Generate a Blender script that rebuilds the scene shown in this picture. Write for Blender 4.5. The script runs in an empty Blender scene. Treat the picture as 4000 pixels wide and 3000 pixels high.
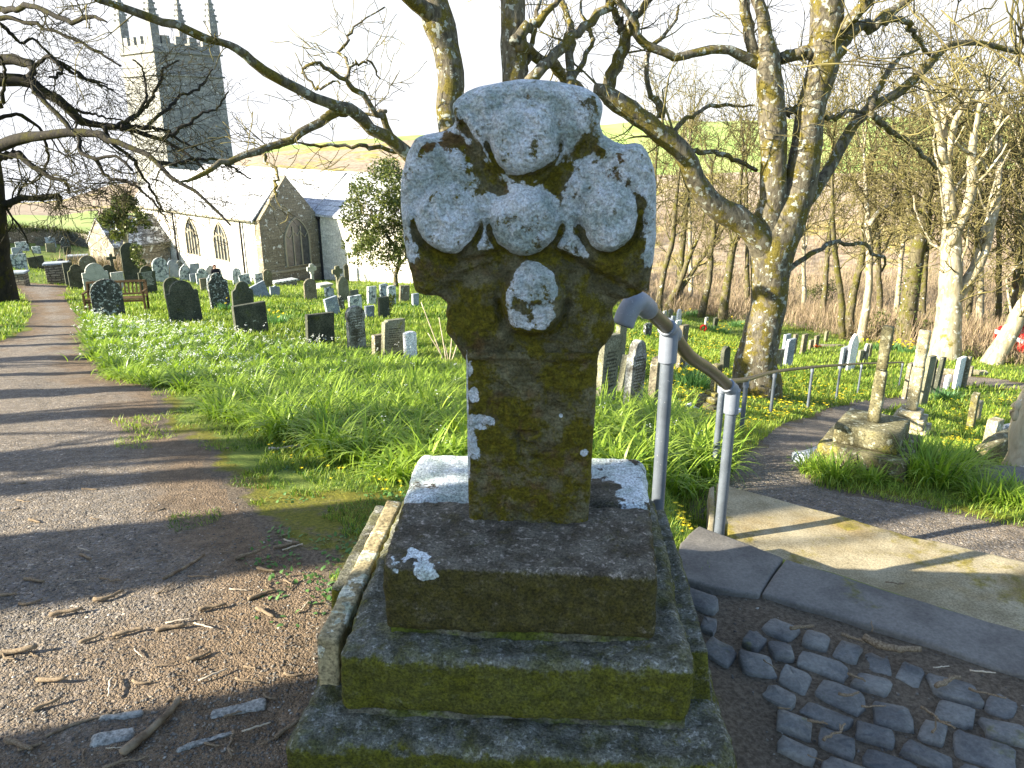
import bpy, bmesh, math
import numpy as np
from mathutils import Vector, Matrix
R = math.radians
scene = bpy.context.scene
COL = scene.collection
rng = np.random.default_rng(7)

# ------------------------------------------------------------------ camera, world, sun, exposure
CAMZ, FPX = 1.55, 3000.0
PITCH = math.atan(1 / 3)
SP, CP = math.sin(PITCH), math.cos(PITCH)
cam = bpy.data.cameras.new("camera")
cam.sensor_width = 36
cam.lens = 27.0
cam.clip_start, cam.clip_end = 0.05, 3000
camo = bpy.data.objects.new("camera", cam)
COL.objects.link(camo)
camo.location = (0, 0, CAMZ)
camo.rotation_euler = (R(90) - PITCH, 0, 0)
scene.camera = camo

SUN_AZ, SUN_EL = 73.0, 23.0            # direction the light travels (clockwise from +Y), elevation
SD = Vector((math.sin(R(SUN_AZ)) * math.cos(R(SUN_EL)), math.cos(R(SUN_AZ)) * math.cos(R(SUN_EL)), -math.sin(R(SUN_EL))))
world = bpy.data.worlds.new("World")
scene.world = world
world.use_nodes = True
wnt = world.node_tree
sky = wnt.nodes.new("ShaderNodeTexSky")
sky.sky_type = 'NISHITA'
sky.sun_disc = False
sky.sun_elevation = R(SUN_EL)
sky.sun_rotation = R(SUN_AZ + 180)
sky.altitude = 50
sky.air_density, sky.dust_density, sky.ozone_density = 1.0, 0.8, 1.5
bg = wnt.nodes["Background"]
bg.inputs["Strength"].default_value = 0.10
# white added low in the sky ahead to look overexposed, clear blue elsewhere
_tc = wnt.nodes.new("ShaderNodeTexCoord")
_sx = wnt.nodes.new("ShaderNodeSeparateXYZ"); wnt.links.new(_tc.outputs["Generated"], _sx.inputs[0])
def _mr(sock, a, b):
    n = wnt.nodes.new("ShaderNodeMapRange"); n.interpolation_type = 'SMOOTHSTEP'
    wnt.links.new(sock, n.inputs[0]); n.inputs[1].default_value = a; n.inputs[2].default_value = b; return n.outputs[0]
_nz = wnt.nodes.new("ShaderNodeTexNoise"); wnt.links.new(_tc.outputs["Generated"], _nz.inputs["Vector"]); _nz.inputs["Scale"].default_value = 2.5; _nz.inputs["Detail"].default_value = 6
def _mu(a, b):
    n = wnt.nodes.new("ShaderNodeMath"); n.operation = 'MULTIPLY'; wnt.links.new(a, n.inputs[0])
    if isinstance(b, float): n.inputs[1].default_value = b
    else: wnt.links.new(b, n.inputs[1])
    return n.outputs[0]
_white = _mu(_mu(_mr(_sx.outputs[2], 0.85, 0.30), _mr(_sx.outputs[1], -0.35, 0.45)), _mr(_nz.outputs[0], 0.05, 0.5))
_mix = wnt.nodes.new("ShaderNodeMix"); _mix.data_type = 'RGBA'
wnt.links.new(_white, _mix.inputs[0]); wnt.links.new(sky.outputs[0], _mix.inputs[6]); _mix.inputs[7].default_value = (2.9, 2.95, 3.1, 1)
wnt.links.new(_mix.outputs[2], bg.inputs["Color"])
sun = bpy.data.lights.new("sun", 'SUN')
sun.energy = 5.0
sun.angle = R(0.5)
sun.color = (1.0, 0.91, 0.74)
suno = bpy.data.objects.new("sun", sun)
COL.objects.link(suno)
suno.rotation_euler = SD.to_track_quat('-Z', 'Y').to_euler()
suno.location = (-30, -10, 30)
scene.view_settings.view_transform = 'Standard'
scene.view_settings.look = 'None'
scene.view_settings.exposure = 2.1
scene.view_settings.gamma = 1.0
scene.cycles.max_bounces = 6
scene.cycles.transparent_max_bounces = 8

# ------------------------------------------------------------------ helpers: noise, terrain, unprojection
def _hash(ix, iy, iz):
    h = (ix.astype(np.uint32) * np.uint32(374761393) + iy.astype(np.uint32) * np.uint32(668265263) + iz.astype(np.uint32) * np.uint32(2246822519))
    h = (h ^ (h >> np.uint32(13))) * np.uint32(1274126177)
    h = h ^ (h >> np.uint32(16))
    return h.astype(np.float64) / 4294967296.0

def vnoise(p):
    p = np.asarray(p, float)
    i = np.floor(p)
    f = p - i
    f = f * f * (3 - 2 * f)
    i = i.astype(np.int64)
    out = 0
    for a in (0, 1):
        for b in (0, 1):
            for c in (0, 1):
                w = (f[:, 0] if a else 1 - f[:, 0]) * (f[:, 1] if b else 1 - f[:, 1]) * (f[:, 2] if c else 1 - f[:, 2])
                out = out + w * _hash(i[:, 0] + a, i[:, 1] + b, i[:, 2] + c)
    return out * 2 - 1

def fbm(p, oct=4, gain=0.5):
    p = np.asarray(p, float)
    s, a = 0, 1.0
    for k in range(oct):
        s = s + a * vnoise(p * (2.03 ** k) + 17.3 * k)
        a *= gain
    return s

def sst(a, b, x):
    t = np.clip((x - a) / (b - a), 0, 1)
    return t * t * (3 - 2 * t)

def rr(v):
    t = (np.asarray(v, float) - 1500) / FPX
    return (1 / 3 + t) / (1 - t / 3)

_RU = np.array([-600, 200, 600, 1000, 1600, 2500, 4000, 5200.])
_RV = np.array([835, 800, 700, 575, 530, 480, 430, 400.])
_RT = (_RV - 1500) / FPX
_RAZ = np.degrees(np.arctan2((_RU - 2000) / FPX, CP - _RT * SP))
_RR = np.array([150, 160, 220, 260, 260, 240, 220, 220.])
_RZT = rr(_RV) * np.cos(np.radians(_RAZ))

def H(x, y, rough=False):
    x = np.asarray(x, float); y = np.asarray(y, float)
    rad = np.hypot(x, y)
    k = np.minimum(1, 85 / np.maximum(rad, 1e-6))
    X, Y = x * k, y * k
    y0 = 2.5 + 1.7 * sst(0.7, 1.0, X)
    q = Y - y0
    z = -0.165 * 0.5 * (q + np.sqrt(q * q + 0.09)) + 0.015 * np.maximum(0, Y - 25)
    z = z - 0.19 * np.clip(X, 0, 8) * sst(3, 9, Y)
    z = z + 0.11 * np.maximum(0, -X - 14) * sst(18, 34, Y)
    s = (X - 0.98) * 0.57 + (Y - 2.58) * 0.82
    z = z - 0.34 * sst(0.02, 0.22, s) * sst(0.70, 0.92, X)
    z = z - 0.013 * sst(0.57, 0.68, X) * sst(3.4, 3.0, Y) * sst(-1.0, -0.6, Y)
    az = np.degrees(np.arctan2(x, y))
    R1 = np.interp(az, _RAZ, _RR)
    zr = CAMZ - np.interp(az, _RAZ, _RZT) * R1
    f = np.clip((rad - 85) / (R1 - 85), 0, 3)
    g = np.minimum(f, 1); g = g * g * (3 - 2 * g) * 0.5 + 0.5 * g
    zf = np.where(rad > R1, zr - (np.maximum(np.interp(az, _RAZ, _RZT), 0) + 0.04) * (rad - R1), z + (zr - z) * g)
    z = np.where(rad > 85, zf, z)
    return z

def P_at(u, v, Y):
    t = (v - 1500) / FPX
    k = Y / (CP - t * SP)
    return Vector(((u - 2000) / FPX * k, Y, CAMZ - (SP + t * CP) * k))

def gnd(u, v, lift=0.0):
    t = (v - 1500) / FPX
    d = np.array([(u - 2000) / FPX, CP - t * SP, -(SP + t * CP)])
    ks = np.geomspace(1.0, 250, 900)
    pts = np.array([0, 0, CAMZ]) + ks[:, None] * d
    below = pts[:, 2] < H(pts[:, 0], pts[:, 1])
    if not below.any():
        k = 90.0
    else:
        i = int(np.argmax(below)); a, b = ks[max(i - 1, 0)], ks[i]
        for _ in range(25):
            m = (a + b) / 2
            p = np.array([0, 0, CAMZ]) + m * d
            if p[2] < H(p[0], p[1]): b = m
            else: a = m
        k = b
    p = np.array([0, 0, CAMZ]) + k * d
    return Vector((p[0], p[1], float(H(p[0], p[1])) + lift))

def depth(p):
    return p[1] * CP + (CAMZ - p[2]) * SP

def on(x, y):
    return Vector((x, y, float(H(x, y))))

def inside(poly, x, y):
    poly = np.asarray(poly, float)
    c = np.zeros(x.shape, bool)
    n = len(poly)
    for i in range(n):
        x1, y1 = poly[i]; x2, y2 = poly[(i + 1) % n]
        if y1 == y2: continue
        hit = ((y1 > y) != (y2 > y)) & (x < (x2 - x1) * (y - y1) / (y2 - y1) + x1)
        c ^= hit
    return c

def edge_dist(poly, x, y):
    poly = np.asarray(poly, float)
    d = np.full(x.shape, 1e9)
    n = len(poly)
    for i in range(n):
        a = poly[i]; b = poly[(i + 1) % n]; e = b - a
        t = np.clip(((x - a[0]) * e[0] + (y - a[1]) * e[1]) / max(e @ e, 1e-9), 0, 1)
        d = np.minimum(d, np.hypot(x - a[0] - t * e[0], y - a[1] - t * e[1]))
    return d

def gpoly(pts):
    return [tuple(gnd(u, v).xy) for u, v in pts]

# ------------------------------------------------------------------ helpers: objects
def tag(o, label=None, cat=None, group=None, kind=None):
    if label: o['label'] = label
    if cat: o['category'] = cat
    if group: o['group'] = group
    if kind: o['kind'] = kind
    return o

def thing(name, label, cat, loc=(0, 0, 0), rz=0.0, group=None):
    o = bpy.data.objects.new(name, None)
    o.empty_display_size = 0.1
    COL.objects.link(o)
    o.location = loc
    o.rotation_euler = (0, 0, rz)
    return tag(o, label, cat, group)

def npmesh(name, V, F, mat=None, parent=None, smooth=True, attrs=None, mats=None):
    """F: (M,4) or (M,3) array, or list of such arrays"""
    me = bpy.data.meshes.new(name)
    Fs = F if isinstance(F, list) else [F]
    Fs = [np.asarray(f, np.int32) for f in Fs if len(f)]
    V = np.asarray(V, np.float32)
    me.vertices.add(len(V))
    me.vertices.foreach_set("co", V.ravel())
    loops = np.concatenate([f.ravel() for f in Fs])
    sizes = np.concatenate([np.full(len(f), f.shape[1], np.int32) for f in Fs])
    starts = np.concatenate([[0], np.cumsum(sizes)[:-1]]).astype(np.int32)
    me.loops.add(len(loops))
    me.loops.foreach_set("vertex_index", loops)
    me.polygons.add(len(sizes))
    me.polygons.foreach_set("loop_start", starts)
    me.polygons.foreach_set("loop_total", sizes)
    if smooth:
        me.polygons.foreach_set("use_smooth", np.ones(len(sizes), bool))
    me.update(calc_edges=True)
    me.validate()
    for k, a in (attrs or {}).items():
        at = me.attributes.new(k, 'FLOAT', 'POINT')
        at.data.foreach_set("value", np.asarray(a, np.float32))
    if mat: me.materials.append(mat)
    o = bpy.data.objects.new(name, me)
    COL.objects.link(o)
    if parent: o.parent = parent
    return o

def bmobj(name, bm, mat=None, parent=None, smooth=False):
    me = bpy.data.meshes.new(name)
    bmesh.ops.recalc_face_normals(bm, faces=bm.faces)
    bm.to_mesh(me); bm.free()
    if smooth:
        me.polygons.foreach_set("use_smooth", np.ones(len(me.polygons), bool))
    if mat: me.materials.append(mat)
    o = bpy.data.objects.new(name, me)
    COL.objects.link(o)
    if parent: o.parent = parent
    return o

def bx(bm, sx, sy, sz, c=(0, 0, 0), rot=None, bev=0.0):
    m = Matrix.Translation(c) @ (rot.to_4x4() if rot else Matrix.Identity(4)) @ Matrix.Diagonal((sx, sy, sz, 1))
    g = bmesh.ops.create_cube(bm, size=1, matrix=m)
    if bev:
        es = list({e for v in g['verts'] for e in v.link_edges})
        bmesh.ops.bevel(bm, geom=es, offset=bev, segments=2, profile=0.5, affect='EDGES')

def box(name, sx, sy, sz, c, mat, parent, bev=0.0, rot=None):
    bm = bmesh.new(); bx(bm, sx, sy, sz, c, rot, bev)
    return bmobj(name, bm, mat, parent)

def prism(bm, outline, y0, y1, bev=0.0):
    """outline: list of (x,z); extruded between y0 and y1"""
    vs = [bm.verts.new((x, y0, z)) for x, z in outline]
    f = bm.faces.new(vs)
    g = bmesh.ops.extrude_face_region(bm, geom=[f])
    nv = [e for e in g['geom'] if isinstance(e, bmesh.types.BMVert)]
    bmesh.ops.translate(bm, verts=nv, vec=(0, y1 - y0, 0))
    if bev:
        allv = set(vs) | set(nv)
        es = [e for e in bm.edges if e.verts[0] in allv and e.verts[1] in allv and (len(e.link_faces) == 2 and e.calc_face_angle(0) > 0.5)]
        bmesh.ops.bevel(bm, geom=es, offset=bev, segments=2, profile=0.5, affect='EDGES')

def tube_arrays(tubes, sides, cap=True):
    """tubes: list of (pts (S,3), radii (S))"""
    Vs, Fq, Ft, off = [], [], [], 0
    groups = {}
    for p, r in tubes:
        groups.setdefault(len(p), []).append((p, r))
    ang = np.linspace(0, 2 * np.pi, sides, endpoint=False)
    for S, lst in groups.items():
        P = np.array([a for a, _ in lst], float); Rr = np.array([b for _, b in lst], float)
        T = np.gradient(P, axis=1)
        T /= np.maximum(np.linalg.norm(T, axis=2, keepdims=True), 1e-9)
        main = T.mean(axis=1, keepdims=True)
        ref = np.where(np.abs(main[..., 2:3]) > 0.8, np.array([1.0, 0.13, 0]), np.array([0.1, 0, 1.0]))
        U = np.cross(T, np.broadcast_to(ref, T.shape)); U /= np.maximum(np.linalg.norm(U, axis=2, keepdims=True), 1e-9)
        W = np.cross(T, U)
        ring = P[:, :, None, :] + Rr[:, :, None, None] * (np.cos(ang)[None, None, :, None] * U[:, :, None, :] + np.sin(ang)[None, None, :, None] * W[:, :, None, :])
        n = len(lst)
        Vs.append(ring.reshape(-1, 3))
        idx = off + np.arange(n * S * sides).reshape(n, S, sides)
        a = idx[:, :-1, :]; b = np.roll(a, -1, axis=2); d = idx[:, 1:, :]; c = np.roll(d, -1, axis=2)
        Fq.append(np.stack([a, b, c, d], -1).reshape(-1, 4))
        off += n * S * sides
        if cap:
            for e in (0, -1):
                Vs.append(P[:, e, :])
                ci = off + np.arange(n)
                rg = idx[:, e, :]
                nx = np.roll(rg, -1, axis=1)
                tri = np.stack([np.broadcast_to(ci[:, None], rg.shape), nx if e == 0 else rg, rg if e == 0 else nx], -1)
                Ft.append(tri.reshape(-1, 3))
                off += n
    return np.concatenate(Vs), [np.concatenate(Fq)] + ([np.concatenate(Ft)] if Ft else [])

def tubeobj(name, tubes, sides, mat, parent=None, rough=0.0, freq=6.0):
    V, F = tube_arrays(tubes, sides)
    if rough:
        n = fbm(V * freq, 3)
        n2 = fbm(V * freq + 40, 3); n3 = fbm(V * freq + 80, 3)
        V = V + rough * np.stack([n, n2, n3], 1)
    return npmesh(name, V, F, mat, parent)

def smooth_path(pts, n):
    """Catmull-Rom resample"""
    P = np.asarray(pts, float)
    if len(P) == 2:
        return P[0] + np.linspace(0, 1, n)[:, None] * (P[1] - P[0])
    Q = np.vstack([2 * P[0] - P[1], P, 2 * P[-1] - P[-2]])
    ts = np.linspace(0, len(P) - 1 - 1e-6, n)
    i = ts.astype(int); t = (ts - i)[:, None]
    a, b, c, d = Q[i], Q[i + 1], Q[i + 2], Q[i + 3]
    return 0.5 * ((2 * b) + (-a + c) * t + (2 * a - 5 * b + 4 * c - d) * t ** 2 + (-a + 3 * b - 3 * c + d) * t ** 3)

def stone_block(name, x0, x1, y0, y1, z0, z1, mat, parent=None, res=0.012, r=0.02, amp=0.004, freq=20.0, lump=0.006, seed=0, attrfn=None, warp=None):
    """weathered rounded stone block, dense enough to carry real roughness"""
    c = np.array([(x0 + x1) / 2, (y0 + y1) / 2, (z0 + z1) / 2]); h = np.array([x1 - x0, y1 - y0, z1 - z0]) / 2
    n = np.maximum(3, np.ceil(2 * h / res).astype(int))
    Vs, Fs, off = [], [], 0
    for ax in range(3):
        b, d = [(1, 2), (2, 0), (0, 1)][ax]
        gb, gd = np.meshgrid(np.linspace(-h[b], h[b], n[b] + 1), np.linspace(-h[d], h[d], n[d] + 1), indexing='ij')
        for s in (-1, 1):
            V = np.zeros(gb.shape + (3,)); V[..., ax] = s * h[ax]; V[..., b] = gb; V[..., d] = gd
            idx = off + np.arange(gb.size).reshape(gb.shape)
            f = np.stack([idx[:-1, :-1], idx[1:, :-1], idx[1:, 1:], idx[:-1, 1:]], -1).reshape(-1, 4)
            Fs.append(f if s > 0 else f[:, ::-1]); Vs.append(V.reshape(-1, 3)); off += gb.size
    V = np.concatenate(Vs); F = np.concatenate(Fs)
    key = np.round(V / 1e-5).astype(np.int64)
    _, ui, inv = np.unique(key, axis=0, return_index=True, return_inverse=True)
    V = V[ui]; F = inv.reshape(-1)[F]
    rad = np.minimum(r, h.min() * 0.95)
    rl = rad * (1 + 0.5 * fbm((V + c) * 9 + seed * 3.1, 2))[:, None]
    rl = np.clip(rl, 0.002, h.min() * 0.95)
    inner = np.clip(V, -(h - rl), h - rl)
    dv = V - inner
    L = np.linalg.norm(dv, axis=1, keepdims=True)
    nrm = dv / np.maximum(L, 1e-9)
    V = inner + nrm * rl
    disp = amp * fbm((V + c) * freq + seed, 4, 0.6) + lump * fbm((V + c) * 5 + seed * 7.7, 2)
    V = V + nrm * disp[:, None] + c
    if warp: V = warp(V)
    at = {}
    if attrfn: at['lich'] = attrfn(V)
    return npmesh(name, V, F, mat, parent, attrs=at)

# ------------------------------------------------------------------ materials
def nd(nt, t, ins=None, **props):
    n = nt.nodes.new(t)
    for k, v in props.items(): setattr(n, k, v)
    for k, v in (ins or {}).items():
        s = n.inputs[k]
        if isinstance(v, bpy.types.NodeSocket): nt.links.new(v, s)
        else: s.default_value = v
    return n

def newmat(name):
    m = bpy.data.materials.new(name); m.use_nodes = True
    nt = m.node_tree
    p = nt.nodes["Principled BSDF"]
    p.inputs["Roughness"].default_value = 0.9
    p.inputs["Specular IOR Level"].default_value = 0.25
    return m, nt, p

def c4(c): return (c[0], c[1], c[2], 1.0)

def mixc(nt, fac, a, b, blend='MIX'):
    n = nt.nodes.new("ShaderNodeMix"); n.data_type = 'RGBA'; n.blend_type = blend
    for s, v in ((0, fac), (6, a), (7, b)):
        if isinstance(v, bpy.types.NodeSocket): nt.links.new(v, n.inputs[s])
        else: n.inputs[s].default_value = v if s == 0 else (v if len(v) == 4 else c4(v))
    return n.outputs[2]

def mth(nt, op, a, b=0.0, c=0.0):
    n = nt.nodes.new("ShaderNodeMath"); n.operation = op
    for i, v in enumerate((a, b, c)):
        if isinstance(v, bpy.types.NodeSocket): nt.links.new(v, n.inputs[i])
        else: n.inputs[i].default_value = v
    return n.outputs[0]

def coords(nt, rand=True, space='Object'):
    tc = nd(nt, "ShaderNodeTexCoord")
    if not rand: return tc.outputs[space]
    oi = nd(nt, "ShaderNodeObjectInfo")
    add = nd(nt, "ShaderNodeVectorMath", operation='ADD')
    nt.links.new(tc.outputs[space], add.inputs[0])
    sc = nd(nt, "ShaderNodeVectorMath", operation='SCALE')
    sc.inputs[0].default_value = (31.0, 57.0, 83.0)
    nt.links.new(oi.outputs["Random"], sc.inputs[3])
    nt.links.new(sc.outputs[0], add.inputs[1])
    return add.outputs[0]

def noise(nt, vec, scale, detail=6, rough=0.6, dist=0.0):
    return nd(nt, "ShaderNodeTexNoise", {"Vector": vec, "Scale": scale, "Detail": detail, "Roughness": rough, "Distortion": dist}).outputs[0]

def thr(nt, val, lo, hi):
    n = nd(nt, "ShaderNodeMapRange", {0: val, 1: lo, 2: hi, 3: 0.0, 4: 1.0}, interpolation_type='SMOOTHSTEP')
    return n.outputs[0]

def bump(nt, p, height, strength=0.4, dist=0.01):
    b = nd(nt, "ShaderNodeBump", {"Height": height, "Strength": strength, "Distance": dist})
    nt.links.new(b.outputs[0], p.inputs["Normal"])

def stone_mat(name, c1, c2, scale=6, fine=90, lich=0.0, lcol=(0.62, 0.64, 0.62), lscale=7, moss=0.0, mcol=(0.10, 0.10, 0.02), mscale=4, bstr=0.5, bdist=0.006, attr=False, sidemoss=None, rough=0.92, rand=True, rust=None, spk=0.5, grain=None):
    m, nt, p = newmat(name)
    vec = coords(nt, rand)
    n1 = noise(nt, vec, scale, 8, 0.65)
    nf = noise(nt, vec, fine, 4, 0.7)
    col = mixc(nt, thr(nt, n1, 0.35, 0.65), c1, c2)
    if rust:
        col = mixc(nt, mth(nt, 'MULTIPLY', thr(nt, noise(nt, vec, scale * 0.55, 5, 0.6), 0.5, 0.68), 0.7), col, rust)
    if grain:
        gr = thr(nt, noise(nt, vec, 62, 3, 0.6), 0.56, 0.66)
        col = mixc(nt, mth(nt, 'MULTIPLY', gr, mth(nt, 'MULTIPLY', thr(nt, n1, 0.3, 0.6), 0.8)), col, grain)
    if moss > 0:
        nm = noise(nt, vec, mscale, 7, 0.7)
        mm = thr(nt, nm, 0.72 - moss * 0.45, 0.84 - moss * 0.45)
        if sidemoss is not None:
            g = nd(nt, "ShaderNodeNewGeometry")
            sep = nd(nt, "ShaderNodeSeparateXYZ", {0: g.outputs["Normal"]})
            side = thr(nt, mth(nt, 'ADD', sep.outputs[2], mth(nt, 'ADD', mth(nt, 'MULTIPLY', mth(nt, 'SUBTRACT', nm, 0.5), 2.6), mth(nt, 'MULTIPLY', mth(nt, 'SUBTRACT', noise(nt, vec, 60, 4, 0.7), 0.5), 1.6))), 0.85, 0.25)
            mm = mth(nt, 'MAXIMUM', mth(nt, 'MULTIPLY', mm, 0.45), mth(nt, 'MULTIPLY', side, sidemoss))
        mc = mixc(nt, thr(nt, noise(nt, vec, mscale * 5, 5, 0.7), 0.35, 0.7), mcol, (mcol[0] * 1.9, mcol[1] * 1.9, mcol[2] * 1.3))
        col = mixc(nt, mm, col, mc)
    if lich > 0 or attr:
        nl = noise(nt, vec, lscale, 9, 0.62)
        if attr:
            a = nd(nt, "ShaderNodeAttribute", attribute_name="lich")
            val = mth(nt, 'ADD', a.outputs["Fac"], mth(nt, 'MULTIPLY', mth(nt, 'SUBTRACT', nl, 0.5), 1.3))
            mask = thr(nt, val, 0.47, 0.53)
        else:
            mask = thr(nt, nl, 0.70 - lich * 0.45, 0.725 - lich * 0.45)
        holes = mth(nt, 'MULTIPLY', thr(nt, noise(nt, vec, lscale * 4, 5, 0.7), 0.28, 0.38), thr(nt, noise(nt, vec, lscale * 1.1, 8, 0.72), 0.36, 0.43) if attr else 1.0)
        mask = mth(nt, 'MULTIPLY', mask, holes)
        lc = mixc(nt, thr(nt, noise(nt, vec, lscale * 0.8, 8, 0.7), 0.36, 0.62), (lcol[0] * 0.50, lcol[1] * 0.56, lcol[2] * 0.50), lcol)
        col = mixc(nt, mask, col, lc)
    col = mixc(nt, 1.0, col, mixc(nt, thr(nt, nf, 0.25, 0.75), (1 - 1.3 * spk,) * 3, (1 + 1.3 * spk,) * 3), 'MULTIPLY')
    nt.links.new(col, p.inputs["Base Color"])
    p.inputs["Roughness"].default_value = rough
    hb = mth(nt, 'ADD', nf, mth(nt, 'MULTIPLY', n1, 1.5))
    bump(nt, p, hb, bstr, bdist)
    return m

M = {}
M['cross'] = stone_mat("granite_cross", (0.075, 0.066, 0.030), (0.17, 0.155, 0.085), 14, 170, lcol=(0.60, 0.64, 0.68), lscale=16, moss=0.62, mcol=(0.080, 0.068, 0.006), mscale=12, attr=True, bstr=1.0, bdist=0.010, rust=(0.12, 0.060, 0.016), rand=False, spk=0.36)
M['step'] = stone_mat("granite_step", (0.07, 0.07, 0.045), (0.19, 0.19, 0.155), 16, 150, lcol=(0.66, 0.70, 0.70), lscale=14, moss=0.5, mcol=(0.075, 0.074, 0.004), mscale=9, attr=True, sidemoss=0.90, bstr=1.0, bdist=0.010, rand=False, spk=0.5, grain=(0.40, 0.40, 0.36))
M['plinth'] = stone_mat("granite_plinth", (0.06, 0.050, 0.034), (0.15, 0.135, 0.105), 12, 160, lcol=(0.70, 0.74, 0.76), lscale=12, moss=0.4, mcol=(0.045, 0.038, 0.005), mscale=10, attr=True, sidemoss=0.85, bstr=1.0, bdist=0.008, rand=False, spk=0.5, grain=(0.38, 0.33, 0.28))
M['mortar'] = stone_mat("mortar", (0.09, 0.085, 0.06), (0.16, 0.15, 0.12), 20, 120, moss=0.6, mcol=(0.05, 0.06, 0.01))
M['slate_dark'] = stone_mat("dark_slate", (0.045, 0.049, 0.036), (0.085, 0.088, 0.062), 5, 60, lich=0.12, lcol=(0.30, 0.31, 0.26), lscale=16, moss=0.35, mcol=(0.05, 0.055, 0.015), bstr=0.25)
M['slate_speck'] = stone_mat("speckled_slate", (0.038, 0.042, 0.036), (0.08, 0.08, 0.064), 5, 60, lich=0.32, lcol=(0.48, 0.50, 0.48), lscale=24, moss=0.2, bstr=0.25)
M['slate_lich'] = stone_mat("lichened_slate", (0.085, 0.10, 0.11), (0.16, 0.18, 0.19), 5, 60, lich=0.55, lcol=(0.58, 0.60, 0.60), lscale=9, bstr=0.3)
M['slate_grey'] = stone_mat("grey_slate", (0.20, 0.23, 0.26), (0.30, 0.33, 0.36), 4, 60, lich=0.22, lcol=(0.60, 0.62, 0.62), lscale=11, bstr=0.25)
M['slate_brown'] = stone_mat("brown_slate", (0.12, 0.105, 0.07), (0.21, 0.185, 0.13), 5, 60, lich=0.22, lcol=(0.45, 0.44, 0.36), lscale=12, moss=0.3, mcol=(0.14, 0.12, 0.03), bstr=0.3)
M['slate_olive'] = stone_mat("olive_slate", (0.14, 0.135, 0.085), (0.22, 0.215, 0.15), 4, 60, lich=0.12, lcol=(0.42, 0.42, 0.36), lscale=10, moss=0.3, mcol=(0.12, 0.12, 0.03), bstr=0.25)
M['slate_mott'] = stone_mat("mottled_slate", (0.075, 0.070, 0.055), (0.30, 0.31, 0.29), 10, 60, lich=0.25, lcol=(0.50, 0.51, 0.48), lscale=8, moss=0.3, mcol=(0.10, 0.09, 0.04), bstr=0.3)
M['cream'] = stone_mat("cream_stone", (0.36, 0.36, 0.31), (0.48, 0.48, 0.43), 5, 60, lich=0.12, lcol=(0.2, 0.19, 0.15), lscale=10, bstr=0.2)
M['white'] = stone_mat("white_stone", (0.66, 0.66, 0.64), (0.78, 0.78, 0.76), 5, 60, lich=0.0, bstr=0.2)
M['letter'] = stone_mat("incised_lettering", (0.055, 0.052, 0.035), (0.085, 0.08, 0.055), 20, 80, bstr=0.1)
M['letter_white'] = stone_mat("pale_lettering", (0.42, 0.43, 0.40), (0.55, 0.56, 0.52), 20, 80, bstr=0.1)
M['pedestal'] = stone_mat("pedestal_stone", (0.085, 0.075, 0.035), (0.16, 0.145, 0.08), 9, 90, lich=0.30, lcol=(0.36, 0.34, 0.24), lscale=22, moss=0.4, mcol=(0.16, 0.14, 0.03), bstr=0.5)
M['pale_ped'] = stone_mat("pale_pedestal_stone", (0.22, 0.19, 0.11), (0.36, 0.32, 0.21), 9, 90, lich=0.3, lcol=(0.66, 0.63, 0.52), lscale=18, moss=0.15, mcol=(0.22, 0.19, 0.05), bstr=0.4)
M['kerb'] = stone_mat("slate_kerb", (0.105, 0.098, 0.088), (0.165, 0.155, 0.138), 5, 90, moss=0.25, mcol=(0.09, 0.085, 0.035), bstr=0.5, bdist=0.006, spk=0.16)
M['concrete'] = stone_mat("weathered_concrete", (0.20, 0.165, 0.095), (0.33, 0.285, 0.185), 4, 130, moss=0.45, mcol=(0.13, 0.105, 0.025), mscale=3, bstr=0.5, bdist=0.003, rust=(0.22, 0.145, 0.045), spk=0.3)
M['cobble'] = stone_mat("cobblestone", (0.10, 0.100, 0.098), (0.20, 0.195, 0.175), 5, 90, moss=0.25, mcol=(0.08, 0.08, 0.03), bstr=0.5, bdist=0.006, spk=0.18)
M['sunlit_yellow'] = stone_mat("sunlit_yellow_slate", (0.24, 0.19, 0.10), (0.36, 0.30, 0.17), 6, 90, lich=0.3, lcol=(0.6, 0.58, 0.46), lscale=14, bstr=0.3)  # light yellow imitates sun falling on the slate's side
M['flagstone'] = stone_mat("flat_stone", (0.20, 0.20, 0.18), (0.32, 0.31, 0.28), 6, 90, bstr=0.3)

def metal(name, c, rough=0.5, metallic=0.0):
    m, nt, p = newmat(name)
    vec = coords(nt)
    n1 = noise(nt, vec, 14, 7, 0.7); n2 = noise(nt, vec, 120, 3, 0.6)
    col = mixc(nt, thr(nt, n1, 0.35, 0.7), c, tuple(x * 0.72 for x in c))
    col = mixc(nt, mth(nt, 'MULTIPLY', thr(nt, n2, 0.66, 0.72), 0.5), col, (0.62, 0.62, 0.6))
    col = mixc(nt, thr(nt, noise(nt, vec, 9, 6, 0.75), 0.72, 0.78), col, (0.16, 0.10, 0.05))
    nt.links.new(col, p.inputs["Base Color"])
    p.inputs["Roughness"].default_value = rough; p.inputs["Metallic"].default_value = metallic
    p.inputs["Specular IOR Level"].default_value = 0.5
    bump(nt, p, n2, 0.12, 0.002)
    return m
M['galv'] = metal("galvanised_steel", (0.15, 0.175, 0.21), 0.45, 0.35)
M['fitting'] = metal("grey_painted_fitting", (0.19, 0.215, 0.26), 0.5)
M['worn'] = metal("worn_brown_steel", (0.15, 0.125, 0.08), 0.42, 0.3)
M['mouth_dark'] = metal("painted_mouth_shade", (0.02, 0.018, 0.016), 0.8)  # dark colour standing in for shade inside the pipe

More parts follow.
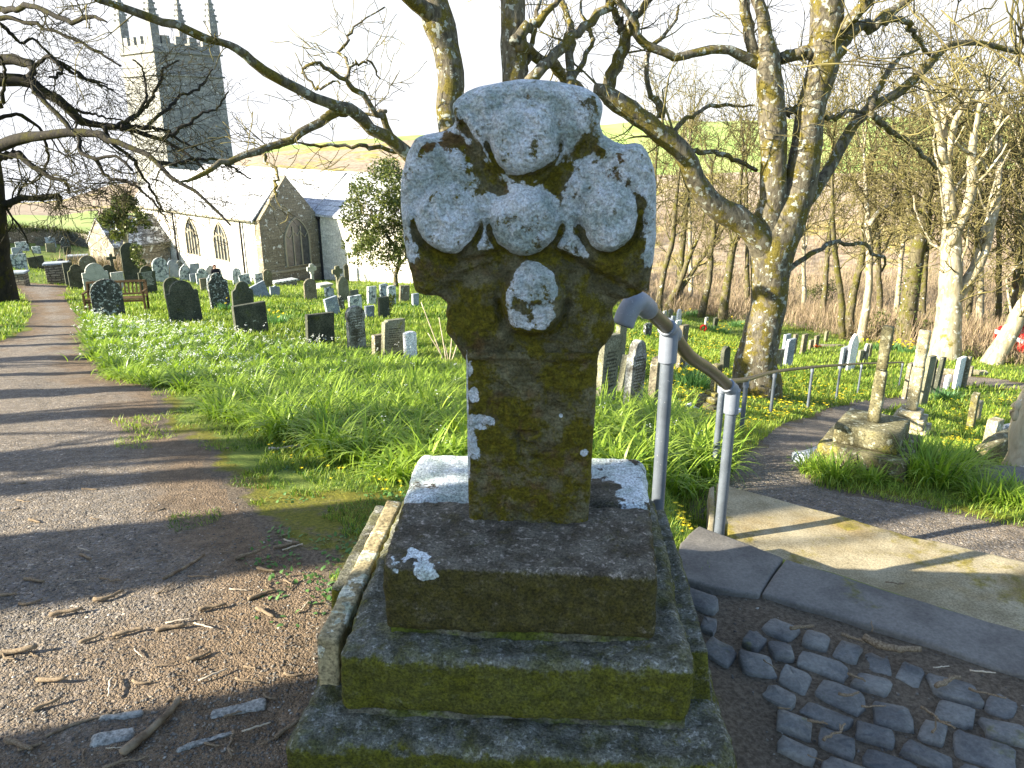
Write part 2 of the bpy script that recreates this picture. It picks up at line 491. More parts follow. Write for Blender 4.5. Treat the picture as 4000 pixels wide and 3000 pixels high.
def simple(name, c, rough=0.8, c2=None, scale=8.0, spec=0.25, trans=0.0):
    m, nt, p = newmat(name)
    vec = coords(nt)
    col = mixc(nt, thr(nt, noise(nt, vec, scale, 6, 0.65), 0.35, 0.65), c, c2 or tuple(x * 0.7 for x in c))
    nt.links.new(col, p.inputs["Base Color"])
    p.inputs["Roughness"].default_value = rough
    p.inputs["Specular IOR Level"].default_value = spec
    return m

def bark_mat(name, c1, c2, moss, mcol, lich, lcol=(0.50, 0.52, 0.48), scale=5):
    m, nt, p = newmat(name)
    vec = coords(nt, True)
    mp = nd(nt, "ShaderNodeMapping", {"Vector": vec, "Scale": (1, 1, 0.35)}).outputs[0]
    n1 = noise(nt, mp, scale * 3, 8, 0.7, 0.4)
    col = mixc(nt, thr(nt, n1, 0.35, 0.65), c1, c2)
    nm = noise(nt, vec, scale * 0.7, 8, 0.68)
    mc = mixc(nt, thr(nt, noise(nt, vec, scale * 7, 5), 0.35, 0.7), tuple(x * 0.5 for x in mcol), mcol)
    col = mixc(nt, thr(nt, nm, 0.70 - moss * 0.45, 0.80 - moss * 0.45), col, mc)
    nl = noise(nt, vec, scale * 1.9, 8, 0.6)
    col = mixc(nt, thr(nt, nl, 0.72 - lich * 0.4, 0.74 - lich * 0.4), col, lcol)
    nt.links.new(col, p.inputs["Base Color"])
    bump(nt, p, mth(nt, 'ADD', n1, mth(nt, 'MULTIPLY', nm, 0.7)), 0.8, 0.02)
    return m
M['bark'] = bark_mat("mossy_bark", (0.050, 0.042, 0.028), (0.165, 0.145, 0.10), 0.52, (0.15, 0.122, 0.022), 0.34, (0.30, 0.31, 0.26), 7)
M['bark_backlit'] = bark_mat("backlit_bark", (0.010, 0.009, 0.008), (0.028, 0.024, 0.016), 0.45, (0.045, 0.042, 0.006), 0.08, (0.16, 0.15, 0.08))  # bark darkened to stand for a backlit silhouette
M['bark_pale'] = bark_mat("pale_bark", (0.22, 0.185, 0.11), (0.42, 0.37, 0.26), 0.28, (0.26, 0.22, 0.05), 0.30, (0.66, 0.64, 0.56), 3)
M['bark_wood'] = bark_mat("woodland_bark", (0.055, 0.046, 0.026), (0.15, 0.13, 0.075), 0.5, (0.13, 0.12, 0.025), 0.2)
M['twig'] = simple("twig_bark", (0.07, 0.058, 0.026), 0.9, (0.19, 0.165, 0.06), 3)
M['twig_backlit'] = simple("backlit_twig_bark", (0.012, 0.010, 0.008), 0.9, (0.05, 0.046, 0.014), 1.2)  # near-black twigs, backlighting put into the colour
M['stick'] = simple("fallen_wood", (0.11, 0.075, 0.045), 0.9, (0.26, 0.20, 0.13), 25)
M['stick_pale'] = simple("bleached_wood", (0.36, 0.29, 0.20), 0.9, (0.55, 0.47, 0.36), 25)

def leafmat(name, cols, trans=0.35, rough=0.5):
    m, nt, p = newmat(name)
    a = nd(nt, "ShaderNodeAttribute", attribute_name="rnd")
    ramp = nd(nt, "ShaderNodeValToRGB", {0: a.outputs["Fac"]})
    els = ramp.color_ramp.elements
    for i, c in enumerate(cols):
        pos = i / (len(cols) - 1)
        if i < 2: e = els[i]; e.position = pos
        else: e = els.new(pos)
        e.color = c4(c)
    # keep order
    nt.links.new(ramp.outputs[0], p.inputs["Base Color"])
    p.inputs["Roughness"].default_value = rough
    tr = nd(nt, "ShaderNodeBsdfTranslucent")
    tcol = mixc(nt, 1.0, ramp.outputs[0], (1.25, 1.35, 0.6), 'MULTIPLY')
    nt.links.new(tcol, tr.inputs["Color"])
    mx = nd(nt, "ShaderNodeMixShader", {0: trans})
    nt.links.new(p.outputs[0], mx.inputs[1]); nt.links.new(tr.outputs[0], mx.inputs[2])
    nt.links.new(mx.outputs[0], nt.nodes["Material Output"].inputs[0])
    return m
M['grass'] = leafmat("lawn_grass", [(0.05, 0.12, 0.010), (0.30, 0.36, 0.055), (0.14, 0.25, 0.022)])
M['leek'] = leafmat("long_grass", [(0.045, 0.12, 0.010), (0.30, 0.40, 0.055), (0.15, 0.27, 0.024)], 0.35, 0.35)
M['daff'] = leafmat("daffodil_leaf", [(0.05, 0.13, 0.05), (0.12, 0.24, 0.08), (0.08, 0.18, 0.06)], 0.3, 0.4)
M['ivy'] = leafmat("evergreen_leaf", [(0.020, 0.042, 0.010), (0.13, 0.14, 0.035), (0.055, 0.085, 0.018)], 0.15, 0.4)
M['scrub'] = leafmat("bare_scrub", [(0.13, 0.10, 0.055), (0.36, 0.27, 0.19), (0.22, 0.18, 0.09), (0.27, 0.19, 0.14)], 0.1, 0.9)
M['yellow'] = leafmat("yellow_petal", [(0.75, 0.52, 0.01), (0.85, 0.70, 0.04), (0.80, 0.60, 0.02)], 0.3, 0.5)
M['petal'] = leafmat("white_petal", [(0.70, 0.74, 0.68), (0.85, 0.86, 0.84), (0.8, 0.8, 0.78)], 0.3, 0.5)
M['weed'] = leafmat("round_weed_leaf", [(0.045, 0.11, 0.025), (0.10, 0.20, 0.05), (0.07, 0.16, 0.04)], 0.25, 0.45)

def ground_mat():
    m, nt, p = newmat("grass_and_soil")
    vec = coords(nt, False)
    n1 = noise(nt, vec, 0.8, 8, 0.65); n2 = noise(nt, vec, 9, 7, 0.7); n3 = noise(nt, vec, 70, 5, 0.7)
    g = mixc(nt, thr(nt, n2, 0.3, 0.7), (0.060, 0.110, 0.012), (0.17, 0.21, 0.035))
    g = mixc(nt, mth(nt, 'MULTIPLY', thr(nt, n1, 0.45, 0.7), 0.45), g, (0.24, 0.235, 0.05))
    d = mixc(nt, thr(nt, n3, 0.3, 0.7), (0.065, 0.048, 0.032), (0.17, 0.135, 0.095))
    moss = mixc(nt, thr(nt, n3, 0.3, 0.7), (0.075, 0.080, 0.006), (0.19, 0.175, 0.018))
    a = nd(nt, "ShaderNodeAttribute", attribute_name="dirt").outputs["Fac"]
    col = mixc(nt, thr(nt, mth(nt, 'ADD', a, mth(nt, 'MULTIPLY', mth(nt, 'SUBTRACT', n2, 0.5), 0.9)), 0.3, 0.55), g, moss)
    col = mixc(nt, thr(nt, mth(nt, 'ADD', a, mth(nt, 'MULTIPLY', mth(nt, 'SUBTRACT', n2, 0.5), 0.9)), 0.6, 0.85), col, d)
    nt.links.new(col, p.inputs["Base Color"])
    bump(nt, p, mth(nt, 'ADD', n3, n2), 0.7, 0.02)
    return m

def gravel_mat():
    m, nt, p = newmat("gravel_and_dirt")
    vec = coords(nt, False)
    nw = noise(nt, vec, 30, 3)
    wv = nd(nt, "ShaderNodeVectorMath", operation='ADD')
    nt.links.new(vec, wv.inputs[0])
    n3d = nd(nt, "ShaderNodeTexNoise", {"Vector": vec, "Scale": 25.0, "Detail": 2.0})
    sc = nd(nt, "ShaderNodeVectorMath", operation='SCALE'); nt.links.new(n3d.outputs[1], sc.inputs[0]); sc.inputs[3].default_value = 0.02
    nt.links.new(sc.outputs[0], wv.inputs[1])
    vo = nd(nt, "ShaderNodeTexVoronoi", {"Vector": wv.outputs[0], "Scale": 100.0})
    vo2 = nd(nt, "ShaderNodeTexVoronoi", {"Vector": wv.outputs[0], "Scale": 260.0})
    sep = nd(nt, "ShaderNodeSeparateColor", {0: vo.outputs["Color"]})
    sep2 = nd(nt, "ShaderNodeSeparateColor", {0: vo2.outputs["Color"]})
    ramp = nd(nt, "ShaderNodeValToRGB", {0: sep.outputs[0]})
    e = ramp.color_ramp.elements
    e[0].color = c4((0.095, 0.084, 0.072)); e[1].color = c4((0.44, 0.38, 0.31))
    x = e.new(0.5); x.color = c4((0.20, 0.175, 0.148)); x = e.new(0.88); x.color = c4((0.19, 0.175, 0.16))
    fine = mixc(nt, sep2.outputs[0], (0.075, 0.062, 0.048), (0.31, 0.255, 0.19))
    n1 = noise(nt, vec, 1.3, 7, 0.65); n2 = noise(nt, vec, 14, 5, 0.7)
    col = mixc(nt, thr(nt, sep.outputs[1], 0.45, 0.55), fine, ramp.outputs[0])
    soil = mixc(nt, sep2.outputs[1], (0.075, 0.048, 0.026), (0.24, 0.165, 0.095))
    a = nd(nt, "ShaderNodeAttribute", attribute_name="dirt").outputs["Fac"]
    col = mixc(nt, mth(nt, 'MULTIPLY', thr(nt, mth(nt, 'ADD', n1, a), 0.5, 1.0), 0.8), col, soil)
    col = mixc(nt, 1.0, col, mixc(nt, thr(nt, n2, 0.3, 0.7), (0.7, 0.7, 0.7), (1.25, 1.25, 1.25)), 'MULTIPLY')
    nt.links.new(col, p.inputs["Base Color"])
    h = mth(nt, 'ADD', mth(nt, 'MULTIPLY', vo.outputs["Distance"], -1.0), mth(nt, 'ADD', mth(nt, 'MULTIPLY', vo2.outputs["Distance"], -0.5), mth(nt, 'MULTIPLY', n2, 0.8)))
    bump(nt, p, h, 1.0, 0.010)
    return m

def hill_mat():
    m, nt, p = newmat("far_hillside")
    vec = coords(nt, False)
    n1 = noise(nt, vec, 0.08, 8, 0.65); n2 = noise(nt, vec, 0.9, 7, 0.7)
    a = nd(nt, "ShaderNodeAttribute", attribute_name="field").outputs["Fac"]
    g = mixc(nt, thr(nt, n1, 0.35, 0.65), (0.20, 0.30, 0.07), (0.33, 0.38, 0.13))
    b = mixc(nt, thr(nt, n2, 0.35, 0.65), (0.19, 0.145, 0.10), (0.36, 0.29, 0.21))
    b = mixc(nt, thr(nt, n1, 0.52, 0.6), b, mixc(nt, thr(nt, n2, 0.4, 0.6), (0.16, 0.15, 0.06), (0.42, 0.33, 0.08)))
    col = mixc(nt, thr(nt, mth(nt, 'ADD', a, mth(nt, 'MULTIPLY', mth(nt, 'SUBTRACT', n1, 0.5), 0.5)), 0.48, 0.52), b, g)
    nt.links.new(col, p.inputs["Base Color"])
    return m
M['ground'] = ground_mat(); M['gravel'] = gravel_mat(); M['hill'] = hill_mat()

def wall_mat(name, ca, cb, cm, bw=0.5, rh=0.16, lich=0.0):
    m, nt, p = newmat(name)
    vec = coords(nt, False)
    mp = nd(nt, "ShaderNodeSeparateXYZ", {0: vec})
    u = mth(nt, 'ADD', mp.outputs[0], mp.outputs[1])
    cb_ = nd(nt, "ShaderNodeCombineXYZ", {0: u, 1: mp.outputs[2]})
    nz = nd(nt, "ShaderNodeTexNoise", {"Vector": vec, "Scale": 3.0, "Detail": 3.0})
    sc = nd(nt, "ShaderNodeVectorMath", operation='SCALE'); nt.links.new(nz.outputs[1], sc.inputs[0]); sc.inputs[3].default_value = 0.12
    ad = nd(nt, "ShaderNodeVectorMath", operation='ADD'); nt.links.new(cb_.outputs[0], ad.inputs[0]); nt.links.new(sc.outputs[0], ad.inputs[1])
    br = nd(nt, "ShaderNodeTexBrick", {"Vector": ad.outputs[0], "Color1": c4(ca), "Color2": c4(cb), "Mortar": c4(cm), "Scale": 1.0, "Mortar Size": 0.015, "Brick Width": bw, "Row Height": rh, "Bias": 0.0})
    n2 = noise(nt, vec, 2.2, 8, 0.7); n3 = noise(nt, vec, 14, 5, 0.7)
    col = mixc(nt, 1.0, br.outputs[0], mixc(nt, thr(nt, n3, 0.3, 0.7), (0.6, 0.6, 0.6), (1.35, 1.35, 1.35)), 'MULTIPLY')
    if lich:
        col = mixc(nt, thr(nt, noise(nt, vec, 3.5, 8, 0.7), 0.7 - lich * 0.4, 0.72 - lich * 0.4), col, (0.60, 0.60, 0.56))
    nt.links.new(col, p.inputs["Base Color"])
    bump(nt, p, mth(nt, 'ADD', n3, br.outputs[1]), 0.5, 0.03)
    return m
M['rubble'] = wall_mat("church_rubble_stone", (0.17, 0.145, 0.105), (0.27, 0.235, 0.17), (0.20, 0.18, 0.14), 0.42, 0.12, 0.30)
M['tower'] = wall_mat("hazed_tower_stone", (0.17, 0.175, 0.17), (0.29, 0.29, 0.265), (0.22, 0.22, 0.20), 0.5, 0.17, 0.22)  # stone colour lightened to imitate haze over the far tower
M['sunlit_wall'] = wall_mat("sunlit_church_wall", (0.52, 0.49, 0.42), (0.66, 0.63, 0.55), (0.55, 0.52, 0.46), 0.5, 0.16, 0.2)  # paler copy of the rubble, strong sunlight put into its colour
M['drystone'] = wall_mat("dry_stone_wall", (0.17, 0.15, 0.11), (0.30, 0.27, 0.20), (0.07, 0.06, 0.045), 0.35, 0.09, 0.2)
M['slateroof'] = wall_mat("slate_roof", (0.36, 0.37, 0.40), (0.52, 0.53, 0.55), (0.25, 0.25, 0.26), 0.3, 0.2, 0.2)
M['oldroof'] = wall_mat("old_stone_slates", (0.13, 0.12, 0.10), (0.26, 0.25, 0.22), (0.06, 0.055, 0.05), 0.35, 0.15, 0.4)
M['dressed'] = simple("dressed_stone", (0.36, 0.32, 0.23), 0.9, (0.28, 0.26, 0.20))
M['leadglass'] = simple("leaded_glass", (0.03, 0.035, 0.04), 0.25, (0.07, 0.075, 0.08), 6, 0.6)
M['iron'] = simple("black_iron", (0.02, 0.02, 0.024), 0.5)
M['oak'] = simple("weathered_oak", (0.045, 0.026, 0.009), 0.75, (0.085, 0.052, 0.02), 12)
M['skin'] = simple("skin", (0.50, 0.30, 0.22), 0.6)
M['hair'] = simple("auburn_hair", (0.12, 0.03, 0.015), 0.7)
M['coat'] = simple("dark_coat", (0.02, 0.02, 0.03), 0.9)
M['red'] = simple("red_petals", (0.55, 0.015, 0.01), 0.6)
M['orange'] = simple("orange_petals", (0.75, 0.13, 0.01), 0.6)
M['carred'] = simple("red_car_paint", (0.50, 0.012, 0.012), 0.25, (0.45, 0.012, 0.012), 2, 0.6)
M['tyre'] = simple("tyre_rubber", (0.02, 0.02, 0.021), 0.85)
M['rim'] = simple("alloy_rim", (0.45, 0.46, 0.48), 0.35, None, 8, 0.6)
M['glass'] = simple("car_glass", (0.015, 0.018, 0.02), 0.08, None, 8, 0.7)

# ------------------------------------------------------------------ ground, paths, hills
PATH_L = gpoly([(-900, 3300), (-200, 3600), (900, 3400), (1120, 3000), (1270, 2620), (1330, 2330), (1180, 2140), (1010, 2040), (930, 1930), (790, 1770), (640, 1640), (570, 1510), (430, 1480), (375, 1400), (330, 1265), (275, 1205), (248, 1152), (262, 1122), (200, 1110), (90, 1104), (50, 1112), (80, 1135), (118, 1185), (125, 1230), (90, 1290), (0, 1335), (-700, 1480), (-2500, 1900)])
PATH_R = gpoly([(2800, 1980), (2862, 1860), (2885, 1800), (2960, 1740), (3100, 1640), (3250, 1592), (3420, 1562), (3560, 1540), (3600, 1500), (3640, 1472), (3720, 1457), (3850, 1478), (4000, 1496), (4600, 1530), (4600, 1570), (3900, 1512), (3720, 1498), (3630, 1545), (3470, 1600), (3330, 1640), (3250, 1740), (3190, 1800), (3130, 1860), (3200, 1905), (3500, 1968), (3700, 2015), (4000, 2075), (4800, 2200), (4800, 2600), (3700, 2300)])
PAVE = [(0.62, 2.55), (0.70, 2.42), (0.86, 2.28), (1.5, 1.9), (2.6, 1.2), (3.2, 0.4), (2.0, -0.6), (0.3, -0.6), (0.62, 1.3)]
MOSSY = gpoly([(1080, 1930), (1650, 1930), (1600, 2060), (1480, 2230), (1380, 2420), (1250, 2300), (1130, 2120), (1010, 2040)])

def build_ground():
    az_f = np.linspace(-56, 56, 470)
    az_b = np.linspace(56, 304, 80)[1:-1]
    az = np.radians(np.concatenate([az_f, az_b]))
    rad = np.concatenate([[0.02], np.geomspace(0.5, 900, 380)])
    A, Rr = np.meshgrid(az, rad)
    X, Y = Rr * np.sin(A), Rr * np.cos(A)
    Z = H(X.ravel(), Y.ravel()).reshape(X.shape)
    p3 = np.stack([X.ravel(), Y.ravel(), np.zeros(X.size)], 1)
    near = np.clip(1 - Rr / 60, 0, 1)
    Z = Z + near * ((0.008 + 0.02 * sst(3, 6, Rr.ravel())) * fbm(p3 * 0.9, 3) + 0.006 * fbm(p3 * 7, 3)).reshape(X.shape)
    Z = Z + np.where(Rr > 90, 0.8 * fbm(p3 * 0.03, 4).reshape(X.shape) * np.clip((Rr - 90) / 60, 0, 1), 0)
    n, mcol = X.shape
    idx = np.arange(n * mcol).reshape(n, mcol)
    nxt = np.roll(idx, -1, axis=1)
    F = np.stack([idx[:-1], idx[1:], nxt[1:], nxt[:-1]], -1).reshape(-1, 4)
    V = np.stack([X.ravel(), Y.ravel(), Z.ravel()], 1)
    x, y = V[:, 0], V[:, 1]
    wob = 0.16 * fbm(p3 * 2.2, 3) + 0.07 * fbm(p3 * 9, 3)
    inL = inside(PATH_L, x, y); inR = inside(PATH_R, x, y)
    dL = edge_dist(PATH_L, x, y) * np.where(inL, 1, -1) + wob * np.clip(np.hypot(x, y) / 6, 0.5, 1.5)
    dR = edge_dist(PATH_R, x, y) * np.where(inR, 1, -1) + 0.7 * wob
    dP = edge_dist(PAVE, x, y) * np.where(inside(PAVE, x, y), 1, -1)
    dM = edge_dist(MOSSY, x, y) * np.where(inside(MOSSY, x, y), 1, -1)
    dirt = np.clip(1.0 + np.maximum(np.maximum(dL, dR), dP) / 0.35, 0, 1)
    dirt = np.maximum(dirt, np.clip(0.55 + dM / 0.2, 0, 0.62))
    _az0 = np.degrees(np.arctan2(x, y)); _re = np.interp(_az0, [5, 10, 18, 24, 33, 40, 50], [40, 38, 32, 27, 22.5, 21, 20])
    dirt = np.where(_az0 > 4, np.maximum(dirt, sst(0, 4, np.hypot(x, y) - _re) * 1.0), dirt)
    back = y < 0.9
    dirt = np.where(back & (np.hypot(x, y) < 8), 1.0, dirt)
    rad_v = np.hypot(x, y)
    az_v = np.degrees(np.arctan2(x, y))
    R1 = np.interp(az_v, _RAZ, _RR)
    f = np.clip((rad_v - 85) / (R1 - 85), 0, 3)
    fld = np.where(az_v > 2, sst(0.42, 0.50, f), np.where(az_v > -25, sst(0.80, 0.9, f), 0.35 + 0.65 * (f < 0.25)))
    fld = np.where(az_v < -28, np.where(f < 0.35, 1.0, 0.1), fld)
    cx = V[F].mean(axis=1)
    dLf = dL[F].mean(axis=1); dRf = dR[F].mean(axis=1)
    rf = np.hypot(cx[:, 0], cx[:, 1])
    selH = rf > 88
    selL = (dLf > 0) & (~selH) & (cx[:, 0] < 0.35)
    selR = (dRf > 0) & (~selH) & (~selL)
    for nm, sel, mt in (("hill", selH, M['hill']), ("gravel_path", selL, M['gravel']), ("lower_path", selR, M['gravel']), ("ground", ~(selH | selL | selR), M['ground'])):
        f_ = F[sel]
        u, inv = np.unique(f_, return_inverse=True)
        att = {'field': fld[u]} if nm == "hill" else {'dirt': dirt[u] if nm == "ground" else np.where(V[u, 0] > 0.4, 0.0, np.clip(0.65 - dL[u] / 0.8, 0, 0.6) + 0.30 * sst(3.0, 2.2, rad_v[u]))}
        o = npmesh(nm, V[u], inv.reshape(-1, 4), mt, attrs=att)
        tag(o, kind='structure')
build_ground()

# ------------------------------------------------------------------ the granite cross on its steps
def build_cross():
    D = 1.80
    root = thing('cross_monument', 'weathered granite wheel cross with five bosses on stepped mossy base', 'cross', (0.035, 1.9, 0), R(-3.5))
    off = np.array([0.035, 1.9, 0.0])
    # head: outline traced as world x, z on the face plane
    ol = np.array([(985,215),(1008,196),(1040,182),(1080,173),(1120,168),(1180,170),(1230,176),(1270,186),(1297,203),(1310,225),(1309,245),(1302,268),(1312,290),(1335,306),(1362,316),(1392,308),(1409,330),(1421,365),(1427,420),(1428,480),(1425,540),(1420,580),(1408,620),(1395,638),(1372,648),(1347,652),(1333,668),(1328,690),(1338,705),(1334,722),(1322,742),(1302,765),(1290,788),(1200,800),(1100,800),(1005,790),(994,768),(978,745),(961,725),(957,702),(970,690),(966,668),(945,650),(920,648),(893,640),(884,600),(871,550),(863,500),(860,430),(865,370),(878,330),(895,297),(920,290),(950,285),(974,275),(984,260),(979,240),(974,228)], float) * 1.8083
    pl = np.array([[*P_at(u, v, D)] for u, v in ol])[:, [0, 2]]
    cen = np.array([*P_at(1140 * 1.8083, 465 * 1.8083, D)])[[0, 2]]
    rel = pl - cen
    th = np.arctan2(rel[:, 1], rel[:, 0]); rad = np.hypot(rel[:, 0], rel[:, 1])
    NT, NR = 520, 130
    tg = np.linspace(-np.pi, np.pi, NT, endpoint=False)
    o = np.argsort(th)
    Rt = np.interp(tg, np.concatenate([th[o] - 2 * np.pi, th[o], th[o] + 2 * np.pi]), np.tile(rad[o], 3))
    k = np.array([1, 2, 3, 2, 1]) / 9
    Rt = np.convolve(np.concatenate([Rt[-4:], Rt, Rt[:4]]), k, 'same')[4:-4]
    Rt = Rt * (1 + 0.006 * fbm(np.stack([np.cos(tg) * 4, np.sin(tg) * 4, tg * 0], 1), 3))
    s = np.linspace(0, 1, NR + 1)[1:] ** 0.85
    TT, SS = np.meshgrid(tg, s)
    X = cen[0] + SS * Rt[None, :] * np.cos(TT); Z = cen[1] + SS * Rt[None, :] * np.sin(TT)
    # pixel-scale relief map (2212-wide units mapped into the face plane)
    def w(u, v):
        q = P_at(u * 1.8083, v * 1.8083, D); return np.array([q.x, q.z])
    mpp = np.linalg.norm(w(1200, 465) - w(1100, 465)) / 100
    rel_h = np.zeros(X.shape); boss = np.zeros(X.shape)
    for (u, v, a, b, hh) in ((1137, 297, 68, 72, .019), (970, 477, 62, 70, .020), (1141, 480, 68, 70, .021), (1322, 472, 56, 68, .018), (1156, 648, 66, 80, .024)):
        c = w(u, v); d = np.hypot((X - c[0]) / (a * mpp), (Z - c[1]) / (b * mpp))
        d = d * (1 + 0.10 * fbm(np.stack([X.ravel() * 22, Z.ravel() * 22, np.full(X.size, u)], 1), 2).reshape(X.shape))
        t = sst(1.20, 0.72, d)
        rel_h = np.maximum(rel_h, hh * t + 0.008 * np.clip(1 - d * d, 0, 1)); boss = np.maximum(boss, t)
    groove = np.zeros(X.shape)
    def strip(pts, wid, dep):
        nonlocal groove
        P2 = np.array([w(*p) for p in pts])
        dd = np.full(X.shape, 9.)
        for a, b in zip(P2[:-1], P2[1:]):
            e = b - a; t = np.clip(((X - a[0]) * e[0] + (Z - a[1]) * e[1]) / (e @ e), 0, 1)
            dd = np.minimum(dd, np.hypot(X - a[0] - t * e[0], Z - a[1] - t * e[1]))
        groove = np.maximum(groove, dep * np.exp(-(dd / (wid * mpp)) ** 2))
    strip([(950, 282), (1000, 318), (1045, 362), (1085, 400)], 24, .026)
    strip([(1000, 272), (1040, 325), (1088, 385)], 12, .020)
    strip([(1312, 268), (1270, 318), (1225, 365), (1185, 408)], 24, .026)
    strip([(1330, 300), (1290, 340), (1240, 372)], 12, .012)
    strip([(925, 540), (975, 572), (1030, 566), (1085, 548)], 13, .026)
    strip([(950, 650), (1000, 615), (1050, 582), (1088, 566)], 20, .022)
    strip([(1205, 545), (1250, 570), (1300, 600), (1375, 632)], 13, .028)
    strip([(1265, 585), (1305, 630), (1330, 672)], 26, .020)
    strip([(1090, 400), (1130, 395), (1185, 405)], 10, .014)
    strip([(1075, 560), (1140, 566), (1210, 552)], 12, .016)
    for (u, v, a, b) in ((1137, 297, 78, 82), (970, 477, 72, 80), (1141, 480, 78, 80), (1322, 472, 66, 78), (1156, 648, 76, 92)):
        c = w(u, v); d = np.hypot((X - c[0]) / (a * mpp), (Z - c[1]) / (b * mpp))
        groove = np.maximum(groove, 0.024 * np.exp(-((d - 1) / 0.13) ** 2) * (0.15 + 0.85 * sst(c[1] + 0.012, c[1] - 0.02, Z)))
    groove = groove * (1 - boss)
    thick = 0.105
    edge = np.clip((1 - SS) * Rt[None, :] / 0.035, 0, 1)
    rnd = np.sqrt(np.clip(1 - (1 - edge) ** 2, 0, 1))
    face = thick * (0.45 + 0.55 * rnd) + (rel_h - groove) * np.clip(edge * 1.2, 0, 1)
    p3 = np.stack([X.ravel(), Z.ravel(), face.ravel()], 1)
    rough = (0.0075 * fbm(p3 * 13, 3) + 0.0042 * fbm(p3 * 55, 3, 0.65) + 0.0018 * fbm(p3 * 170, 2)).reshape(X.shape)
    face = face + rough
    lich = 0.60 + 0.25 * boss - 14 * groove + 0.10 * sst(cen[1] - 0.05, cen[1] + 0.25, Z) - 0.62 * sst(cen[1] - 0.06, cen[1] - 0.20, Z) * (1 - 0.55 * boss)
    bc = w(1156, 600)
    lich = lich + 0.34 * boss * sst(bc[1] - 0.015, bc[1] + 0.02, Z)
    lich = lich + 0.25 * np.exp(-(((X - w(1290, 690)[0]) / .045) ** 2 + ((Z - w(1290, 690)[1]) / .03) ** 2)) + 0.25 * np.exp(-(((X - w(1030, 660)[0]) / .05) ** 2 + ((Z - w(1030, 660)[1]) / .04) ** 2))
    lich = np.where(edge < 0.8, lich + 0.12, lich)
    CY = D + 0.105
    Vf = np.stack([X, CY - face, Z], -1).reshape(-1, 3)
    # back: plain, coarser rings reuse the same angles
    sb = np.linspace(1, 0, 14)[:-1]
    TB, SB = np.meshgrid(tg, sb)
    XB = cen[0] + SB * Rt[None, :] * np.cos(TB); ZB = cen[1] + SB * Rt[None, :] * np.sin(TB)
    eb = np.sqrt(np.clip(1 - (1 - np.clip((1 - SB) * Rt[None, :] / 0.05, 0, 1)) ** 2, 0, 1))
    YB = CY + 0.1 * (0.35 + 0.65 * eb)
    Vb = np.stack([XB, YB, ZB], -1).reshape(-1, 3)
    V = np.concatenate([[[cen[0], CY - face[0].mean(), cen[1]]], Vf, Vb, [[cen[0], CY + 0.1, cen[1]]]])
    rows = np.concatenate([1 + np.arange(NR * NT).reshape(NR, NT), 1 + NR * NT + np.arange(13 * NT).reshape(13, NT)])
    nx = np.roll(rows, -1, axis=1)
    Fq = np.stack([rows[:-1], rows[1:], nx[1:], nx[:-1]], -1).reshape(-1, 4)
    Ft = np.stack([np.zeros(NT, int), rows[0], nx[0]], -1)
    Fe = np.stack([np.full(NT, len(V) - 1), nx[-1], rows[-1]], -1)
    la = np.concatenate([[0.9], lich.ravel(), np.full(13 * NT, 0.5), [0.5]])
    npmesh('head', V - off, [Fq, np.concatenate([Ft, Fe])], M['cross'], root, attrs={'lich': la})
    # shaft with the cut letter E and weathered traces
    zt, zb = 1.035, 0.560
    W0, W1 = 0.158, 0.163
    nx_, nz_ = 150, 240
    gx, gz = np.meshgrid(np.linspace(-1, 1, nx_), np.linspace(zb, zt, nz_), indexing='ij')
    wid = W0 + (W1 - W0) * (gz - zb) / (zt - zb)
    cxs = 0.048 + 0.012 * (gz - zb)
    XX = cxs + gx * wid
    ed = np.clip((1 - np.abs(gx)) * wid / 0.018, 0, 1)
    YY = D + 0.018 * (1 - np.sqrt(1 - (1 - ed) ** 2))
    q = np.stack([XX.ravel(), gz.ravel(), np.zeros(gx.size)], 1)
    rg = (0.0060 * fbm(q * 9, 3) + 0.0040 * fbm(q * 55, 3, 0.65) + 0.0020 * fbm(q * 160, 2)).reshape(gx.shape)
    cut = np.zeros(gx.shape)
    ep = lambda u, v: np.array([P_at(u, v, D).x, P_at(u, v, D).z])
    for a, b in (((2035, 1690), (2035, 1788)), ((2035, 1690), (2105, 1690)), ((2037, 1735), (2095, 1735)), ((2035, 1788), (2105, 1788))):
        a, b = ep(*a), ep(*b); e = b - a
        t = np.clip(((XX - a[0]) * e[0] + (gz - a[1]) * e[1]) / (e @ e), 0, 1)
        cut = np.maximum(cut, np.exp(-(np.hypot(XX - a[0] - t * e[0], gz - a[1] - t * e[1]) / 0.0055) ** 2))
    ridge = 0.010 * sst(1.005, 1.022, gz)
    YY = YY - rg + 0.014 * cut - ridge
    front = np.stack([XX, YY, gz], -1)
    # left, right, back sides as strips joined to the front's rim
    dep = 0.20
    ns = 30
    t_ = np.linspace(0, 1, ns)[1:]
    def side(col, sgn):
        base = front[col]                                    # (nz,3)
        out = [base]
        for t in t_:
            p = base.copy(); p[:, 1] = base[:, 1] + t * dep
            qq = np.stack([p[:, 1] * 1.0, p[:, 2], np.full(nz_, 3.0 + sgn)], 1)
            p[:, 0] = base[:, 0] + sgn * (0.004 * fbm(qq * 12, 3) + 0.003 * fbm(qq * 60, 2)) * min(1, t * 6)
            out.append(p)
        return np.array(out)
    L = side(0, -1); Rg = side(-1, 1)
    def quads(n, m, o, flip=False):
        i = o + np.arange(n * m).reshape(n, m)
        f = np.stack([i[:-1, :-1], i[1:, :-1], i[1:, 1:], i[:-1, 1:]], -1).reshape(-1, 4)
        return f[:, ::-1] if flip else f
    bk = np.stack([L[-1], Rg[-1]])
    tops = []
    V = np.concatenate([front.reshape(-1, 3), L.reshape(-1, 3), Rg.reshape(-1, 3), bk.reshape(-1, 3)])
    o1 = nx_ * nz_; o2 = o1 + ns * nz_; o3 = o2 + ns * nz_
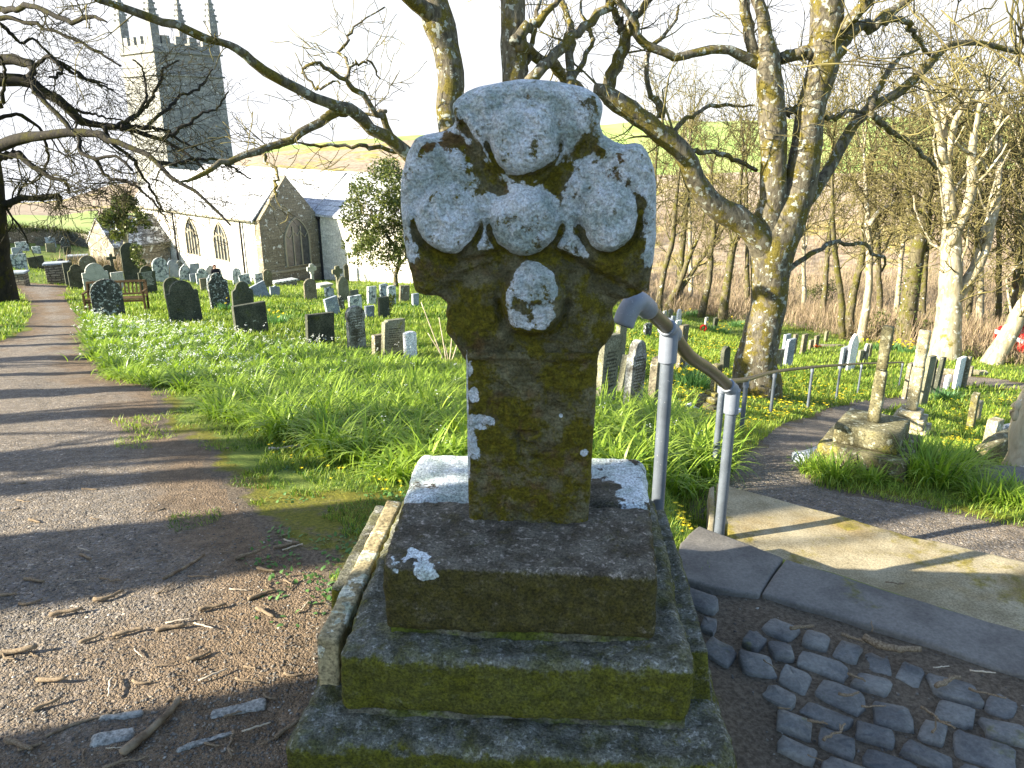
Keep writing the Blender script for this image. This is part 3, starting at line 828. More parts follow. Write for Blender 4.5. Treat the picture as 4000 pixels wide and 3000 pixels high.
    F = np.concatenate([quads(nx_, nz_, 0), quads(ns, nz_, o1, True), quads(ns, nz_, o2), quads(2, nz_, o3, True)])
    def blob(u, v, a, b):
        c = ep(u, v); return lambda V: np.exp(-(((V[:, 0] - c[0]) / a) ** 2 + ((V[:, 2] - c[1]) / b) ** 2))
    la = np.full(len(V), 0.02)
    for args, amt in (((1862, 1545, .020, .024), .85), ((1905, 1655, .022, .022), .85), ((2200, 1618, .009, .011), .9), ((2290, 1762, .014, .014), .6), ((1845, 1450, .016, .035), .55), ((1850, 1700, .022, .06), .55), ((1880, 1800, .035, .05), .45), ((2085, 1795, .012, .008), .4), ((2050, 1885, .02, .012), .4)):
        la = la + amt * blob(*args)(V)
    la = la + np.where(V[:, 0] < cxs.mean() - W0 + 0.004, 0.5, 0)
    npmesh('shaft', V - off, F, M['cross'], root, attrs={'lich': la})
    # plinth: front and back stones
    cX = 0.036
    def lich_front(V):
        a = np.full(len(V), -0.05) + 0.25 * sst(0.55, 0.575, V[:, 2]) * 0
        c = np.array([cX - 0.27, 1.60])
        a += (0.62 + 0.5 * fbm(V * 22, 3)) * np.exp(-(((V[:, 0] - c[0]) / .075) ** 2 + ((V[:, 1] - 1.60) / .085) ** 2 + ((V[:, 2] - 0.56) / .05) ** 2))
        a += 0.45 * np.exp(-(((V[:, 0] - (cX - 0.20)) / .05) ** 2 + ((V[:, 1] - 1.575) / .03) ** 2 + ((V[:, 2] - 0.545) / .02) ** 2))
        a += 0.40 * np.exp(-(((V[:, 0] - (cX + 0.31)) / .012) ** 2)) * sst(0.50, 0.56, V[:, 2])
        return a
    def lich_back(V):
        return np.where(V[:, 2] > 0.53, np.where(V[:, 0] < cX, 0.86, 0.66 - 0.6 * np.exp(-(((V[:, 0] - (cX + 0.20)) / .06) ** 2 + ((V[:, 1] - 1.97) / .08) ** 2))), 0.3)
    def tp(V):
        V = V.copy(); V[:, 0] = cX + (V[:, 0] - cX) * (1 + 0.10 * np.clip((V[:, 1] - 1.57) / 0.68, 0, 1)); return V
    def flat(c): return lambda V: np.full(len(V), c)
    stone_block('plinth_block', cX - .325, cX + .325, 1.566, 1.902, .385, .567, M['plinth'], root, 0.0075, 0.018, 0.0035, 40, 0.006, 1, lich_front, tp)
    stone_block('plinth_block', cX - .330, cX + .330, 1.906, 2.245, .385, .569, M['plinth'], root, 0.009, 0.035, 0.0025, 30, 0.006, 2, lich_back, tp)
    box('mortar_bed', .632, .64, .04, (cX, 1.905, .372), M['mortar'], root)
    stone_block('step_stone', .028 - .42, .028 + .42, 1.492, 2.36, .205, .367, M['step'], root, 0.009, 0.022, 0.004, 40, 0.007, 3, flat(0.10))
    box('mortar_bed', .82, .84, .04, (.028, 1.93, .192), M['mortar'], root)
    stone_block('step_stone', .022 - .525, .022 + .525, 1.400, 2.45, -.03, .184, M['step'], root, 0.010, 0.035, 0.005, 34, 0.010, 4, flat(0.10))
    for ch in root.children:
        if ch.name.split('.')[0] in ('plinth_block', 'step_stone', 'mortar_bed'):
            ch.data.transform(Matrix.Translation((-off[0], -off[1], 0)))
    # thin slates set on edge against the lower steps
    for (x, y, z, sx, sy, sz, ry, rz, mt) in ((-.445, 1.98, .245, .055, .76, .17, 3, -1, 'sunlit_yellow'), (-.500, 2.14, .20, .05, .52, .18, 5, -1, 'step'), (.475, 1.98, .20, .075, .74, .26, -8, 1, 'step')):
        o = stone_block('edge_slate', -sx / 2, sx / 2, -sy / 2, sy / 2, -sz / 2, sz / 2, M[mt], root, 0.010, 0.006, 0.002, 22, 0.0015, x * 10, flat(0.05))
        o.location = (x - off[0], y - off[1], z); o.rotation_euler = (0, R(ry), R(rz))
build_cross()

# ------------------------------------------------------------------ landing, kerb slabs, cobbles
def slab(name, pts, z, th, mat, label=None, cat=None, kind=None, bev=0.012, sub=0.05, amp=0.006):
    bm = bmesh.new()
    vs = [bm.verts.new((x, y, z)) for x, y in pts]
    f = bm.faces.new(vs)
    if f.normal.z < 0: f.normal_flip()
    g = bmesh.ops.extrude_face_region(bm, geom=[f])
    bmesh.ops.translate(bm, verts=[e for e in g['geom'] if isinstance(e, bmesh.types.BMVert)], vec=(0, 0, -th))
    bmesh.ops.recalc_face_normals(bm, faces=bm.faces)
    es = [e for e in bm.edges if e.calc_face_angle(0) > 0.5]
    bmesh.ops.bevel(bm, geom=es, offset=bev, segments=3, profile=0.6, affect='EDGES')
    bmesh.ops.triangulate(bm, faces=[f for f in bm.faces if len(f.verts) > 4])
    for _ in range(12):
        long = [e for e in bm.edges if e.calc_length() > sub * 1.6]
        if not long: break
        bmesh.ops.subdivide_edges(bm, edges=long, cuts=1)
    bmesh.ops.triangulate(bm, faces=[f for f in bm.faces if len(f.verts) > 4])
    co = np.array([v.co for v in bm.verts])
    n = fbm(co * 6 + z * 9, 4)
    nx = fbm(co * 9 + 30, 3)
    for v, a, b in zip(bm.verts, n, nx):
        v.co.z += amp * a; v.co.x += amp * b * 0.8; v.co.y += amp * a * 0.8
    o = bmobj(name, bm, mat, None, True)
    return tag(o, label, cat, None, kind)

def zpt(u, v, z):
    r = float(rr(v)); Y = (CAMZ - z) / r
    p = P_at(u, v, Y); return (p.x, p.y)

KZ = 0.012
slab('kerb_slab', [zpt(2725, 2050, KZ), zpt(3058, 2178, KZ), zpt(2962, 2318, KZ), zpt(2800, 2290, KZ), zpt(2630, 2240, KZ), zpt(2655, 2120, KZ)], KZ, 0.15, M['kerb'],
     'short five sided dark slate kerb slab beside the cross steps', 'kerb slab')
slab('kerb_slab', [zpt(3066, 2181, KZ), zpt(4000, 2462, KZ), zpt(5200, 2830, KZ), zpt(5050, 3080, KZ), zpt(4000, 2632, KZ), zpt(3500, 2465, KZ), zpt(2972, 2312, KZ)], KZ, 0.16, M['kerb'],
     'long dark slate kerb slab edging the cobbles above the concrete landing', 'kerb slab')
LZ = -0.165
slab('landing', [zpt(2800, 1884, LZ), zpt(3300, 2018, LZ), zpt(3560, 2090, LZ), zpt(4000, 2192, LZ), zpt(5400, 2560, LZ), (3.3, 1.3), (1.3, 2.28), (.90, 2.70)], LZ, 0.25, M['concrete'], kind='structure')
slab('edging_stone', [zpt(2772, 1890, -.12), zpt(2792, 1884, -.12), zpt(2790, 2075, -.12), zpt(2765, 2085, -.12)], -.135, .3, M['concrete'], 'narrow yellowish stone set on edge at the end of the landing', 'edging stone', bev=.006)

def build_cobbles():
    g = np.random.default_rng(21)
    Vs, Fq, off = [], [], 0
    bm_pts = []
    d1 = np.array([0.82, -0.57]); d2 = np.array([0.57, 0.82])
    o = np.array(zpt(2900, 2330, 0)) - 0.03 * d2
    row = 0; b = -0.02
    while b > -1.7:
        rh = g.uniform(0.07, 0.115)
        a = -0.9 + g.uniform(-.05, .05)
        while a < 2.2:
            wd = g.uniform(0.06, 0.16)
            c = o + d1 * (a + wd / 2) + d2 * (b - rh / 2)
            a += wd + 0.006
            if c[0] < 0.60 + 0.10 * (c[1] < 2.0) or g.random() < 0.05: continue
            hw, hh = wd / 2 - 0.006, rh / 2 - 0.006
            n = 14
            t = np.linspace(0, 2 * np.pi, n, endpoint=False)
            e = g.uniform(4.0, 9.0)
            sx = np.sign(np.cos(t)) * np.abs(np.cos(t)) ** (2 / e) * hw * (1 + 0.045 * g.standard_normal(n))
            sy = np.sign(np.sin(t)) * np.abs(np.sin(t)) ** (2 / e) * hh * (1 + 0.045 * g.standard_normal(n))
            sx = sx + g.uniform(-.25, .25) * sy
            rt = g.normal(0, 0.12)
            x2 = sx * math.cos(rt) - sy * math.sin(rt); y2 = sx * math.sin(rt) + sy * math.cos(rt)
            zc = g.normal(-0.007, 0.004); tx, ty = g.normal(0, .05, 2)
            rings = []
            for sc, z in ((1.0, -0.05), (1.0, -0.005), (0.975, 0.004), (0.92, 0.008), (0.45, 0.010)):
                px = x2 * sc; py = y2 * sc
                pos = c + px[:, None] * d1 + py[:, None] * d2
                zz = z + zc + tx * px + ty * py + 0.002 * g.standard_normal(n)
                rings.append(np.column_stack([pos, zz]))
            rings.append(np.array([[c[0], c[1], 0.0105 + zc]]))
            V = np.concatenate(rings)
            idx = off + np.arange(5 * n).reshape(5, n); nx = np.roll(idx, -1, 1)
            Fq.append(np.stack([idx[:-1], nx[:-1], nx[1:], idx[1:]], -1).reshape(-1, 4))
            ci = off + 5 * n
            bm_pts.append(np.stack([idx[-1], nx[-1], np.full(n, ci)], -1))
            Vs.append(V); off += len(V)
        b -= rh + 0.010
    V = np.concatenate(Vs)
    V[:, 2] += 0.0025 * fbm(V * 40, 3)
    o = npmesh('cobbled_paving', V, [np.concatenate(Fq), np.concatenate(bm_pts)], M['cobble'])
    tag(o, kind='structure')
build_cobbles()

# ------------------------------------------------------------------ handrails
def ring_collar(name, p, d, r, L, mat, parent, lip=0.004):
    p = np.array(p); d = np.array(d, float); d /= np.linalg.norm(d)
    s = np.array([-.5, -.47, -.42, .42, .47, .5]) * L
    pts = p + s[:, None] * d
    rad = np.array([r - lip, r, r, r, r, r - lip])
    return tubeobj(name, [(pts, rad)], 24, mat, parent)

def handrail():
    p1 = P_at(2612, 1330, 2.42); p2 = P_at(2862, 1535, 2.98)
    root = thing('handrail', 'grey pipe handrail with turned down elbow end beside the cross', 'handrail', (p1.x, p1.y, 0))
    off = np.array([p1.x, p1.y, 0])
    e0 = P_at(2432, 1272, 2.16); e1 = P_at(2455, 1215, 2.17); e2 = P_at(2490, 1178, 2.19); e3 = P_at(2535, 1212, 2.26)
    A = np.array([*p1]) + np.array([0, 0, .035]); B = np.array([*p2]) + np.array([0, 0, .02])
    m1 = np.array([*P_at(2690, 1388, 2.60)]); m2 = np.array([*P_at(2765, 1440, 2.80)]); m3 = np.array([*P_at(2822, 1487, 2.93)])
    rail = smooth_path([np.array([*e3]), A, m1, m2, m3, B + np.array([0.01, .01, -.02])], 40)
    tubeobj('rail', [(rail - off, np.full(40, .0235))], 24, M['worn'], root)
    el = smooth_path([np.array([*e0]), np.array([*e1]), np.array([*e2]), np.array([*e3])], 26)
    tubeobj('elbow', [(el - off, np.r_[.0285, np.full(24, .0315), .029])], 24, M['fitting'], root)
    tubeobj('elbow_mouth_shade', [(np.array([el[0] - off + (el[0] - el[1]) * .10, el[1] - off]), np.array([.022, .022]))], 24, M['mouth_dark'], root)  # solid dark plug painted as the shaded hollow of the elbow
    for P, hgt in ((A, 1.0), (B, 1.2)):
        zb = float(H(P[0], P[1])) - 0.1
        if P is A: zb = -0.1
        pts = np.linspace([P[0], P[1], P[2] - .03], [P[0], P[1], zb], 12)
        tubeobj('post', [(pts - off, np.full(12, .0225))], 24, M['galv'], root)
        ring_collar('tee_fitting', np.array([P[0], P[1], P[2] - .055]) - off, (0, 0, 1), .0305, .11, M['fitting'], root)
    d = rail[9] - rail[7]
    i = int(np.argmin(np.linalg.norm(rail - A, axis=1)))
    ring_collar('sleeve', rail[i] - off, rail[i + 1] - rail[i - 1], .0305, .085, M['fitting'], root)
    i = len(rail) - 4
    ring_collar('sleeve', rail[i] - off, rail[i + 1] - rail[i - 1], .0300, .05, M['fitting'], root)

    # second railing down the lower path
    spec = [(2808, 1492, 2790, 1850, None), (2906, 1482, 2895, 1690, None), (3020, 1452, 3009, 1622, None), (3172, 1434, 3154, 1597, None), (3275, 1426, 3265, 1563, None), (3362, 1420, 3350, 1536, None), (3440, 1418, 3430, 1520, None), (3520, 1415, 3512, 1505, None)]
    g0 = gnd(2790, 1850)
    root2 = thing('path_railing', 'low grey pipe railing following the lower gravel path', 'railing', (g0.x, g0.y, 0))
    off = np.array([g0.x, g0.y, 0])
    tops = []
    for u, v, ub, vb, _ in spec:
        g = gnd(ub, vb)
        t = P_at(u, v, g.y); t.x = g.x
        tops.append(np.array([*t]))
        pts = np.linspace([g.x, g.y, t.z], [g.x, g.y, g.z - .12], 8)
        tubeobj('post', [(pts - off, np.full(8, .019 if u < 2850 else .0175))], 16, M['galv'], root2)
        ring_collar('tee_fitting', np.array([g.x, g.y, t.z - .03]) - off, (0, 0, 1), .025 if u < 2850 else .0225, .07, M['fitting'], root2)
    rail = smooth_path([tops[0] + np.array([.0, -.03, -.01])] + tops[0:], 90)
    tubeobj('rail', [(rail - off, np.full(90, .0185))], 16, M['worn'], root2)
handrail()

# ------------------------------------------------------------------ headstones
def outline(style, w, h):
    a = w / 2; b = -0.25
    base = [(-a, b), (a, b)]
    arc = lambda cx, cz, r, t0, t1, n=9, k=1.0: [(cx + r * math.cos(t), cz + k * r * math.sin(t)) for t in np.linspace(t0, t1, n)]
    if style == 'flat': return base + [(a, h), (-a, h)]
    if style == 'clip': return base + [(a, h), (-a * .72, h * .985), (-a * .76, h * .95), (-a, h * .93)]
    if style == 'broken': return base + [(a, h * .82), (a * .5, h * .86), (a * .2, h), (-a * .4, h * .9), (-a, h * .95)]
    if style == 'segment': return base + [(a, h * .95)] + [(a * math.cos(t), h * .95 + h * .05 * math.sin(t)) for t in np.linspace(.25, math.pi - .25, 9)] + [(-a, h * .95)]
    if style == 'round': return base + arc(0, h - a, a, 0, math.pi, 17)
    if style == 'shoulder':
        r = a * .74; sh = h - r * 1.02
        return base + [(a, sh - .02), (a * .98, sh), (r * 1.06, sh)] + arc(0, sh, r, 0.02, math.pi - .02, 15, 1.0) + [(-r * 1.06, sh), (-a * .98, sh), (-a, sh - .02)]
    if style == 'horseshoe':
        r = a * 1.0; cz = h - r
        return base[:0] + [(-a * .92, b), (a * .92, b), (a * .92, cz - r * .62), (a * .80, cz - r * .55)] + arc(0, cz, r, -.6, math.pi + .6, 19) + [(-a * .80, cz - r * .55), (-a * .92, cz - r * .62)]
    if style == 'ogee':
        r = a * .62; sh = h - r * 1.25
        right = [(a, sh - .14 * w), (a * .97, sh - .05 * w), (a * .82, sh), (r * 1.08, sh + .06 * w)] + arc(0, sh + .10 * w, r, .1, math.pi / 2, 8, (h - sh - .10 * w) / r)
        return base + right + [(-x, z) for x, z in right[::-1]][1:]
    if style == 'gothic':
        sh = h - w * .75
        pts = []
        for t in np.linspace(0, 1, 8):
            an = t * math.acos(.5) * 1.0
            pts.append((-a + w * math.cos(an) , sh + w * .866 * math.sin(an) * .866 / .75))
        hz = pts[-1][1]
        right = [(x, sh + (z - sh) * (h - sh) / (hz - sh)) for x, z in pts]
        return base + right + [(-x, z) for x, z in right[::-1]][1:]
    if style == 'gothshoulder':
        r = a * .80; sh = h - w * .62
        right = [(a, sh - .10 * w), (a, sh - .03 * w), (a * .86, sh), (r, sh + .04 * w)] + [(r * math.cos(t), sh + .04 * w + (h - sh - .04 * w) * math.sin(t) ** .9) for t in np.linspace(.15, math.pi / 2, 9)]
        return base + right + [(-x, z) for x, z in right[::-1]][1:]
    return base + [(a, h), (-a, h)]

def inscription_rows(w, h, top, bottom, rows, seed, margin=0.14, cap=None):
    """rows of small worn cut marks, as boxes standing 1.5 mm proud of the face"""
    g = np.random.default_rng(seed)
    bm = bmesh.new()
    dz = (top - bottom) / rows
    for i in range(rows):
        z = top - (i + .5) * dz
        m = w * (margin + g.uniform(0, .12)); x = -w / 2 + m; lim = w / 2 - m
        while x < lim:
            L = g.uniform(.012, .030) * (1.3 if i % 3 == 0 else 1)
            ch = dz * g.uniform(.30, .5)
            bx(bm, min(L, lim - x), .004, ch, (x + L / 2, 0, z + g.normal(0, .001)))
            x += L + g.uniform(.005, .012)
    return bm

def word_mesh(text, size, name, mat, parent, loc):
    cu = bpy.data.curves.new(name, 'FONT'); cu.body = text; cu.size = size; cu.align_x = 'CENTER'; cu.extrude = .0015
    tmp = bpy.data.objects.new(name, cu); COL.objects.link(tmp)
    dg = bpy.context.evaluated_depsgraph_get()
    me = bpy.data.meshes.new_from_object(tmp.evaluated_get(dg))
    bpy.data.objects.remove(tmp)
    me.name = name
    o = bpy.data.objects.new(name, me); COL.objects.link(o)
    me.materials.clear(); me.materials.append(mat)
    o.parent = parent; o.location = loc; o.rotation_euler = (R(90), 0, 0)
    return o

GS = 'headstones in the churchyard'
STONES = {}
_sg = np.random.default_rng(5)
def stone(u, wpx, vt, vb, style, mat, label, tilt=0, yaw=None, Y=None, th=0.075, back=0, name='headstone', wmax=0.95, text=None, sink=0.03, cat='headstone'):
    g = gnd(u, vb) if Y is None else P_at(u, vb, Y)
    zd = depth(g)
    a = (44 + _sg.normal(0, 3)) if yaw is None else yaw
    az = math.degrees(math.atan2(g.x, g.y))
    rel = R(max(-75, min(75, a + az)))
    top = P_at(u, vt, g.y)
    h = max(.12, top.z - g.z)
    vis = wpx * zd / FPX
    w = max((vis - th * abs(math.sin(rel))) / max(.28, math.cos(rel)), vis * .5)
    w = min(w, wmax * h if style != 'flat' else wmax * 1.25 * h)
    w = max(w, 0.14)
    ol = outline(style, w, h)
    bm = bmesh.new(); prism(bm, ol, 0, th, 0.007 if zd < 30 else 0)
    o = bmobj(name, bm, M[mat])
    o.location = (g.x, g.y, g.z - sink)
    o.rotation_euler = (R(-back), R(tilt), R(a))
    tag(o, label, cat, GS)
    if text:
        kind, rows, lm = text
        ins = bmobj('lettering', inscription_rows(w, h, h * .80, h * .30, rows, int(u)), M[lm], o)
        ins.location = (0, -.0005, 0)
        for wd, zz, sz in kind:
            word_mesh(wd, sz * w, 'lettering', M[lm], o, (0, -.0015, h * zz))
    return o

S = stone
# upper bank by the boundary wall
S(104, 33, 884, 930, 'horseshoe', 'slate_brown', 'tall brown horseshoe topped headstone against the hedged wall, left of its pair', 0)
S(154, 35, 884, 934, 'shoulder', 'slate_brown', 'tall brown shouldered headstone against the hedged wall with a flat stone below it', 0)
S(157, 28, 924, 960, 'flat', 'slate_brown', 'small square brown headstone below the tall shouldered stone at the wall', 0)
S(212, 27, 901, 943, 'round', 'slate_brown', 'slim round topped brown headstone standing at the foot of the hedge', 0)
S(202, 35, 921, 966, 'broken', 'slate_lich', 'jagged topped headstone blotched with white lichen on the upper bank', 0)
S(259, 35, 924, 972, 'ogee', 'slate_speck', 'dark curvy topped headstone crusted white along its top by the dry stone wall', 0)
S(90, 45, 942, 979, 'flat', 'slate_lich', 'broad square lichened headstone high on the grass bank', 0)
S(145, 38, 960, 990, 'segment', 'slate_lich', 'low white mottled headstone alone in the middle of the grass bank', 0)
S(201, 33, 948, 986, 'flat', 'slate_olive', 'plain greenish square headstone leaning gently on the upper bank', 3)
S(266, 26, 961, 996, 'segment', 'slate_dark', 'small black headstone below the curvy lichened one on the bank', 0)
S(72, 36, 964, 1003, 'segment', 'slate_grey', 'pale grey headstone directly behind the big lichened slab on the bank', 0)
S(74, 62, 990, 1050, 'flat', 'slate_lich', 'big square headstone patched all over with white lichen on the bank', 2)
S(150, 56, 999, 1049, 'flat', 'slate_dark', 'dark square headstone leaning over on the grass bank', -5)
S(242, 36, 1008, 1044, 'round', 'slate_speck', 'low round dark headstone behind the near chest tomb', 0)
S(278, 34, 1022, 1116, 'flat', 'slate_dark', 'plain dark upright slab beside the chest tomb at the bend of the path', 0)
S(355, 62, 995, 1098, 'round', 'slate_brown', 'wide brown round topped headstone behind the cream one', 0)
S(309, 60, 1030, 1128, 'ogee', 'slate_dark', 'dark green curvy topped headstone standing at the edge of the path bend', 0, text=([], 7, 'letter'))
S(428, 40, 1032, 1095, 'round', 'slate_dark', 'dark round topped headstone peeping out behind the cream one', 0)
S(384, 92, 1024, 1140, 'shoulder', 'cream', 'cream coloured round shouldered headstone with a golden edge behind the bench', 0)
S(466, 46, 1060, 1125, 'flat', 'cream', 'pale square headstone between the cream stone and the tall dark one', 0)
S(523, 60, 945, 1107, 'round', 'slate_dark', 'very tall dark headstone overgrown with ivy at the top', 0, wmax=.5)
S(431, 112, 1085, 1238, 'round', 'slate_speck', 'dark round topped headstone with white lichen patches right in front of the bench', 0, yaw=32)
# middle of the churchyard
S(585, 62, 1035, 1145, 'shoulder', 'slate_dark', 'dark shouldered headstone with pale worn lines of lettering', 0, text=([], 11, 'letter_white'))
S(634, 56, 1004, 1102, 'round', 'slate_lich', 'tall round headstone half covered in white lichen near the porch', 0)
S(680, 44, 1013, 1084, 'shoulder', 'slate_grey', 'bluish pale shouldered headstone beside the tall lichened round one', 0)
S(708, 26, 1015, 1082, 'ogee', 'slate_speck', 'narrow dark lichened headstone wedged behind the bluish pale one', 0)
S(728, 44, 1031, 1095, 'gothic', 'slate_lich', 'pointed headstone with white lichen in the crowded row by the church', 0)
S(755, 20, 1068, 1104, 'flat', 'slate_grey', 'tiny pale square headstone low in the crowded row', 0)
S(768, 36, 1027, 1098, 'flat', 'slate_grey', 'plain tall square blue grey headstone in front of the church wall', 0)
S(795, 46, 1045, 1112, 'shoulder', 'slate_lich', 'grey round shouldered headstone with a bright sunlit edge', 0)
S(826, 38, 1033, 1084, 'gothic', 'slate_grey', 'pale pointed headstone beside the person', 0)
S(868, 30, 1049, 1080, 'ogee', 'slate_speck', 'small dark curvy headstone just below the person', 0)
S(832, 40, 1068, 1140, 'shoulder', 'slate_grey', 'pale grey headstone with a glowing edge behind the tall speckled black one', 4)
S(803, 34, 1084, 1135, 'flat', 'slate_brown', 'small square brown headstone in front of the grey round shouldered one', 0)
S(680, 62, 1080, 1175, 'round', 'slate_dark', 'dark arch shaped headstone with an olive rim behind the broad shouldered one', 0, yaw=47)
S(734, 120, 1088, 1262, 'shoulder', 'slate_dark', 'big broad dark shouldered headstone in the grass, nearest on the path side', -3, text=([], 8, 'letter'), yaw=40)
S(868, 76, 1060, 1212, 'ogee', 'slate_speck', 'tall black curvy topped headstone speckled with white dots', -2)
S(955, 82, 1095, 1225, 'ogee', 'slate_dark', 'dark curvy topped headstone rising behind the square one', 2, text=([], 6, 'letter'))
S(990, 128, 1180, 1305, 'flat', 'slate_dark', 'square dark headstone with a brilliant white sunlit edge', -1, yaw=42, th=.09)
S(930, 34, 1045, 1112, 'round', 'slate_lich', 'narrow round topped headstone with pale lichen under the drooping twigs', 0)
S(985, 36, 1040, 1094, 'round', 'slate_brown', 'dim round headstone beneath the drain pipe of the church', 0)
S(962, 42, 1068, 1114, 'flat', 'slate_lich', 'square grey lichened headstone tipped slightly, near the church windows', -6)
S(1018, 40, 1065, 1112, 'flat', 'slate_lich', 'square speckled grey headstone close to the church corner', 2)
S(1050, 34, 1050, 1122, 'round', 'slate_brown', 'slim olive brown round headstone at the corner of the gable', 0)
S(1027, 60, 1100, 1162, 'flat', 'slate_grey', 'pale grey square headstone tipped strongly over to one side', -18)
S(1077, 40, 1112, 1155, 'broken', 'slate_grey', 'broken pale stub of a headstone next to the tipped one', 0)
S(1217, 50, 1085, 1175, 'round', 'slate_brown', 'round topped dark brown headstone with white spots below the gable window', 0)
S(1346, 46, 1075, 1178, 'gothic', 'slate_olive', 'tall pointed olive headstone beside the second small wheel cross', 0)
S(1357, 20, 1028, 1100, 'gothic', 'slate_dark', 'thin dark pointed headstone against the chancel wall', 0)
S(1290, 38, 1117, 1164, 'broken', 'slate_lich', 'low ragged pale headstone in front of the small wheel crosses', 0)
S(1308, 55, 1155, 1230, 'flat', 'slate_grey', 'square grey headstone leaning left on the open lawn', -9)
S(1339, 26, 1150, 1216, 'broken', 'slate_speck', 'narrow black and white blotched headstone behind the leaning grey one', -4)
S(1393, 54, 1150, 1220, 'flat', 'slate_lich', 'square headstone white with lichen behind the mottled horseshoe one', 0)
S(1447, 40, 1190, 1245, 'flat', 'slate_grey', 'plain grey square headstone partly behind the mottled horseshoe one', 3)
S(1455, 38, 1115, 1195, 'flat', 'slate_lich', 'tall narrow lichened slab headstone tilting, on the lawn by the bush', 4)
S(1386, 36, 1130, 1160, 'flat', 'slate_olive', 'low green square headstone far back on the lawn', 0)
S(1503, 34, 1105, 1165, 'segment', 'slate_lich', 'pale lichened headstone at the foot of the big evergreen bush', 0)
S(1533, 36, 1112, 1195, 'segment', 'slate_lich', 'tall bluish lichened headstone behind the ivy draped one', 2)
S(1505, 46, 1155, 1245, 'flat', 'slate_dark', 'dark square headstone with ivy trailing over one side', 0)
S(1581, 42, 1112, 1182, 'flat', 'slate_brown', 'brown square headstone tilting under the evergreen bush', 5)
S(1626, 30, 1143, 1195, 'flat', 'slate_grey', 'grey headstone just showing beside the granite wheel head', 2)
S(1400, 80, 1187, 1365, 'horseshoe', 'slate_mott', 'mottled grey horseshoe topped headstone at the edge of the long grass', 0, yaw=38, text=([], 9, 'letter'))
S(1257, 112, 1218, 1345, 'flat', 'slate_dark', 'plain square dark headstone at the edge of the long grass', 3, yaw=42)
S(1540, 92, 1240, 1395, 'clip', 'slate_olive', 'olive headstone with one notched corner and lines of cut lettering', 5, yaw=44, text=([], 9, 'letter'))
S(1484, 28, 1300, 1392, 'flat', 'slate_brown', 'dark brown headstone hidden behind the notched olive one', 3)
S(1611, 54, 1288, 1400, 'segment', 'white', 'small clean white war grave headstone with a gently curved top', 0, yaw=40)
# beyond the near handrail
S(2372, 84, 1300, 1590, 'flat', 'slate_olive', 'tall olive headstone cut with the name ELIZABETH close behind the cross shaft', 4, yaw=44, text=([('ELIZABETH', .66, .135)], 10, 'letter'), wmax=.62)
S(2424, 44, 1262, 1440, 'flat', 'slate_olive', 'olive headstone showing just past the ELIZABETH one', 4, wmax=.6)
S(2440, 52, 1382, 1535, 'flat', 'slate_olive', 'thin slab headstone leaning sharply over behind the ELIZABETH one', 13, yaw=46, wmax=.6)
S(2482, 78, 1320, 1600, 'gothshoulder', 'slate_mott', 'tall pointed shouldered headstone cut with the name GEORGE', 4, yaw=46, text=([('GEORGE', .72, .14)], 12, 'letter'), wmax=.55)
S(2568, 42, 1385, 1620, 'clip', 'slate_brown', 'brown notched headstone half hidden behind the handrail post', 3, yaw=46, wmax=.5)
S(2664, 38, 1265, 1445, 'flat', 'slate_brown', 'tall narrow headstone with one sunlit side under the handrail', 3, wmax=.6)
S(2684, 20, 1370, 1435, 'flat', 'slate_grey', 'small pale headstone tucked behind the narrow one under the handrail', 0)
S(2533, 34, 1258, 1312, 'segment', 'slate_speck', 'dark headstone with white flaking edges under the handrail elbow', 2)
S(2598, 16, 1212, 1250, 'flat', 'cream', 'small cream headstone far off above the handrail tee', 0)
S(2614, 22, 1205, 1262, 'round', 'slate_olive', 'round topped olive headstone leaning far over above the handrail', 14)
S(2652, 20, 1205, 1270, 'shoulder', 'white', 'white shouldered headstone in the far cluster above the handrail', 3)
S(2650, 28, 1248, 1312, 'flat', 'slate_lich', 'square speckled headstone at the front of the far cluster above the handrail', 3)
S(2628, 20, 1232, 1275, 'flat', 'slate_grey', 'grey slanting headstone in the middle of the far cluster', 12)
S(2760, 15, 1237, 1280, 'flat', 'cream', 'little cream headstone with the red wreath at its foot', 2)
S(2796, 19, 1237, 1274, 'broken', 'slate_dark', 'little dark broken headstone beside a woodland trunk', 6)
S(2836, 38, 1347, 1448, 'round', 'slate_dark', 'dark round topped headstone beside the big tree trunk', 0)
S(3038, 40, 1362, 1440, 'flat', 'slate_brown', 'wide leaning brown headstone at the right side of the big tree trunk', 8)
S(3068, 28, 1303, 1402, 'flat', 'slate_grey', 'tall grey headstone at the back of the leaning row beyond the tree', 4)
S(3081, 36, 1320, 1434, 'clip', 'slate_grey', 'tall slanting topped grey headstone at the front of the leaning row beyond the tree', 4)
S(3101, 20, 1303, 1392, 'flat', 'slate_brown', 'brown headstone half behind the slanting topped one', 4)
S(3140, 24, 1303, 1380, 'flat', 'slate_brown', 'single brown upright headstone on the sunny lawn past the tree', 4)
S(3170, 20, 1325, 1362, 'flat', 'slate_brown', 'low brown headstone just before the orange flowers', 3)
S(3190, 20, 1308, 1358, 'flat', 'slate_brown', 'brown headstone with orange flowers at its foot', 2)
S(3229, 16, 1290, 1335, 'round', 'slate_olive', 'slim round topped headstone below the three thin trunks', 2)
S(3297, 34, 1352, 1442, 'flat', 'slate_grey', 'grey slanting headstone crossing behind the path railing', 3)
S(3324, 36, 1302, 1442, 'gothic', 'white', 'tall white pointed headstone behind the path railing', 4, wmax=.5)
S(3361, 20, 1365, 1417, 'flat', 'slate_olive', 'small olive headstone next to the tall white pointed one', 3)
S(3382, 22, 1338, 1414, 'gothic', 'slate_mott', 'pointed grey headstone behind the small olive one', 3)
S(3398, 18, 1338, 1395, 'gothic', 'slate_olive', 'slim pointed headstone behind the mottled pointed one', 3)
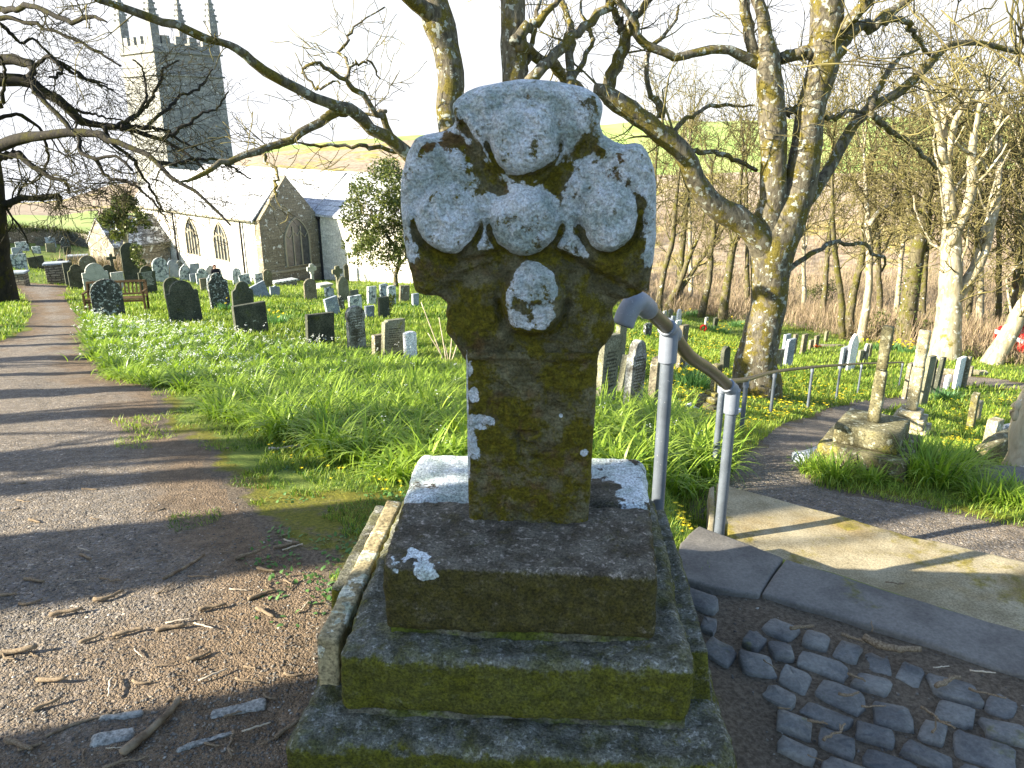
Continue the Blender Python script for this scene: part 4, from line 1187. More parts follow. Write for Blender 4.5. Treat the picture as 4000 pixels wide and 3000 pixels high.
S(3543, 28, 1415, 1560, 'flat', 'slate_brown', 'dark brown slab headstone between the two tall pedestals', 3, wmax=.5)
S(3608, 36, 1388, 1585, 'flat', 'slate_olive', 'tall greenish slab headstone close behind the pale pedestal', 4, wmax=.5)
S(3638, 18, 1400, 1540, 'clip', 'slate_dark', 'thin dark notched headstone in the dark row beside the pale pedestal', 0, wmax=.4)
S(3658, 22, 1393, 1548, 'flat', 'slate_dark', 'thin dark headstone leaning over in the row beside the pale pedestal', 7, wmax=.4)
S(3741, 32, 1393, 1518, 'flat', 'white', 'gleaming white upright headstone by the far gravel path', 3, wmax=.5)
S(3770, 20, 1390, 1514, 'flat', 'slate_brown', 'slim brown headstone paired with the gleaming white one', 3, wmax=.4)
S(3702, 22, 1462, 1520, 'flat', 'white', 'short white headstone beside the gravel path', 3)
S(3795, 12, 1428, 1470, 'flat', 'slate_brown', 'tiny brown headstone just behind the fallen kerb blocks', 3)
S(3802, 34, 1527, 1682, 'flat', 'pedestal', 'narrow mossy slab with a dark square patch leaning on the shaded lawn', -7, wmax=.3, th=.09)
S(3824, 16, 1560, 1648, 'flat', 'pale_ped', 'thin pale slab propped behind the narrow mossy one', -6, wmax=.4)
S(3884, 46, 1630, 1765, 'flat', 'pale_ped', 'pale upright slab beside the twisted tree base', 4, wmax=.5)
S(3935, 40, 1655, 1735, 'flat', 'slate_grey', 'grey slab wedged between the pale slab and the twisted tree base', 8, wmax=.7)

def arm_cross(name, label, u, vt, vb, mat, wheel=False, stepw=0.0, armw=None, yaw=40, group='small cross gravestones', Y=None):
    g = gnd(u, vb) if Y is None else P_at(u, vb, Y)
    h = P_at(u, vt, g.y).z - g.z
    root = thing(name, label, 'cross', g, R(yaw), group)
    aw = (armw or .45) * h; t = .11 * h
    bm = bmesh.new()
    if wheel:
        r = .24 * h
        cz = h - r
        ol = []
        for k in range(4):
            c = k * math.pi / 2
            for d in (-.42, -.2, .2, .42): ol.append((r * math.cos(c + d), cz + r * math.sin(c + d)))
            ol.append((.62 * r * math.cos(c + .785), cz + .62 * r * math.sin(c + .785)))
        prism(bm, ol, -t / 2, t / 2, .008)
        bmobj('cross_head', bm, M[mat], root)
        bm = bmesh.new(); prism(bm, [(-t * .75, -.2), (t * .75, -.2), (t * .55, cz - r * .7), (-t * .55, cz - r * .7)], -t * .45, t * .45, .006)
        bmobj('shaft', bm, M[mat], root)
    else:
        cz = h - aw * .45
        s = t * .62
        prism(bm, [(-s, h * .28), (s, h * .28), (s, cz - s), (aw / 2, cz - s), (aw / 2, cz + s), (s, cz + s), (s, h), (-s, h), (-s, cz + s), (-aw / 2, cz + s), (-aw / 2, cz - s), (-s, cz - s)], -t / 2, t / 2, .006)
        bmobj('cross_arms', bm, M[mat], root)
        bm = bmesh.new(); prism(bm, [(-aw * .55, -.2), (aw * .55, -.2), (aw * .5, h * .12), (aw * .3, h * .2), (s * 1.2, h * .29), (-s * 1.2, h * .29), (-aw * .3, h * .2), (-aw * .5, h * .12)], -t * .9, t * .9, .006)
        bmobj('pedestal', bm, M[mat], root)
    return root
arm_cross('cross_gravestone', 'black plain armed cross gravestone on a spreading foot', 444, 992, 1072, 'slate_dark')
arm_cross('cross_gravestone', 'dim stone cross gravestone in the shade under the hedge', 50, 884, 936, 'slate_dark', armw=.5)
arm_cross('cross_gravestone', 'white headed wheel cross gravestone in front of the church gable', 1222, 1030, 1112, 'cream', True)
arm_cross('cross_gravestone', 'brown wheel cross gravestone by the chancel wall', 1322, 1038, 1130, 'slate_olive', True)

def chest_tomb(label, u0, u1, vt, vb, yaw, depth_m=.45, mat='drystone', top='slate_grey'):
    um = (u0 + u1) / 2
    g = gnd(um, vb); h = P_at(um, vt, g.y).z - g.z
    w = (u1 - u0) * depth(g) / FPX
    root = thing('chest_tomb', label, 'chest tomb', g, R(yaw), 'chest tombs')
    bm = bmesh.new(); bx(bm, w, depth_m, h + .2, (0, depth_m / 2, h / 2 - .15), None, .01); bmobj('chest', bm, M[mat], root)
    bm = bmesh.new(); bx(bm, w + .1, depth_m + .1, .07, (0, depth_m / 2, h - .015), None, .012); bmobj('lid', bm, M[top], root)
    return root
chest_tomb('low chest tomb with a pale lid beside the dark tree trunk at the path', 28, 96, 1066, 1116, 12)
chest_tomb('high chest tomb with a slanting pale lid at the bend of the path', 192, 268, 1030, 1110, 22)
chest_tomb('chest tomb with an overhanging white lid behind the curvy dark headstone', 270, 336, 1000, 1034, 18)
chest_tomb('low flat table tomb under the gable window of the church', 1068, 1168, 1098, 1116, 50, .4, 'slate_mott', 'slate_lich')
chest_tomb('low pale table tomb behind the pointed olive headstone', 1250, 1300, 1112, 1130, 44, .4, 'cream', 'cream')

# bench
def bench():
    g = gnd(455, 1222); g.z += 0
    root = thing('bench', 'brown slatted wooden garden bench behind a lichened headstone', 'bench', g, R(12))
    w = 215 * depth(g) / FPX; h = P_at(455, 1112, g.y).z - g.z
    s = h / .88
    o = M['oak']
    for x in (-w / 2, w / 2):
        box('leg', .06 * s, .055 * s, .62 * s, (x, 0, .31 * s), o, root, .004)
        bm = bmesh.new(); bx(bm, .06 * s, .055 * s, .92 * s, (x, .44 * s, .44 * s), Matrix.Rotation(R(-9), 3, 'X'), .004); bmobj('leg', bm, o, root)
        box('armrest', .075 * s, .50 * s, .035 * s, (x, .20 * s, .63 * s), o, root, .004)
    bm = bmesh.new()
    for k in range(5): bx(bm, w, .075 * s, .022 * s, (0, .03 * s + .09 * s * k, .42 * s), None, .003)
    bmobj('seat', bm, o, root)
    box('front_rail', w, .03 * s, .07 * s, (0, .0, .36 * s), o, root, .003)
    bk = Matrix.Rotation(R(-9), 3, 'X')
    bm = bmesh.new(); bx(bm, w, .045 * s, .075 * s, (0, .50 * s, .88 * s), bk, .004); bmobj('top_rail', bm, o, root)
    bm = bmesh.new(); bx(bm, w, .04 * s, .06 * s, (0, .445 * s, .50 * s), bk, .004); bmobj('lower_rail', bm, o, root)
    n = 15
    bm = bmesh.new()
    for k in range(n): bx(bm, .045 * s, .018 * s, .34 * s, (-w / 2 + w * (k + .5) / n, .473 * s, .69 * s), bk, .002)
    bmobj('back_slats', bm, o, root)
bench()

# tall pedestals by the lower path
def pedestal(label, u, vt, vb, wpx, mat, steps, yaw=-36):
    g = gnd(u, vb)
    zd = depth(g)
    top = P_at(u, vt, g.y).z
    root = thing('stone_pedestal', label, 'pedestal', g, R(yaw), 'tall stone pedestals by the path')
    w = wpx * zd / FPX * .86
    z = -.12
    for i, (sw, sh) in enumerate(steps):
        stone_block('step_stone', -sw / 2, sw / 2, -sw / 2, sw / 2, z, z + sh, M[mat], root, .025, .008, .002, 16, .002, i + u)
        z += sh + .002
    hh = top - g.z
    zz = z
    n = 2
    for i in range(n):
        z1 = zz + (hh - zz) * (.55 if i == 0 else 1)
        k = 1.0 if i == 0 else .9
        stone_block('shaft', -w / 2 * k, w / 2 * k, -w / 2 * k, w / 2 * k, zz + .002, z1, M[mat], root, .035, .008, .004, 14, .004, i + u * 2)
        zz = z1
    return root
pedestal('tall square stone shaft on a stepped base, nearer of two by the path', 3385, 1275, 1818, 50, 'pedestal', [(.62, .16), (.50, .13), (.36, .12)])
pedestal('pale tall stone shaft on a stepped base, behind the nearer one', 3545, 1292, 1686, 48, 'pale_ped', [(.46, .22), (.36, .12), (.26, .08)])
def stump():
    g = gnd(2740, 1600); zd = depth(g)
    root = thing('stepped_pedestal', 'small stepped stone base with a broken cross shaft near the handrail', 'pedestal', g, R(30))
    for i, (a, z0, z1, mt) in enumerate(((.40, -.1, .035, 'white'), (.31, .036, .10, 'pedestal'), (.23, .101, .155, 'pedestal'), (.15, .156, .20, 'pedestal'))):
        stone_block('step_stone', -a / 2, a / 2, -a / 2, a / 2, z0, z1, M[mt], root, .02, .008, .003, 20, .004, i + 40)
    stone_block('broken_shaft', -.04, .04, -.035, .035, .201, .47, M['pedestal'], root, .012, .008, .003, 20, .006, 47)
    root.location.x += .12
stump()
def lying(label, u, v, sx, sy, sz, yaw, mat, name='fallen_slab', pitch=0):
    g = gnd(u, v)
    o = stone_block(name, -sx / 2, sx / 2, -sy / 2, sy / 2, -.05, sz, M[mat], None, .03, .01, .004, 12, .008, u)
    o.location = g; o.rotation_euler = (R(pitch), 0, R(yaw))
    return tag(o, label, 'slab', 'fallen and flat slabs')
lying('flat dark ledger slab lying in the grass below the twisted tree base', 3930, 1875, .62, .22, .05, -14, 'kerb')
lying('curved mossy slab propped against the twisted tree base', 3880, 1800, .52, .09, .16, 38, 'pedestal', 'broken_slab', 0)
lying('long fallen pale kerb blocks beside the far gravel path', 3745, 1462, 1.25, .16, .11, -8, 'pale_ped', 'kerb_block')
lying('flat brown grave slab on the sunny lawn behind the orange flowers', 3245, 1352, .95, .18, .05, -6, 'slate_brown')
lying('flat pale slabs lying at the path side of the nearer pedestal', 3235, 1800, .34, .30, .04, 30, 'slate_grey')
for u, v, sx, sy, yw, lb in ((440, 2880, .105, .05, 20, 'oval flat stone bedded in the dirt beside a thick fallen branch'), (930, 2770, .15, .045, 16, 'long flat pale stone bedded in the dirt left of the cross steps'), (800, 2895, .155, .028, 28, 'thin bluish slate sliver lying on the dirt in front'), (475, 2795, .12, .03, 12, 'half buried long stone just above the oval one')):
    g = gnd(u, v)
    o = stone_block('bedded_stone', -sx / 2, sx / 2, -sy / 2, sy / 2, -.02, .008, M['flagstone'], None, .006, .012, .003, 30, .006, u * .1)
    o.location = g; o.rotation_euler = (0, 0, R(yw)); tag(o, lb, 'stone', 'stones bedded in the dirt')

# ------------------------------------------------------------------ church
def church():
    A = 50.0
    ca, sa = math.cos(R(A)), math.sin(R(A))
    P0 = P_at(1036, 1100, 36.0)                 # front corner of the aisle, on the sunny side
    root = thing('church', 'old stone church with pinnacled tower, gabled aisle and sunlit wall', 'church', (P0.x, P0.y, 0), R(A))
    # local axes: +x along the gable, +y back along the long wall, z is world height
    def loc(p): 
        dx, dy = p[0] - P0.x, p[1] - P0.y
        return Vector((dx * ca + dy * sa, -dx * sa + dy * ca, p[2]))
    W, Ln = 3.25, 12.4
    zb = P0.z - 1.6
    ze = P_at(1036, 862, 36.0).z
    gm = (P0.x + ca * W / 2, P0.y + sa * W / 2)
    za = CAMZ - float(rr(697)) * gm[1]
    def wallbox(name, x0, x1, y0, y1, z0, z1, mat):
        return box(name, x1 - x0, y1 - y0, z1 - z0, ((x0 + x1) / 2, (y0 + y1) / 2, (z0 + z1) / 2), mat, root)
    # aisle: gable wall in front, long wall at x=0
    bm = bmesh.new(); prism(bm, [(0, zb), (W, zb), (W, ze), (W / 2, za + .12), (0, ze)], 0, .45); bmobj('gable_wall', bm, M['rubble'], root)
    wallbox('long_wall', 0.02, .45, .455, Ln, zb, ze, M['sunlit_wall'])
    def roof(name, x0, z0, x1, z1, y0, y1, mat, th=.10):
        bm = bmesh.new(); prism(bm, [(x0, z0), (x1, z1), (x1, z1 + th), (x0, z0 + th)], y0, y1); return bmobj(name, bm, mat, root)
    roof('roof', -.18, ze - .10, W / 2, za + .0, .30, Ln + .2, M['slateroof'])
    roof('roof', W + .12, ze - .06, W / 2 + .003, za + .0, .30, Ln + .2, M['slateroof'])
    # gutter and drain pipes
    tubeobj('gutter', [(np.linspace([-.22, .4, ze - .06], [-.22, Ln, ze - .06], 6), np.full(6, .05))], 8, M['dressed'], root)
    def pipe(x, y, z0, z1, r=.06):
        tubeobj('drain_pipe', [(np.linspace([x, y, z0], [x, y, z1], 5), np.full(5, r))], 8, M['iron'], root)
    pipe(-.08, 1.55, zb, ze - .05, .05); pipe(-.08, 8.0, zb, ze - .05, .05)
    pipe(W + .02, -.10, zb, ze - .1, .085)
    box('drain_hopper', .28, .2, .18, (W + .02, -.12, ze - .12), M['iron'], root, .02)
    # arched windows
    def arch(w, h, k=.86, n=10):
        sh = h - w * k
        l = [(-w / 2 + w * (1 - math.cos(t)) , sh + w * k * math.sin(t) / math.sin(math.acos(.5))) for t in np.linspace(0, math.acos(.5), n)]
        return [(-w / 2, 0), (w / 2, 0)] + [(-x, z) for x, z in l] + l[::-1][1:]
    def window(cx, z0, w, h, lights, axis='front', y=0.0, mull='dressed'):
        rot = 0 if axis == 'front' else R(-90)
        ol = arch(w, h); inn = arch(w - .16, h - .1)
        wr = bpy.data.objects.new('window', None); 
        bm = bmesh.new()
        n = len(ol)
        for i in range(n):
            j = (i + 1) % n
            a, b, c, d = ol[i], ol[j], (inn[j][0], inn[j][1] + .03), (inn[i][0], inn[i][1] + .03)
            vs = [bm.verts.new((p[0], yy, p[1])) for yy in (-.07, .02) for p in (a, b, c, d)]
            for q in ((0, 1, 2, 3), (4, 5, 6, 7), (0, 1, 5, 4), (1, 2, 6, 5), (2, 3, 7, 6), (3, 0, 4, 7)):
                bm.faces.new([vs[k] for k in q])
        fr = bmobj('window', bm, M['dressed'], root)
        bm = bmesh.new(); prism(bm, [(x, z + .03) for x, z in inn], -.018, -.012); gl = bmobj('pane', bm, M['leadglass'], fr)
        bm = bmesh.new()
        for k in range(1, lights):
            x = -w / 2 + .08 + (w - .16) * k / lights
            zt = np.interp(abs(x), [0, w / 2], [h - .12, h - w * .86])
            bx(bm, .06, .06, zt, (x, -.035, zt / 2))
        for k in range(lights):
            x0 = -w / 2 + .08 + (w - .16) * k / lights; x1 = x0 + (w - .16) / lights
            c = (x0 + x1) / 2
            zc = h * .62 + (.1 if 0 < k < lights - 1 else 0)
            for s in (-1, 1):
                q = Matrix.Rotation(s * R(38), 3, 'Y')
                bx(bm, .035, .045, (x1 - x0) * .75, (c + s * (x1 - x0) * .23, -.033, zc), q)
        bmobj('mullion', bm, M[mull], fr)
        fr.location = (cx, 0, z0) if axis == 'front' else (.02, y, z0)
        fr.rotation_euler = (0, 0, rot)
        return fr
    zw = P_at(1180, 1040, gm[1]).z; zw1 = P_at(1180, 848, gm[1]).z
    window(W * .60, zw, 1.45, zw1 - zw, 3)
    zl = ze - 2.2
    window(0, zl, 1.25, 1.9, 4, 'side', 3.6); window(0, zl, 1.25, 1.9, 4, 'side', 6.4); window(0, zl, 1.2, 1.8, 3, 'side', 11.3)
    # plinth course under the gable window
    wallbox('wall_course', .0, W, -.06, -.002, zw - .22, zw - .12, M['dressed'])
    # chancel: runs forward beside the aisle, its sunny wall and roof slope face the same way
    Lf, xr = 7.0, W + 2.3
    zc = ze - .02; zr = za + .02
    wallbox('chancel_wall', W + .002, W + .45, -Lf, -.002, zb, zc, M['sunlit_wall'])
    bm = bmesh.new(); prism(bm, [(W + .452, zb), (W + 4.6, zb), (W + 4.6, zc), (xr, zr), (W + .452, zc)], -Lf + .0, -Lf + .4); bmobj('chancel_gable', bm, M['rubble'], root)
    roof('chancel_roof', W - .14, zc - .03, xr, zr + .02, -Lf - .1, .27, M['slateroof'])
    roof('nave_roof', W + .16, zc + .02, xr + .001, zr + .02, .275, Ln + 2, M['slateroof'])
    roof('nave_roof', W + 4.75, zc - .03, xr + .004, zr + .02, -Lf - .1, Ln + 2, M['slateroof'])
    wallbox('chimney', xr - .25, xr + .25, -2.5, -2.0, zr - .6, zr + .5, M['tower'])
    tubeobj('roof_verge', [(np.linspace([W + .1, .30, zc + .20], [xr - .1, .30, zr + .06], 6), np.full(6, .05))], 6, M['tower'], root)
    # porch: ridge runs out from the long wall
    py0, py1, pl = 8.9, 11.9, 2.9
    pz = ze - 1.75; pr = ze - .45
    pym = (py0 + py1) / 2
    wallbox('porch_wall', -pl, -.005, py0, py0 + .3, zb, pz, M['rubble'])
    wallbox('porch_wall', -pl, -.005, py1 - .3, py1, zb, pz, M['rubble'])
    def proof(ya, yb):
        bm = bmesh.new()
        v = [bm.verts.new(p) for p in ((-pl - .1, ya, pz - .08), (0.0, ya, pz - .08), (0.0, yb, pr), (-pl - .1, yb, pr))]
        f = bm.faces.new(v); g = bmesh.ops.extrude_face_region(bm, geom=[f]); bmesh.ops.translate(bm, verts=[e for e in g['geom'] if isinstance(e, bmesh.types.BMVert)], vec=(0, 0, .1))
        bmobj('porch_roof', bm, M['oldroof'], root)
    proof(py0 - .15, pym - .002); proof(py1 + .15, pym + .002)
    bm = bmesh.new()
    vs0 = [bm.verts.new((-pl - .06, y, z)) for y, z in ((py0, zb), (py1, zb), (py1, pz), (pym, pr - .04), (py0, pz))]
    f = bm.faces.new(vs0); g = bmesh.ops.extrude_face_region(bm, geom=[f]); bmesh.ops.translate(bm, verts=[e for e in g['geom'] if isinstance(e, bmesh.types.BMVert)], vec=(.055, 0, 0))
    bmobj('porch_gable', bm, M['rubble'], root)
    # tower
    Tc = P_at(628, 400, 55.0)
    t0 = loc(Tc)
    w = 4.75
    zt = CAMZ - float(rr(190)) * 55.0
    tx0, ty0 = t0.x, t0.y
    bm = bmesh.new()
    b = .22
    lo = [(tx0 - b, ty0 - b), (tx0 + w + b, ty0 - b), (tx0 + w + b, ty0 + w + b), (tx0 - b, ty0 + w + b)]
    hi = [(tx0, ty0), (tx0 + w, ty0), (tx0 + w, ty0 + w), (tx0, ty0 + w)]
    v = [bm.verts.new((*p, zb - 2)) for p in lo] + [bm.verts.new((*p, zt)) for p in hi]
    for q in ((0, 1, 5, 4), (1, 2, 6, 5), (2, 3, 7, 6), (3, 0, 4, 7), (4, 5, 6, 7)): bm.faces.new([v[i] for i in q])
    bmobj('tower_wall', bm, M['tower'], root)
    bm = bmesh.new()
    for zz, t in ((zt - 1.55, .10), (zt - .12, .12)):
        for (cx, cy, sx, sy) in ((tx0 + w / 2, ty0 - .03, w + .3, .24), (tx0 + w / 2, ty0 + w + .03, w + .3, .24), (tx0 - .03, ty0 + w / 2, .24, w - .19), (tx0 + w + .03, ty0 + w / 2, .24, w - .19)):
            bx(bm, sx, sy, t, (cx, cy, zz))
    bmobj('string_course', bm, M['tower'], root)
    bm = bmesh.new()
    pw = .3
    for side in range(4):
        for k in range(4):
            s = (k + .5) / 4 * (w - .9) + .45
            mw = (w - .9) / 4 * .56
            c = {0: (tx0 + s, ty0 + pw / 2, mw, pw), 1: (tx0 + s, ty0 + w - pw / 2, mw, pw), 2: (tx0 + pw / 2, ty0 + s, pw, mw), 3: (tx0 + w - pw / 2, ty0 + s, pw, mw)}[side]
            bx(bm, c[2], c[3], .52, (c[0], c[1], zt + .62))
        c = {0: (tx0 + w / 2, ty0 + pw / 2, w - .8, pw - .02), 1: (tx0 + w / 2, ty0 + w - pw / 2, w - .8, pw - .02), 2: (tx0 + pw / 2, ty0 + w / 2, pw - .02, w - .8), 3: (tx0 + w - pw / 2, ty0 + w / 2, pw - .02, w - .8)}[side]
        bx(bm, c[2], c[3], .36, (c[0], c[1], zt + .18))
    bmobj('battlement', bm, M['tower'], root)
    for cx, cy in ((tx0 + .25, ty0 + .25), (tx0 + w - .25, ty0 + .25), (tx0 + .25, ty0 + w - .25), (tx0 + w - .25, ty0 + w - .25)):
        bm = bmesh.new()
        bx(bm, .56, .56, 1.9, (cx, cy, zt + .95))
        bmesh.ops.create_cone(bm, cap_ends=True, segments=4, radius1=.40, radius2=.05, depth=2.4, matrix=Matrix.Translation((cx, cy, zt + 3.1)) @ Matrix.Rotation(R(45), 4, 'Z'))
        for k in range(6):
            q = .30 * (1 - k / 6.5)
            for sx, sy in ((1, 1), (1, -1), (-1, 1), (-1, -1)):
                bx(bm, .13, .13, .13, (cx + sx * q, cy + sy * q, zt + 2.05 + k * .36), Matrix.Rotation(R(45), 3, 'Z'))
        bmobj('pinnacle', bm, M['tower'], root)
church()

def boundary_wall():
    pts = [(-120, 955), (20, 950), (160, 950), (280, 957), (370, 970), (455, 992), (530, 1010)]
    tops = [870, 886, 892, 906, 918, 934, 960]
    G = [gnd(u, v) for u, v in pts]
    Hs = [P_at(u, t, g.y).z - g.z for (u, v), t, g in zip(pts, tops, G)]
    bm = bmesh.new()
    rows = []
    for g, h in zip(G, Hs):
        d = Vector((-.6, .8, 0)) * .35
        rows.append([bm.verts.new(p) for p in (g + Vector((0, 0, -.4)), g + Vector((0, 0, h)), g + d + Vector((0, 0, h)), g + d + Vector((0, 0, -.4)))])
    for a, b in zip(rows, rows[1:]):
        for k in range(3): bm.faces.new((a[k], b[k], b[k + 1], a[k + 1]))
    bm.faces.new(rows[0]); bm.faces.new(rows[-1][::-1])
    tag(bmobj('boundary_wall', bm, M['drystone']), 'dry stone boundary wall with brown growth along the top of the churchyard bank', 'wall')
    # growth on top of the wall
    g_ = np.random.default_rng(3)
    B = []
    for _ in range(1500):
        i = g_.choice(len(G) - 1, p=np.array([.3, .25, .2, .15, .07, .03])); t = g_.random()
        p = G[i].lerp(G[i + 1], t); h = Hs[i] * (1 - t) + Hs[i + 1] * t
        B.append((p.x + g_.normal(0, .15) - .1, p.y + .25 + g_.normal(0, .15), p.z + h - .1 + g_.uniform(-.25, .1)))
    return np.array(B)
HEDGE = boundary_wall()

# ------------------------------------------------------------------ plants
def blades(base, az, length, lean0, curve, width, segs=5, flat=0.0):
    N = len(base)
    phi = lean0[:, None] + curve[:, None] * np.linspace(0, 1, segs)[None, :]
    dl = (length / segs)[:, None]
    hx = np.concatenate([np.zeros((N, 1)), np.cumsum(np.sin(phi) * dl, 1)], 1)
    hz = np.concatenate([np.zeros((N, 1)), np.cumsum(np.cos(phi) * dl, 1)], 1)
    cx, sx = np.cos(az)[:, None], np.sin(az)[:, None]
    C = np.stack([base[:, 0:1] + hx * cx, base[:, 1:2] + hx * sx, base[:, 2:3] + hz], -1)
    tw = az + np.pi / 2
    s = np.linspace(0, 1, segs + 1)
    wd = width[:, None] * np.where(s < .25, .7 + 1.2 * s, np.clip(1 - ((s - .25) / .75) ** 1.8, .04, 1))[None, :] * .5
    side = np.stack([np.cos(tw), np.sin(tw), np.zeros(N)], -1)[:, None, :] * wd[..., None]
    V = np.stack([C - side, C + side], 2)          # N, S+1, 2, 3
    idx = np.arange(N * (segs + 1) * 2).reshape(N, segs + 1, 2)
    F = np.stack([idx[:, :-1, 0], idx[:, :-1, 1], idx[:, 1:, 1], idx[:, 1:, 0]], -1).reshape(-1, 4)
    return V.reshape(-1, 3), F, (segs + 1) * 2

def blade_obj(name, base, az, length, lean0, curve, width, mat, segs=5, parent=None, rnd=None):
    V, F, k = blades(base, az, length, lean0, curve, width, segs)
    r = rng.random(len(base)) if rnd is None else rnd
    return npmesh(name, V, F, mat, parent, True, {'rnd': np.repeat(r, k)})

def Hn(x, y): return H(x, y)

BANK = gpoly([(330, 1245), (350, 1360), (400, 1450), (470, 1500), (620, 1515), (830, 1545), (840, 1660), (1000, 1680), (1120, 1730), (1290, 1790), (1560, 1900), (1720, 1880), (1850, 1830), (1950, 1800), (2300, 1830), (2560, 1900), (2760, 1900), (2800, 1840), (2760, 1740), (2700, 1660), (2600, 1630), (2450, 1620), (2320, 1600), (2000, 1520), (1800, 1470), (1640, 1440), (1400, 1405), (1150, 1372), (900, 1330), (700, 1300), (480, 1275)])
def long_grass():
    g = np.random.default_rng(11)
    P = np.asarray(BANK); x0, y0 = P.min(0); x1, y1 = P.max(0)
    n = 9000
    x = g.uniform(x0, x1, n); y = g.uniform(y0, y1, n)
    ok = inside(BANK, x, y) & (~((x > -.42) & (x < .45) & (y < 2.5)))
    x, y = x[ok], y[ok]
    # thin far clumps
    keep = g.random(len(x)) < np.clip(1.25 - y / 18, .35, 1)
    x, y = x[keep], y[keep]
    nb = 30
    cl = np.repeat(np.arange(len(x)), nb)
    N = len(cl)
    rad = np.abs(g.normal(0, .06, N)); a = g.uniform(0, 2 * np.pi, N)
    bx_, by_ = x[cl] + rad * np.cos(a), y[cl] + rad * np.sin(a)
    base = np.stack([bx_, by_, H(bx_, by_) - .02], 1)
    clen = g.uniform(.17, .34, len(x)) * np.where(y > 6.5, .85, 1.0)
    clen = clen * np.where(y < 5.5, 1.22, 1.0)
    L = clen[cl] * g.uniform(.6, 1.15, N)
    az = a + g.normal(0, .5, N)
    crnd = g.random(len(x)) * .5
    blade_obj('long_grass', base, az, L, g.uniform(.0, .35, N), g.uniform(.8, 2.5, N), g.uniform(.008, .0165, N) * np.clip(by_ / 6, 1, 1.6), M['leek'], 6, None, np.clip(crnd[cl] + g.random(N) * .5, 0, 1))
    tag(bpy.data.objects['long_grass'], 'bank of long arching green leaves between path and headstones', 'grass', None, 'stuff')
    # white nodding flowers
    m = 620
    i = g.choice(len(x), m, p=(lambda w: w / w.sum())(np.where((x < -2.2) & (y > 6), 6.0, .5)))
    fx, fy = x[i] + g.normal(0, .12, m), y[i] + g.normal(0, .12, m)
    fz = H(fx, fy) + g.uniform(.16, .27, m)
    k = 4
    az = g.uniform(0, 2 * np.pi, m * k); b = np.repeat(np.stack([fx, fy, fz], 1), k, 0) + g.normal(0, .012, (m * k, 3))
    sz = np.repeat(np.clip(fy / 7, .8, 2.0), k)
    blade_obj('white_flowers', b, az, .020 * sz, np.full(m * k, 1.2), np.full(m * k, 1.2), .009 * sz, M['petal'], 2)
    tag(bpy.data.objects['white_flowers'], 'small white flowers nodding above the long grass bank', 'flowers', None, 'stuff')
long_grass()

